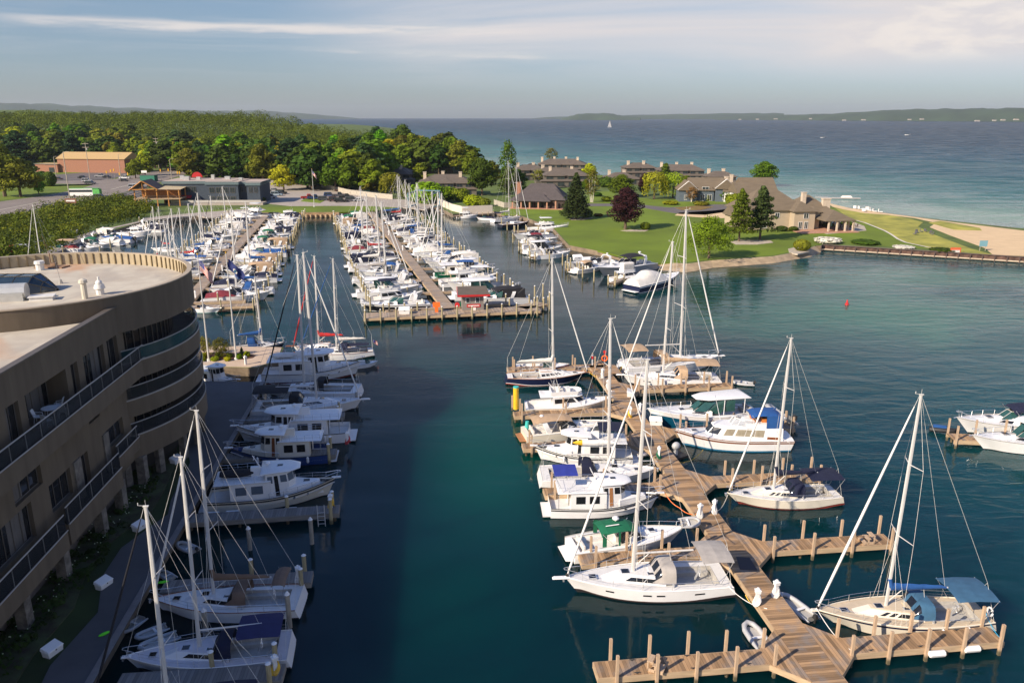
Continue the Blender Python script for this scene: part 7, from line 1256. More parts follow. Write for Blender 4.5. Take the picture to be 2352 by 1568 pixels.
def flagpole(px, py, hp, label, kind, hz=GR):
    p = G(px, py, hz); Z = p.y * cT + 8.9; h = hp * Z / FPX * 1.075; rt = empty('flagpole', p, 0, label=label, cat='flagpole'); MB().tube((0, 0, 0), (0, 0, h), .13, .06, 8).tube((0, 0, 0), (0, 0, .35), .4, .2, 8).build('pole', B_alu, rt, True); MB().ball((0, 0, h + .08), .12, .12, .12).build('finial', M_ylw, rt, True)
    s_ = h / 15; a = V((.12, 0, h - .8)); mb = MB()
    if kind == 'usa': usa(mb, a, 2.1 * s_, 1.4 * s_, 1.6); mb.build('flag', [CV['red'], CV['white'], CV['royal']], rt)
    else:
        nx = 12; P_ = lambda i, j: a + V((2.9 * s_ * .72 * i / nx + .1 * sin(j), .16 * sin(i * .8), -1.5 * s_ * j / 8 - 1.9 * s_ * (i / nx) ** 1.2 + .06 * sin(i * 1.3 + j)))
        for i in range(nx):
            for j in range(8): mb.quad(P_(i, j), P_(i + 1, j), P_(i + 1, j + 1), P_(i, j + 1), 0)
        for sd in (-.05, .08):
            c = P_(6, 4) + V((0, sd, 0)); ring_ = [c + V((.26 * s_ * cos(k * pi / 6), 0, .30 * s_ * sin(k * pi / 6) - .26 * s_ * .8 * cos(k * pi / 6))) for k in range(12)]; mb.poly(ring_, 1); mb.poly([c + V((.2 * s_ * cos(k * pi / 3 + .5), sd * .3, .24 * s_ * sin(k * pi / 3 + .5))) for k in range(6)], 2)
        mb.build('flag', [mat('flag_navy', (.012, .022, .12), .8), CV['white'], CV['steel']], rt)
flagpole(480, 829, 229, 'white flagpole with the striped national flag beside the hotel balconies', 'usa'); flagpole(543, 826, 229, 'white flagpole with the dark blue state flag on the flag point', 'state')
flagpole(722, 475, 79, 'white flagpole with a small striped flag in front of the parked cars', 'usa')
def pedestal(x, y, z, label, rz=0, hose=None, group='white power pedestals on the docks', wrap=True, name='power_pedestal'):
    rt = empty(name, (x, y, z), rz, label=label, cat='power pedestal', group=group); MB().box(0, 0, 0, .26, .22, .95, top=.9).build('post', M_cap, rt); MB().box(0, 0, .95, .36, .32, .22).box(0, 0, 1.17, .42, .38, .06, top=.85).box(0, 0, 1.23, .2, .2, .14, top=.6).build('lamp_head', M_cap, rt)
    if wrap:
        q = MB(); [q.path([V(((.2 + .02 * k) * cos(t * pi / 6), (.17 + .02 * k) * sin(t * pi / 6), .55 + .30 * sin(t * pi / 6 + .8) - .07 * k)) for t in range(13)], .028, 4) for k in range(5)]; q.path([V((.2, 0, .4)), V((.3, .2, .05)), V((.1, .4, .03)), V((-.2, .35, .03))], .03, 4); q.build('coiled_cable', hose or B_gen, rt)
k = 0
for (px, py), lb in zip(((1738, 1388), (1781, 1369), (1607, 1188), (1640, 1178), (1513, 1052), (1447, 958), (1396, 895), (1384, 868), (1450, 950)), ('nearest left pedestal, before the coiled mooring lines of the big sloop', 'nearest right pedestal, beside the bow of the grey tender', 'left pedestal of the pair near the orange cable', 'right pedestal of the pair near the orange cable', 'pedestal beside the trawler with the yellow board', 'pedestal with a yellow hose beside the navy awning cruiser', 'pedestal wrapped in white cable behind the fishing boat', 'pedestal at the bow of the navy hulled sloop', 'pedestal under the furled sail right of the tall mast')):
    if lb.startswith('pedestal under'): px, py = 1470, 950
    q = G(px, py, .9); pedestal(q.x, q.y, .9, lb, .3 * k, [None, None, None, None, CV['green'], B_yel, None, None, None][k]); k += 1
for k, ((px, py), lb) in enumerate(zip(((776, 1165), (812, 1018), (705, 1335), (656, 1545), (565, 838)), ('shaded pedestal at the end of the finger pier with the ladder', 'shaded pedestal with an orange hose between the trawlers', 'shaded pedestal behind the brown dodger sailboat', 'shaded pedestal at the bottom edge of the quay', 'pale pedestal on the paving below the flower bed'))): q = G(px, py, .9 if k < 4 else GR); pedestal(q.x - (.6 if k < 4 else 0), q.y, .9 if k < 4 else GR, lb, .2 * k, [B_yel, B_red, None, B_yel, None][k], wrap=k < 4)
for k, (px, py) in enumerate(((449, 683), (487, 641), (511, 622), (500, 604), (524, 655), (572, 560), (960, 600), (997, 640), (925, 575), (1018, 668), (893, 540), (940, 560))):
    q = G(px, py, .95); pedestal(q.x, q.y, .9, 'small white pedestal number %s counted from the hotel along the distant piers' % 'one two three four five six seven eight nine ten eleven twelve'.split()[k], 0, None, 'small white pedestals on the distant piers', False)
def dbox(px, py, rz, label, z, s=1.0, group='white dock boxes'):
    q = G(px, py, z); rt = empty('dock_box', q, rz, label=label, cat='dock box', group=group); rt.scale = (s,) * 3; MB().loft([[(-.62, -.34, 0), (.62, -.34, 0), (.62, .34, 0), (-.62, .34, 0)], [(-.68, -.38, .5), (.68, -.38, .5), (.68, .38, .62), (-.68, .38, .62)]]).build('box', M_cap, rt); MB().loft([[(-.72, -.42, .5), (.72, -.42, .5), (.72, .42, .62), (-.72, .42, .62)], [(-.66, -.38, .60), (.66, -.38, .60), (.66, .38, .84), (-.66, .38, .84)]]).build('lid', M_cap, rt); MB().box(0, -.42, .42, .1, .04, .1).build('latch', M_trim, rt)
for a in ((122, 1500, 1.25, 'nearest white dock box on the shaded quay walk', GR, .82), (240, 1347, 1.25, 'second white dock box from the viewer on the shaded quay walk', GR, .82), (322, 1215, 1.25, 'third white dock box behind the leftmost mast', GR, .82), (406, 1062, 1.25, 'farthest white dock box on the shaded quay walk', GR, .85), (1506, 974, -.1, 'white dock box at the bow of the blue yacht', .9, 1.0), (1447, 908, 1.4, 'white dock box left of the long finger pier with ropes', .9, .95)): dbox(*a)
for k, (px, py) in enumerate(((1327, 598), (1349, 604), (1414, 616), (1508, 638), (1543, 648), (1225, 520), (1200, 505), (169, 538))):
    q = G(px, py, 1.2); dbox(px, py, .3, 'small white dock box number %s along the lawn edge and promenade' % 'one two three four five six seven eight'.split()[k], 1.2, 1.6, 'small white boxes along the lawn edge') if k < 3 or k == 7 else None
def steps(px, py, rz, label):
    q = G(px, py, .9); rt = empty('dock_steps', q, rz, label=label, cat='steps')
    for k in range(3): MB().box(.35 * k, 0, .24 * (k + 1) - .05, .36, .75, .05).build('tread', M_post, rt)
    MB().prism([(-.15, -.38), (.85, -.38), (.85, -.32), (-.15, -.32)], 0, .2).box(.8, -.35, 0, .08, .06, .7).box(.8, .35, 0, .08, .06, .7).box(.35, -.35, 0, .08, .06, .45).box(.35, .35, 0, .08, .06, .45).prism([(-.15, .32), (.85, .32), (.85, .38), (-.15, .38)], 0, .2).build('stringer', M_post, rt)
steps(1520, 1540, 2.7, 'wooden boarding steps on the long finger pier at the bottom edge'); steps(1980, 1245, .1, 'wooden boarding steps near the end of the empty finger pier')
q = G(1185, 937, .3); rt = empty('yellow_drum_marker', (q.x, q.y, 0), label='tall yellow cylinder with a teal top at the end of a finger pier', cat='marker'); MB().tube((0, 0, .2), (0, 0, 2.9), .33, n=12).build('cylinder', B_yel, rt, True); MB().tube((0, 0, 2.9), (0, 0, 3.05), .34, n=12).build('top', mat('teal_plastic', (.05, .45, .42), .6), rt, True); MB().box(-.45, 0, -1, .2, .2, 2.9).build('post', M_post, rt)
# harbour office kiosk and things on the pier head
q = G(1085, 708, .9); rt = empty('harbour_kiosk', q, R(8), label='small grey office hut with a red edged slanted roof on the pier head', cat='hut'); MB().box(0, 0, 0, 3.8, 2.8, 2.7).build('wall', mat('grey_clapboard', (.22, .19, .17), .85, .1), rt)
mb = MB(); mb.loft([[(-2.7, -2.1, 2.75), (2.9, -2.1, 2.75), (2.7, 1.9, 3.5), (-2.5, 1.9, 3.5)], [(-2.7, -2.1, 2.9), (2.9, -2.1, 2.9), (2.7, 1.9, 3.65), (-2.5, 1.9, 3.65)]]); mb.build('roof', M_shg, rt); MB().loft([[(-2.8, -2.2, 2.6), (3.0, -2.2, 2.6), (3.0, -2.12, 2.6), (-2.8, -2.12, 2.6)], [(-2.8, -2.2, 2.95), (3.0, -2.2, 2.95), (3.0, -2.12, 2.95), (-2.8, -2.12, 2.95)]]).loft([[(-2.8, -2.2, 2.6), (-2.72, -2.2, 2.6), (-2.55, 1.95, 3.35), (-2.62, 1.95, 3.35)], [(-2.8, -2.2, 2.95), (-2.72, -2.2, 2.95), (-2.55, 1.95, 3.7), (-2.62, 1.95, 3.7)]]).build('red_fascia', B_red, rt)
for x in (-.9, .8): o = MB().box(x, -1.43, 1.35, .8, .06, .95).build('window', M_wt, rt); MB().box(x, -1.47, 1.42, .6, .04, .8).build('pane', M_pw, o)
MB().box(1.93, .1, .1, .06, .9, 2.1).build('door', CM['blue'], rt); o = MB().box(.1, -1.44, .55, 2.4, .05, .55).build('red_sign_board', B_red, rt); MB().box(.1, -1.44, -.0, .8, .05, .5).build('notice', M_wt, rt)
def text(s_, size, loc, rot, m, parent, name='lettering'):
    c = bpy.data.curves.new(name, 'FONT'); c.body = s_; c.size = size; c.align_x = 'CENTER'; c.align_y = 'CENTER'; c.extrude = .008; o = bpy.data.objects.new(name, c); me = bpy.data.meshes.new_from_object(o); bpy.data.objects.remove(o); me.materials.clear(); me.materials.append(m); o = link(name, me, parent); o.location = loc; o.rotation_euler = rot; return o
text('MARINA OFFICE', .26, (.1, -1.48, .84), (R(90), 0, 0), M_wt, rt) if False else None
MB().box(.1, -1.475, .74, 2.0, .02, .16).build('lettering_band', M_wt, o)
q = G(1003, 716, .9); rt = empty('orange_hoist', q, label='bright orange T shaped cover standing on the pier head', cat='equipment'); MB().box(0, 0, .9, 1.25, .5, .8).build('hood', mat('bright_orange', (.85, .14, .01), .6), rt); MB().box(0, 0, 0, .55, .4, .95).build('stem', mat('bright_orange', (.85, .14, .01), .6), rt)
for (px, py, z, lb) in ((929, 720, 0, 'white box on the pier head behind the round piles'),): dbox(px, py, .1, lb, .9, 1.4)
q = G(1062, 705, .9); rt = empty('hose_reel', q, label='red and green hose reel beside the grey office hut', cat='hose reel'); MB().tube((0, -.2, .5), (0, .2, .5), .5, n=12).build('reel', CV['green'], rt); MB().tube((-.9, -.3, .45), (-.9, 0, .45), .45, n=12).build('life_ring', B_red, rt)
for k, (px, py) in enumerate(((1234, 727), (1228, 700), (1262, 715), (1247, 694))): q = G(px, py, 0); rt = empty('mooring_pile', q, label='round pile with white cap standing number %s off the right end of the pier head' % ('one two three four'.split()[k]), cat='mooring pile', group='piles off the pier head'); MB().tube((0, 0, -1), (0, 0, 3.6), .16, .14, 8).build('shaft', M_pile, rt, True); MB().tube((0, 0, 3.6), (0, 0, 3.7), .17, .08, 8).build('cap', M_cap, rt)
# channel buoy, life ring stand, mats, ladder
q = G(1945, 700, 0); rt = empty('channel_buoy', (q.x, q.y, 0), label='red channel buoy floating alone in the open harbour', cat='buoy'); rt.scale = (.75, .75, .62); MB().tube((0, 0, -.3), (0, 0, .5), .5, .45, 12).build('float', B_red, rt, True); MB().tube((0, 0, .5), (0, 0, 1.6), .3, .12, 10).build('body', B_red, rt, True)
q = G(1388, 838, .9); rt = empty('life_ring_stand', q, label='orange life ring on a red post at the head of the boardwalk', cat='life ring'); MB().box(0, 0, 0, .12, .12, 1.7).build('post', B_red, rt); mb = MB(); mb.path([V((.38 * cos(a * pi / 6), -.12, 1.0 + .38 * sin(a * pi / 6))) for a in range(13)], .1, 6); mb.build('ring', mat('bright_orange', (.85, .14, .01), .6), rt); MB().tube((0, -.1, 1.9), (0, 0, 1.9), .22, n=10).build('disc_sign', B_red, rt)
q = G(1360, 838, .9); rt = empty('fire_extinguisher_stand', q, label='slim white and red post at the head of the boardwalk', cat='post'); MB().box(0, 0, 0, .18, .18, 1.5).build('post', M_cap, rt); MB().box(0, -.02, .9, .24, .24, .4).build('red_band', B_red, rt)
q = G(1724, 1290, .93); rt = MB().prism([(q.x - 1.1, q.y - 1.0), (q.x + .2, q.y - 1.1), (q.x + .1, q.y + .7), (q.x - .9, q.y + .8)], .9, .93).build('rubber_mat', mat('dark_mat', (.05, .045, .05), .9), None); tag(rt, 'dark rubber mat lying on the boardwalk near the pale awning', 'mat')
q = G(741, 1180, .9); rt = empty('dock_ladder', (q.x, q.y - .5, .9), R(8), label='aluminium ladder hanging on the shaded finger pier', cat='ladder')
for s_ in (-.3, .3): MB().tube((s_, 0, -1.2), (s_, 0, 1.1), .035, n=5).build('side_rail', B_alu, rt)
for k in range(5): MB().tube((-.3, 0, -1.0 + k * .35), (.3, 0, -1.0 + k * .35), .025, n=4).build('rung', B_alu, rt)
for k, (px, py, lb) in enumerate(((489, 1178, 'leftmost white fender on the edge of the shaded finger pier'), (534, 1175, 'second white fender on the edge of the shaded finger pier'), (611, 1176, 'thick white fender hanging lower on the shaded finger pier'), (668, 1168, 'rightmost white fender on the edge of the shaded finger pier'), (2152, 1500, 'left white fender lying on the near right finger pier'), (2232, 1489, 'right white fender hanging from the near right finger pier'))):
    q = G(px, py, .65); rt = empty('dock_fender', q, R(7), label=lb, cat='fender', group='white fenders on the piers'); rr = .15 if k not in (2, 4, 5) else .22; MB().tube((-.6, 0, 0), (-.5, 0, 0), .03, rr, 8).tube((-.5, 0, 0), (.5, 0, 0), rr, n=8).tube((.5, 0, 0), (.6, 0, 0), rr, .03, 8).build('body', M_cap, rt, True)
# mooring lines that hang from boats to the docks
def line(pts, label, m=None, r=.03, sag=.35):
    W_ = [G(*p) for p in pts]; mb = MB(); out = []
    for a, b in zip(W_, W_[1:]):
        for k in range(8): f = k / 8; q = a.lerp(b, f); q.z -= sag * 4 * f * (1 - f); out.append(q)
    out.append(W_[-1]); mb.path(out, r, 4); return tag(mb.build('mooring_line', m or B_line), label, 'rope', 'mooring lines and cables')
line([(1672, 1345, 1.3), (1762, 1397, .95)], 'white mooring line from the stern of the big sloop', B_gen); line([(1712, 1365, .9), (1745, 1385, .9)], 'yellow line at the edge of the boardwalk beside the big sloop', B_yel, .035, .4); line([(1525, 1128, 1.6), (1560, 1165, .7), (1600, 1180, .95)], 'orange cable from the blue awning trawler to the pedestal', mat('orange_cable', (.7, .16, .03), .6), .045, .25)
line([(1672, 1135, 1.3), (1648, 1172, 1.2)], 'pale line from the bow of the navy awning sloop to the pedestal'); line([(1615, 1032, .6), (1575, 1060, .3), (1550, 1050, .9)], 'yellow line drooping from the classic yacht bow', B_yel, .03, .3); line([(1875, 1395, 1.4), (1958, 1495, .95)], 'white line from the cream sailboat bow down to the finger pier', B_gen); line([(2262, 1400, 1.3), (2305, 1471, .95)], 'bright blue stern line of the cream sailboat', mat('blue_line', (.03, .35, .60), .7), .03, .3)
line([(1352, 852, 1.3), (1385, 865, .9)], 'yellow bow line of the navy hulled sloop', B_yel, .03, .4); line([(1430, 838, 1.3), (1415, 860, .9)], 'yellow line at the stern of the far white sloop', B_yel, .03, .2)
# garden furniture and terrace bits of the tan house
for k, (px, py) in enumerate(((1993, 484), (2000, 486), (2010, 488), (2022, 489), (1976, 482), (1966, 481), (1985, 487))):
    q = G(px, py, GR); rt = empty('beach_chair', q, .4 * k, label='white beach chair number %s counted along the dune grass row' % 'one two three four five six seven'.split()[k], cat='chair', group='white beach chairs in the dune grass'); MB().box(0, 0, .35, 1.2, 1.4, .15).build('seat', M_wt, rt); MB().box(0, .7, .4, 1.2, .2, .95).build('backrest', M_wt, rt)
for k, (px, py) in enumerate(((2106, 536), (2116, 534), (2126, 534), (2136, 538), (2140, 541), (2100, 540))):
    q = G(px, py, GR); rt = empty('garden_chair', q, k, label='dark slatted chair number %s around the sandy fire pit' % 'one two three four five six'.split()[k], cat='chair', group='dark chairs around the fire pit'); MB().box(0, 0, .35, .75, .8, .1).build('seat', CM['grey'], rt); MB().box(0, .4, .4, .75, .12, .75).build('backrest', CM['grey'], rt)
for k, (px, py) in enumerate(((1870, 517), (1885, 522), (1902, 516), (1930, 524), (1950, 526), (1966, 522), (1915, 508))):
    q = G(px, py, GR); rt = empty('terrace_chair', q, k * .8, label='dark brown terrace seat number %s beside the tan house' % 'one two three four five six seven'.split()[k], cat='chair', group='dark terrace seats'); MB().box(0, 0, .35, .9, .9, .12).build('seat', CM['brown'], rt); MB().box(0, .42, .4, .9, .12, .7).build('backrest', CM['brown'], rt)
wsheet('stone_terrace', PG([(1858, 528), (1870, 520), (1915, 508), (1960, 510), (1985, 520), (1990, 530), (1950, 534), (1900, 538)]), M_stone, 3); wsheet('stone_bed', PG([(1678, 556), (1700, 552), (1770, 553), (1776, 558), (1740, 562), (1690, 562)]), M_stone, 3); wsheet('stone_bed', PG([(1425, 530), (1450, 528), (1490, 529), (1482, 532), (1440, 532)]), M_stone, 3); wsheet('stone_bed', PG([(1306, 502), (1345, 499), (1362, 501), (1340, 506), (1312, 506)]), M_stone, 3)
wsheet('stone_bed', PG([(1810, 572), (1830, 568), (1860, 578), (1832, 584), (1812, 580)]), M_stone, 3)
q = G(1908, 526, GR); rt = empty('garden_umbrella', q, label='closed pale teal parasol on the stone terrace', cat='parasol'); MB().tube((0, 0, 0), (0, 0, 2.6), .04, n=5).build('pole', B_alu, rt); MB().tube((0, 0, .9), (0, 0, 2.6), .35, .06, 8).build('canopy', mat('pale_teal_cloth', (.25, .5, .48), .9), rt)
# ---------------- boats near the boardwalk ----------------
R8_ = sailboat('big white sloop with pale grey awnings and bare boom, right beside the bottom finger', 12.6, mh=18.6, bare=True, bimini='grey', dodge='grey', win='slots', sprit=1.0, stern=.9, furlr=.085, boomL=4.6, boot=H_['brown'], spr=2, arch=False, bd=(.0, .19), hullwin=((.18, .24), (.42, .47), (.50, .55), (.72, .77))); put(R8_, (1297, 1322), (1667, 1316), 1.25); fenders(R8_[0], R8_[1], (-3.6, .2, 2.6), -1)
def green_(rt):
    pass
r7 = cruiser('white fishing cruiser with a bright green canvas top behind the big sloop', 11.0, canv='green', arch=False, full=False, bot='black'); put(r7, (1573, 1205), (1309, 1250), 1.2); h = r7[1]
mb = MB()
for sd in (-1, 1): mb.loft([[(x, sd * 1.32, 1.2), (x, sd * 1.30, 2.5)] for x in (-2.9, -2.5)], closed=False); mb.loft([[(x, sd * 1.30, 1.15), (x, sd * 1.28, 2.5)] for x in (-1.4, -1.2)], closed=False)
mb.build('canvas_flap', CV['green'], r7[0]); radar(r7[0], -1.2, .2, 2.75); MB().tube((-2.4, -.6, 2.85), (-1.2, -.7, 2.95), .05, n=5).build('awning_light', B_white, r7[0])
put(trawler('white trawler with a bright blue aft awning and black hull stripes', 11.6, bim='royal', stripe=B_rub, bot='black', door=B_teak), (1514, 1124), (1262, 1147), 1.2)
put(sailboat('white sloop with a navy dodger lying between two trawlers', 11.5, mh=16.6, dodge='navy', win='ports', cover='white', bare=True, stern=.9, boomL=4.2, furlr=.07), (1508, 1073), (1243, 1086), 1.2)
r4 = trawler('white trawler with a yellow tipped board lashed along its cabin roof', 11.4, stripe=B_rub, bot='black'); put(r4, (1228, 1017), (1450, 1034), 1.2)
mb = MB(); xs = [(-3.6, .02), (-3.2, .25), (-1.5, .33), (0.2, .3), (.9, .2), (1.3, .02)]; mb.loft([[(x, 1.75 + .1 * cos(a), 2.95 + w_ * 1.1 * sin(a)) for a in [k * pi / 4 for k in range(8)]] for x, w_ in xs], mf=lambda a, i: 1 if a >= 3 else 0); mb.build('paddle_board', [B_white, B_yel], r4[0], True); canvas(r4[0], 'bimini', -4.6, -1.7, 1.45, 4.35, CV['navy'], .12, .2, foot=2.3)
put(cruiser('cream express cruiser with tan canvas and a white radar arch', 10.6, hullm=B_cream, canv='tan', arch=True, full='top', plat=B_teak, deckm=B_cream), (1400, 963), (1203, 990), 1.1)
q = G(1209, 992, .3); rt = tag(MB().tube((0, 0, 0), (.1, 0, 1.3), .28, .2, 10).build('rolled_mat', mat('teal_plastic', (.05, .45, .42), .6)), 'rolled turquoise mat standing on the swim platform of the cream cruiser', 'float mat'); rt.location = q
put(flybridge('cream sport fishing boat with fishing rods on its flybridge', 11.0, hullm=B_cream, rods=True), (1410, 909), (1206, 930), 1.3)
put(sailboat('navy hulled classic sloop with a white sail cover and teak rails', 11.4, hullm=H_['navy'], cover='white', boot=B_white, trim=B_teak, mh=17.2, win='dots', teak=True, stern=.62, sprit=.6, boomL=5.0, mx=.7, rk=.13, bot='red'), (1352, 852), (1164, 862), 1.15)
put(runabout('low red and white bowrider hidden behind the navy hulled sloop', 6.5, H_['red'], None), (1308, 838), (1185, 843), .8)
put(sailboat('white sloop with tan sail cover and tan bimini in front of the farther sloop', 12.4, cover='tan', bimini='tan', dodge='tan', mh=18.6, win='slots', sprit=.9, stern=.92, boomL=4.6, furlr=.08, bd=(.02, .26), hullwin=((.16, .26), (.40, .55), (.72, .80))), (1430, 859), (1650, 866), 1.5)
put(sailboat('farthest white sloop with tan awnings and bare boom by the open water', 12.8, bare=True, bimini='tan', dodge='tan', mh=19.6, win='slots', stern=.92, sprit=.7, boomL=4.7, furlr=.085, bd=(.0, .2)), (1654, 818), (1432, 838), 1.4)
put(cruiser('large blue hulled yacht with a long white hardtop and teal windows', 13.6, hullm=H_['blue'], stripe=B_white, arch=False, hard=B_white, glass=B_teal, fpad=B_grey, bot='black', two=True, bow_up=1.45), (1487, 938), (1742, 944), 1.5)
# classic motor yacht
rt = empty('classic_motor_yacht', label='classic white motor yacht with mahogany rails and a royal blue canvas top', cat='motor yacht'); rt['L'] = 12.6; h = Hull(12.6, 4.1, 1.15, 1.25, 1.85, stern=.82, mx=.45, p=2.4, rake=.08, flare=.22, srake=.03)
h.build(rt, B_white, BOT['blue'], B_wood, BOT['blue'], rub=B_wood); h.deck(rt, B_white, drop=.02, camber=.15)
hs = House(-5.0, 3.2, 1.65, 1.25, 1.1, lambda x: h.zx(x) - .1, 2.55, dx1=1.0, ins=.16); hs.build(rt, B_white, 'cabin', .1); hs.windows(rt, [(.30, .44), (.45, .59), (.60, .74), (.78, .92)], .34, .84, mat('curtained_window', (.30, .26, .19), .3, .2, 3.)); hs.windows(rt, [(.05, .24)], .2, .38, B_wood, name='louvre'); hs.shield(rt, .35, .9)
mb = MB(); mb.box(-2.9, 0, 2.5, 3.6, 2.7, .5, top=.95); mb.build('upper_cockpit', B_white, rt); ws = House(-1.9, .4, 1.3, .95, .6, 2.6, 3.35, dx1=.5, ins=.15); mb = MB(); [ws.face(mb, k, 0, 1, .1, .95, .01) for k in range(5)]; mb.build('windscreen', B_clear, rt); mb = MB(); mb.path([V((x, y, 3.35)) for x, y in ws.T], .04, 4); [mb.tube((*ws.B[k], 2.6), (*ws.T[k], 3.35), .04, n=4) for k in range(6)]; mb.build('screen_frame', B_white, rt)
mb = MB(); [mb.box(-2.2 + k * -.9, sd * .55, 2.95, .5, .5, .5) for k in range(2) for sd in (-1, 1)]; mb.build('seats', mat('orange_leather', (.5, .16, .03), .6), rt)
canvas(rt, 'canvas_top', -4.9, -1.6, 1.4, 3.95, CV['blue'], .2, .9, w1=1.25, foot=2.6); mb = MB(); [mb.loft([[(x, sd * 1.42, 2.55), (x, sd * 1.38, 3.95)] for x in (-4.95, -4.0, -3.2)], closed=False) for sd in (-1, 1)]; mb.build('side_curtain', CV['blue'], rt)
rails(rt, h, 1.5, 5.4, .6, 1.3, True); MB().tube((1.2, -.9, 2.6), (1.9, -1.2, 5.4), .04, .02, 5).build('antenna', B_white, rt); MB().path([V((h.pt(i / 10, 1)[0], -h.pt(i / 10, 1)[1] * 1.0, h.z(i / 10) - .32)) for i in range(11)], .05, 4).build('navy_stripe', H_['navy'], rt); hatch(rt, 4.2, 0, 1.75, .5, .5)
put(rt, (1550, 993), (1815, 995), 1.4)
r12 = sailboat('white sloop with a navy sail cover and navy cockpit awning beside the boardwalk pair of pedestals', 11.8, hullm=B_cream, cover='navy', bimini='navy', dodge='navy', mh=17.8, win='ports', boot=H_['brown'], stern=.78, boomL=4.6, furlr=.09, rk=.10, bd=(.0, .3), bot='red'); tag(r12[0], 'cream white sloop with a navy sail cover and navy cockpit awning right of the boardwalk'); put(r12, (1670, 1127), (1921, 1124), 1.2)
r13 = sailboat('cream sailboat with blue canopy, dodger and sail cover at the bottom right', 14.0, hullm=B_cream, deckm=B_sand, cover=CV['blue'], bimini='steel', dodge='steel', mh=20.0, win='ports', stern=.72, boomL=4.9, furlr=.105, rk=.12, mx=1.2, stripe=H_['navy'], spr=2, sprit=.4, bd=(.0, .24)); put(r13, (1873, 1391), (2260, 1396), 1.25)
q = MB(); q.tube((-6.6, 1.1, 1.9), (-6.6, 1.1, 1.9001), .1); [q.path([V((-6.7, 1.2 + .0, 1.9)) + V((.0, .32 * cos(a * pi / 6), .32 * sin(a * pi / 6))) for a in range(1, 13)], .09, 6)]; q.build('life_ring', B_white, r13[0], True)
fenders(r13[0], r13[1], (-2.4, -4.6), 1)
put(dinghy('grey inflatable tender tied between the boardwalk and the cream sailboat bow', 3.9), (1793, 1358), (1872, 1416), .5)
put(dinghy('light grey dinghy with dark motor floating near the bottom finger pier', 3.3, motor=False), (1715, 1428), (1760, 1488), .3)
put(dinghy('small grey dinghy behind the long white hardtop of the blue yacht', 3.2), (1683, 875), (1733, 879), .4); put(dinghy('grey dinghy hanging at the stern of the blue yacht', 3.0), (1760, 940), (1815, 972), .9); put(dinghy('folded grey dinghy resting on the bow of the green top cruiser', 2.6, motor=False), (1606, 1196), (1560, 1200), 1.7)
bpy.context.view_layer.update()
for o_ in list(col.objects):
    if o_.get('label', '').startswith('folded grey dinghy'): o_.location.z = 1.55; o_.rotation_euler = (.5, 0, o_.rotation_euler.z)
    if o_.get('label', '').startswith('grey dinghy hanging'): o_.location.z = .75; o_.rotation_euler = (.5, 0, o_.rotation_euler.z)
rt = empty('outboard_engine', G(1552, 1040, .5), .6, label='grey covered outboard engine on a small raft at the classic yacht bow', cat='outboard engine'); MB().ball((0, 0, .8), .5, .4, .42).build('cowling', B_hyp, rt, True); MB().box(0, 0, -.5, .3, .3, 1.3).build('leg', B_hyp, rt); MB().prism([(-1, -.8), (1.1, -.8), (1.1, .8), (-1, .8)], -.45, -.2).build('raft', B_rub, rt)
put(dinghy('white jet tender with orange trim behind the trawler with the yellow board', 3.0, B_white, False), (1512, 1018), (1450, 1040), .5); put(dinghy('grey dinghy lying across the walkway end behind the navy sloop', 2.6), (1362, 843), (1425, 846), .9)
put(cruiser('white cruiser with a navy top at the right edge of the picture', 10.5, canv='navy', arch=False, glass=B_teal, full=False, bow_up=1.1), (2196, 963), (2440, 972), 1.4); put(cruiser('white dual console boat with a white hardtop cut by the right edge', 10.0, hard=B_white, arch=False, glass=B_teal, fpad=B_grey), (2232, 1003), (2480, 1012), 1.4)
rt = empty('jet_ski', G(2166, 992, .1), -.4, label='black and blue jet ski moored at the end of the right pier', cat='jet ski'); MB().loft([[(x, w_ * .55 * cos(a), z + .28 * sin(a)) for a in [k * pi / 4 for k in range(8)]] for x, w_, z in ((-1.4, .7, .2), (-1.0, 1, .25), (.4, 1, .3), (1.2, .6, .35), (1.6, .05, .4))]).build('hull', B_rub, rt, True); MB().box(-.4, 0, .45, 1.3, .35, .3).build('seat', CV['blue'], rt); MB().tube((.45, -.35, .95), (.45, .35, .95), .04).tube((.45, 0, .5), (.45, 0, .95), .08).build('handlebar', B_rub, rt)
# ---------------- boats on the shaded quay ----------------
put(sailboat('shaded white sloop with a large dark blue bimini near the bottom left', 12.8, bare=True, bimini='dusk', dodge='navy', mh=18.2, win='slots', stern=.94, sprit=.3, boomL=5.0, furlr=.0, furl=False, bd=(.03, .30), hullm=B_white, wheels=1, mx=.6, hullwin=((.45, .50),), deckm=mat('lilac_deck', (.60, .56, .58), .6)), (284, 1497), (664, 1472), 1.25)
put(sailboat('shaded white sloop with brown dodger and folded brown bimini', 12.0, cover='brown', bimini=None, dodge='brown', mh=17.6, win='slots', stern=.96, boomL=4.8, trim=B_wood, sprit=.0, furlr=.09, jib=B_gen), (347, 1368), (688, 1366), 1.2)
for o_ in col.objects:
    if o_.get('label', '') == 'shaded white sloop with brown dodger and folded brown bimini': canvas(o_, 'folded_bimini', -5.2, -4.1, 1.35, 3.1, CV['brown'], .25, .6, foot=1.2)
put(sailboat('shaded sloop with a navy cockpit awning cut by the bottom edge', 12.0, bare=True, bimini='navy', mh=17.6, win='slots', boomL=5.0, furl=True, jib=CV['black'], mx=.3), (188, 1668), (610, 1640), 1.2)
put(trawler('shaded cream and navy striped trawler with a grey covered dinghy on its roof', 12.0, hullm=B_cream, stripe=B_rub, raft='black', bot='black', winm=mat('grey_blue_window', (.10, .13, .17), .1), roofm=B_white), (770, 1092), (480, 1135), 1.35)
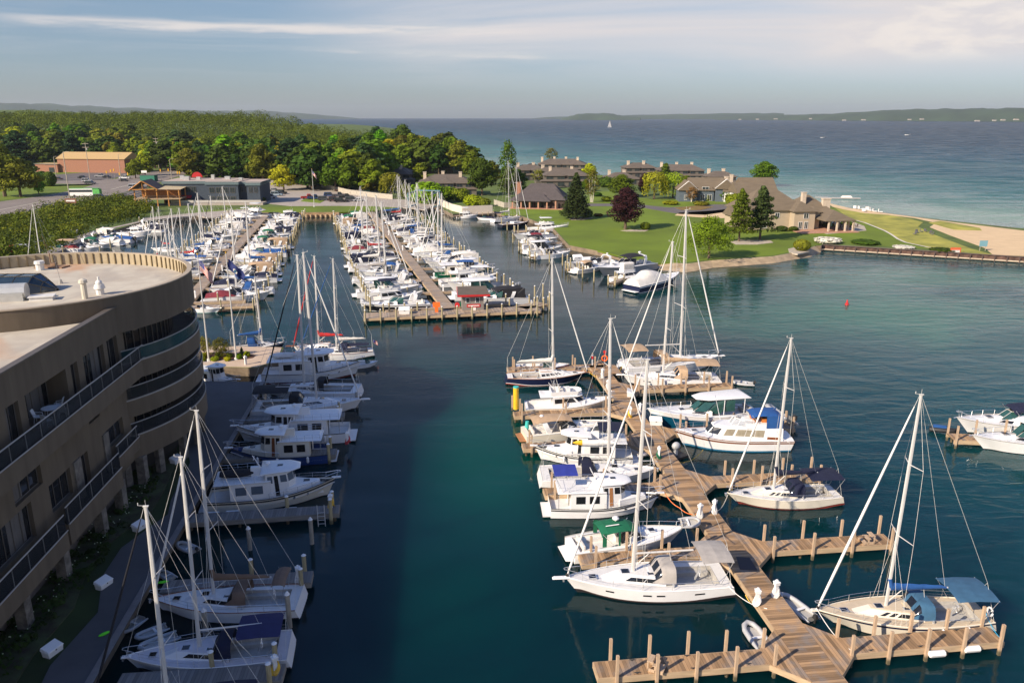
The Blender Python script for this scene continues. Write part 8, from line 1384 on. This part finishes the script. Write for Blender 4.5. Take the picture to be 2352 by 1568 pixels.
put(trawler('shaded trawler with a royal blue hull and varnished wood doors', 10.4, hullm=H_['dkblue'], stripe=H_['dkblue'], housem=B_cream, door=B_wood), (527, 1026), (757, 1030), 1.2)
put(trawler('shaded all white trawler between the blue hulled one and the black canopy sloop', 12.2, hullm=B_white, stripe=B_white), (541, 976), (801, 980), 1.3)
r = sailboat('shaded white sloop with a long black cockpit canopy and bowsprit', 12.6, bare=True, bimini='black', dodge='black', mh=19.0, win='slots', stern=.92, sprit=1.0, boomL=4.6, bd=(.02, .34), furl=True); put(r, (832, 915), (582, 932), 1.3)
put(sailboat('shaded white sloop with a black cockpit cover and black furled sail', 12.0, bare=True, dodge='black', mh=17.8, win='slots', stern=.92, boomL=4.6, jib=CV['black'], cover='black', mx=.8), (604, 886), (824, 892), 1.2)
put(trawler('shaded brown bottomed trawler with an inflatable on its roof beside the paving', 12.8, hullm=B_white, bot='red', boot=H_['brown'], raft='white'), (829, 829), (604, 852), 1.4)
put(sailboat('wooden trimmed white sailboat with a red sail cover and red furled headsail', 10.0, cover='red', jib=CV['red'], mh=15.6, trim=B_wood, stern=.6, sprit=1.2, furlr=.11, teak=True, boomL=4.2, bot='red', win='dots'), (672, 792), (815, 796), 1.1)
r = sailboat('white sailboat with white sail cover, navy cover and blue furled headsail', 12.2, cover='white', jib=CV['blue'], mh=16.6, trim=B_wood, stern=.62, sprit=.8, furlr=.08, boomL=4.8, win='dots', dodge='navy', mx=-.2); put(r, (684, 805), (856, 800), 1.1); flag(r[0], -6.0, .5, 1.2, 1.6, w_=1.1)
MB().loft([[(x, .9 * cos(a) * k, 2.0 + .3 * sin(a) * k) for a in [j * pi / 5 for j in range(6)]] for x, k in ((-5.5, .6), (-3, 1), (-1, .8))], closed=False).build('navy_cover', CV['navy'], r[0], True)
put(runabout('small white open boat at the end of the quay with a flag', 6.0, motor=True), (868, 822), (806, 834), .7)
put(sailboat('small dark blue hulled sailboat with bright blue sail cover behind the paving', 8.2, hullm=H_['navy'], stripe=B_white, cover='blue', dodge='blue', mh=11.6, boomL=3.6, furl=False, win='ports', stern=.8, mx=.6), (655, 784), (530, 799), .9)
r = trawler('shaded white houseboat beside the paving and the hotel', 8.6, mastf=False, bot='black'); put(r, (545, 866), (446, 862), .9)
for a in (((452, 1262), (408, 1245), 'grey inflatable dinghy moored alone by the quay wall', .3), ((398, 1325), (365, 1308), 'grey inflatable dinghy half under a furled sail by the quay', .3), ((330, 1412), (275, 1450), 'grey dinghy with raised tubes, first of three at the quay wall', .3), ((385, 1432), (310, 1462), 'grey dinghy in the middle of three at the quay wall', .3), ((410, 1452), (318, 1488), 'grey dinghy nearest the viewer of three at the quay wall', .3)): put(dinghy(a[2], 3.4, motor=a[0][0] == 452), a[1], a[0], a[3])
for (px, py), lb, rz in (((375, 1339), 'neon green kayak paddle float lying on the quay edge', .3), ((240, 1458), 'neon green kayak bag lying beside the quay edge', .8)): q = G(px, py, 1.25); o = MB().ball((0, 0, .12), .38, .12, .1).build('float_bag', mat('neon_green', (.12, .75, .02), .5)); o.location = q; o.rotation_euler = (0, 0, rz); tag(o, lb, 'bag')
# ---------------- boats beside the lawn ----------------
for a in ((flybridge('white cruiser with a tall tower farthest up the lawn side dock', 9.0, hardtop=True), (1098, 490), (1048, 496)), (runabout('white runabout with dark canvas second along the lawn side dock', 7, cover='navy'), (1094, 498), (1138, 501)),
          (sailboat('white sailboat with navy canopy third along the lawn side dock', 11, bimini='navy', mh=19.5, cover='white', hi=False), (1196, 497), (1132, 504)), (sailboat('black hulled sailboat with a white sail cover at the lawn side dock', 12, hullm=H_['black'], mh=20.5, cover='white', hi=False, trim=B_teak), (1215, 507), (1149, 515)),
          (flybridge('tall white flybridge yacht with hardtop by the corner of the lawn', 14.5, hardtop=True), (1307, 513), (1213, 523)), (cruiser('white cruiser with a big radar arch in front of the tall flybridge yacht', 11.0, arch=True), (1179, 539), (1265, 537)),
          (cruiser('white cruiser with a maroon cockpit cover at the lawn promenade', 9.5, canv='maroon'), (1283, 546), (1198, 552)), (runabout('white open boat with black covered outboard at the lawn promenade', 7.5, canv='black'), (1272, 556), (1196, 565)), (cruiser('white hardtop cruiser by the yellow dock planks of the lawn promenade', 9.5, hard=B_white), (1292, 566), (1206, 576)), (cruiser('white sport boat nearest in the upper lawn dock row', 9.5, arch=True), (1311, 577), (1224, 587)),
          (cruiser('silver arch cruiser with its bow against the lawn edge', 12.5, arch=True), (1303, 604), (1418, 600)), (cruiser('small cream cruiser with a tan top in front of the silver arch cruiser', 8.8, hullm=B_cream, canv='tan', arch=False), (1390, 606), (1318, 620)),
          (cruiser('grey hulled cruiser with a black canopy behind the flybridge trawler', 12.0, hullm=H_['grey'], canv='black'), (1372, 621), (1492, 606)), (flybridge('white flybridge trawler with clear enclosure beside the covered cruiser', 10.4, encl=True), (1490, 622), (1402, 638)), (cruiser('big navy hulled cruiser under a white cockpit cover nearest on the lawn side', 13.2, hullm=H_['navy'], stripe=B_white, cover='white', arch=False, boot=B_white), (1560, 628), (1450, 658))): put(a[0], a[1], a[2], 1.3)
for k, (p, q, lb) in enumerate((((1222, 590, 0), (1300, 575, 0), 'thin finger pier between the upper lawn boats'), ((1404, 650, 0), (1462, 628, 0), 'thin finger pier beside the covered navy cruiser'), ((1208, 562, 0), (1290, 556, 0), 'thin finger pier in the middle of the upper lawn boats'), ((1300, 617, 0), (1380, 612, 0), 'thin finger pier beside the small cream cruiser'), ((1180, 530, 0), (1262, 528, 0), 'thin finger pier in front of the black hulled sailboat'))):
    a, b = G(p[0], p[1], .8), G(q[0], q[1], .8); L = (b - a).length; dock('finger_pier', lb, 'pier', a, b, 1.2, z=.8, posts=[(.2, -1), (.2, 1), (L * .35, -1), (L * .35, 1), (L * .7, 1)], pile='pile', ph=1.4, pr=.16, mt=M_plankg, group='thin finger piers along the lawn')
k = 0
for (px, py) in ((1152, 522), (1165, 531), (1190, 540), (1178, 560), (1192, 578), (1197, 584), (1216, 590), (1262, 605), (1292, 612), (1303, 613), (1310, 622), (1338, 640), (1364, 650), (1412, 655)):
    q = G(px, py, 0); rt = empty('mooring_pile', q, label='tall round pile number %s in the row off the lawn side boats' % 'one two three four five six seven eight nine ten eleven twelve thirteen fourteen'.split()[k], cat='mooring pile', group='piles off the lawn side boats'); MB().tube((0, 0, -1), (0, 0, 2.9), .18, .16, 7).build('shaft', M_pile, rt, True); MB().tube((0, 0, 2.9), (0, 0, 3.0), .19, .1, 7).build('cap', M_cap, rt); k += 1
# ---------------- the crowded far piers ----------------
PR = {}
def proto(key):
    if key in PR: return PR[key]
    g = dict(
        c1=lambda: cruiser('-', 9.5), c2=lambda: cruiser('-', 10, canv='navy', full=True), c3=lambda: cruiser('-', 9.5, cover='white', arch=True), c4=lambda: cruiser('-', 9, cover='navy', arch=False), c5=lambda: cruiser('-', 10.5, hullm=H_['black'], stripe=B_white, boot=B_white, glass=B_teal), c6=lambda: cruiser('-', 9, hullm=B_cream, canv='tan', full=True), c7=lambda: cruiser('-', 9, cover='maroon', arch=False), c8=lambda: cruiser('-', 9, canv='green', glass=B_teal), c9=lambda: cruiser('-', 9.5, canv='blue'), c10=lambda: cruiser('-', 10.5, hard=B_white, arch=False, glass=B_teal), c11=lambda: cruiser('-', 11, canv='black', full=True, glass=B_teal), c12=lambda: cruiser('-', 9, canv='white', full=True),
        f1=lambda: flybridge('-', 10.5), f2=lambda: flybridge('-', 11, canv='navy'), f3=lambda: flybridge('-', 11, hardtop=True), f4=lambda: flybridge('-', 10.5, canv='blue', stripe=CV['navy']),
        s1=lambda: sailboat('-', 10, hi=False, cover='white'), s2=lambda: sailboat('-', 10, hi=False, cover='blue', dodge='blue'), s3=lambda: sailboat('-', 10.5, hi=False, cover='red'), s4=lambda: sailboat('-', 10, hi=False, cover='grey', bimini='grey'), s5=lambda: sailboat('-', 9.5, hi=False, cover='navy', jib=CV['navy'], hullm=B_cream), s6=lambda: sailboat('-', 10.5, hi=False, cover='blue', bimini='blue', hullm=H_['navy'], stripe=B_white), s7=lambda: sailboat('-', 9, hi=False, cover='green', spr=1),
        t1=lambda: trawler('-', 10, hullm=H_['green'], stripe=H_['green'], housem=B_cream), t2=lambda: trawler('-', 11), r1=lambda: runabout('-', 7, cover='blue'), r2=lambda: runabout('-', 7, canv='tan'), r3=lambda: runabout('-', 7), r4=lambda: runabout('-', 6.5, cover='green'), w1=lambda: sailboat('-', 10.5, hi=False, cover='white', trim=B_wood))
    PR[key] = (g[key]()[0], [False]); return PR[key]
DSC = dict(c1='white cruiser with radar arch', c2='white cruiser under navy canvas', c3='white cruiser under a white cover', c4='white boat under a navy cover', c5='black hulled white cruiser', c6='cream cruiser under tan canvas', c7='white boat under a maroon cover', c8='white cruiser with green canvas', c9='white cruiser with blue canvas', c10='white hardtop cruiser', c11='white cruiser under black canvas', c12='white cruiser under pale canvas', f1='white flybridge boat', f2='flybridge boat with navy top', f3='flybridge boat with hardtop', f4='flybridge boat with blue top', s1='sailboat with white sail cover', s2='sailboat with blue sail cover', s3='sailboat with red sail cover', s4='sailboat with grey covers', s5='cream sailboat with navy sail cover', s6='navy sailboat with blue canopy', s7='small sailboat with green sail cover', t1='green hulled tugboat style trawler', t2='white trawler', r1='runabout under a blue cover', r2='runabout with tan top', r3='open white runabout', r4='runabout under a green cover', w1='wood masted sailboat')
ORD = 'first second third fourth fifth sixth seventh eighth ninth tenth eleventh twelfth thirteenth fourteenth fifteenth sixteenth seventeenth eighteenth nineteenth twentieth twenty-first twenty-second twenty-third twenty-fourth twenty-fifth twenty-sixth'.split()
def berth(key, x, y, ang, L, label, group):
    o, used = proto(key)
    if used[0]: o = copy_tree(o)
    used[0] = True; s_ = L / o['L']; o.location = (x, y, 0); o.rotation_euler = (0, 0, ang); o.scale = (s_, s_, s_); tag(o, label, None, group); return o
def slips(A, B, side, keys, where, group, t0=4, t1=None, L0=9.6, L1=9.0, tail=6.0, fing=11.0, skip=()):
    d_ = B - A; Lt = d_.length; t = d_ / Lt; n = V((t.y, -t.x, 0)) * side; t1 = t1 or Lt - 8; N_ = len(keys); a0 = atan2(n.y, n.x)
    for k, key in enumerate(keys):
        s = t0 + (t1 - t0) * (k / (N_ - 1)); pair = k % 2; s += (-.35 if pair else .35)
        if key:
            L = (L0 + (L1 - L0) * k / N_) * rnd.uniform(.94, 1.10); out = 2.4 + L / 2 + rnd.uniform(0, .6); c = A + t * s + n * out
            berth(key, c.x, c.y, a0 + (pi if rnd.random() < .45 else 0) + rnd.uniform(-.02, .02), L, '%s, %s berth from the end, %s' % (DSC[key], ORD[k], where), group)
        if not pair:
            s2 = s - (t1 - t0) / (N_ - 1) * .52; p = A + t * s2 + n * 1.1; q = p + n * (fing - 1.5)
            rt = dock('finger_pier', 'narrow finger pier before the %s berth, %s' % (ORD[k], where), 'pier', p, q, 1.0, z=.85, posts=[(4.5, 1), (fing - 2, 1)], pile='pile', ph=1.5, pr=.16, mt=M_plankg, group='finger piers of the distant marina', under=9)
        for o_ in (0, .5):
            pq = A + t * (s + (o_ - .25) * 4.6) + n * (fing + 2.2 + rnd.uniform(-.4, .4)); rt = empty('mooring_pile', (pq.x, pq.y, 0), label='%s capped pile outside the %s berth, %s' % ('farther' if o_ else 'nearer', ORD[k], where), cat='mooring pile', group='piles of the distant marina'); rt2 = MBp(rnd.uniform(2.5, 3.2), rt)
PM = {}
def MBp(h, rt):
    k = round(h * 4) / 4
    if k not in PM:
        a = MB().tube((0, 0, -1), (0, 0, k), .18, .16, 7).build('shaft', M_pile, rt, True); b = MB().tube((0, 0, k), (0, 0, k + .12), .2, .1, 7).build('cap', M_cap, rt); PM[k] = (a.data, b.data)
    else: link('shaft', PM[k][0], rt); link('cap', PM[k][1], rt)
slips(CA, CB, -1, ['c5', 'f2', 'c10', 'c1', 's4', 'c9', 's1', 'c2', 'c4', 's3', 'c7', 'c1', 's1', 'c2', 'c3', 's2', 'c7', 'c1', 'c6', 'c8', 'c12', 'c8'], 'central pier left side', 'boats on the left side of the central pier', 4.2, 142, 12.5, 9.5, fing=11.5)
slips(CA, CB, 1, ['c11', 'c10', 'f3', 'f4', 't1', 'c3', 'c12', 's1', 's2', 'c3', 's5', 'c1', 'w1', 's1', 's2', 'c4', 's4', 'f1', 's1', 'c2', 's3', 's6'], 'central pier right side', 'boats on the right side of the central pier', 4.5, 140, 12.8, 9.5, fing=12)
slips(LA, LB, -1, ['c3', 'c2', 'r3', 's7', 's5', 's2', 's6', 's3', 'c1', 's2', 's1', 'c9', 's5', 'c4', 'c1', 's1', 'c12', 'f1', 'c2', 'c3', 'c1', 'f3'], 'left pier left side', 'boats on the left side of the left pier', 6, 138, 9.6, 9.6, fing=10)
slips(LA, LB, 1, ['c7', 's2', 'c4', 'c4', 'c6', 's2', 'c6', 'c3', 'r1', 'c3', 'c6', 'c8', 'c1', 'c8', 'c2', 'c3', 'c1', 'c12', 'f1', 'c1', 'c2', 'f1'], 'left pier right side', 'boats on the right side of the left pier', 6, 138, 11.0, 9.0, fing=11)
put(cruiser('white boat with an aqua bottom at the near end of the left pier', 11.0, hullm=B_white, arch=False, bot='green', boot=H_['aqua'], fpad=B_deck), (506, 700), (428, 702), 1.1)
# boats along the promenade of the left basin
WK = [('r2', 148, 572), ('c7', 192, 571), ('c8', 222, 563), ('c3', 246, 556), ('c1', 236, 545), ('c12', 262, 540), ('r1', 268, 550), ('c3', 300, 545), ('f1', 318, 534), ('c2', 345, 527), ('c1', 352, 517), ('c3', 560, 502), ('f3', 582, 494)]
for k, (key, px, py) in enumerate(WK):
    q = G(px, py, .8); berth(key, q.x, q.y, -.15 + (pi if k % 3 == 0 else 0), rnd.uniform(8.5, 10.5) if k < 11 else 12, '%s, %s along the curved promenade' % (DSC[key], ORD[k]), 'boats along the curved promenade')
for k, (px, py) in enumerate(((147, 590), (282, 562), (300, 556), (255, 572), (332, 540), (338, 531), (322, 519), (367, 528), (232, 590))):
    q = G(px, py, 0); rt = empty('mooring_pile', q, label='round pile number %s off the curved promenade' % 'one two three four five six seven eight nine'.split()[k], cat='mooring pile', group='piles off the curved promenade'); MBp(2.75, rt)
put(sailboat('sailboat with a black mast hidden behind the hotel roof beside the flags', 11, mh=17, cover='black', hi=False, jib=B_gen), (62, 598), (140, 604), 1.1); put(sailboat('sailboat with a white mast in the left basin near the hotel roof edge', 10.5, mh=16, cover='red', hi=False), (330, 600), (410, 606), 1.1); put(sailboat('sailboat with a tall mast in the left basin farther from the hotel', 10.5, mh=16.5, cover='red', hi=False), (348, 566), (408, 570), 1.1)
# sails and boats out on the lake
rt = empty('sailboat', G(1400, 293, 0), .3, label='tiny sailboat under white sails far out on the lake', cat='sailboat'); MB().loft([[(-5, -1.2, 0), (-5, 1.2, 0), (-5, 1.2, 1.2), (-5, -1.2, 1.2)], [(5, -.1, 0), (5, .1, 0), (5.6, .1, 1.4), (5.6, -.1, 1.4)]]).build('hull', B_white, rt); MB().loft([[(-5, .05, 2), (1, .05, 2), (1, -.05, 2), (-5, -.05, 2)], [(0, .02, 17), (1, .02, 17), (1, -.02, 17), (0, -.02, 17)]]).build('mainsail', CV['white'], rt); MB().loft([[(1.2, .05, 1.6), (5.4, .05, 1.6), (5.4, -.05, 1.6), (1.2, -.05, 1.6)], [(1.0, .02, 15), (1.2, .02, 15), (1.2, -.02, 15), (1.0, -.02, 15)]]).build('jib', CV['white'], rt)
rt.scale = (1.15,) * 3
for (px, py, L, lb) in ((2085, 311, 12, 'small white motorboat far out on the lake at the right'), (1890, 317, 8, 'tiny white motorboat far out on the lake left of the other'), (2163, 277, 9, 'tiny white boat near the far right shore')):
    o = berth('r3', *G(px, py, 0)[:2], .2, L, lb, None)
r = empty('floating_swim_dock', G(1930, 457, 0), -.1, label='small white boat lift dock in the lake behind the tan house', cat='floating dock'); MB().box(0, 0, .2, 16, 2.0, .35).box(-7, 3, .2, 5, 1.2, .3).build('deck', B_grey, r); MB().box(2.5, 0, .6, 4.5, 1.8, .8, top=.7).build('covered_boat', CV['white'], r)
# ---------------- air: far things fade towards blue ----------------
mb = MB(); mb.prism([(-11900, -900), (11900, -900), (11900, 12300), (-11900, 12300)], -7.5, 175)
hm = bpy.data.materials.new('lake_haze'); hm.use_nodes = True; t = hm.node_tree; t.nodes.clear(); pv = nd('ShaderNodeVolumePrincipled', t); pv.inputs['Color'].default_value = (.80, .88, 1.0, 1); pv.inputs['Density'].default_value = 4.5e-5; pv.inputs['Anisotropy'].default_value = .2
ou = nd('ShaderNodeOutputMaterial', t); t.links.new(pv.outputs[0], ou.inputs['Volume'])
tag(mb.build('haze', hm), 'thin blue haze over the lake and the far shores', 'haze', kind='stuff')
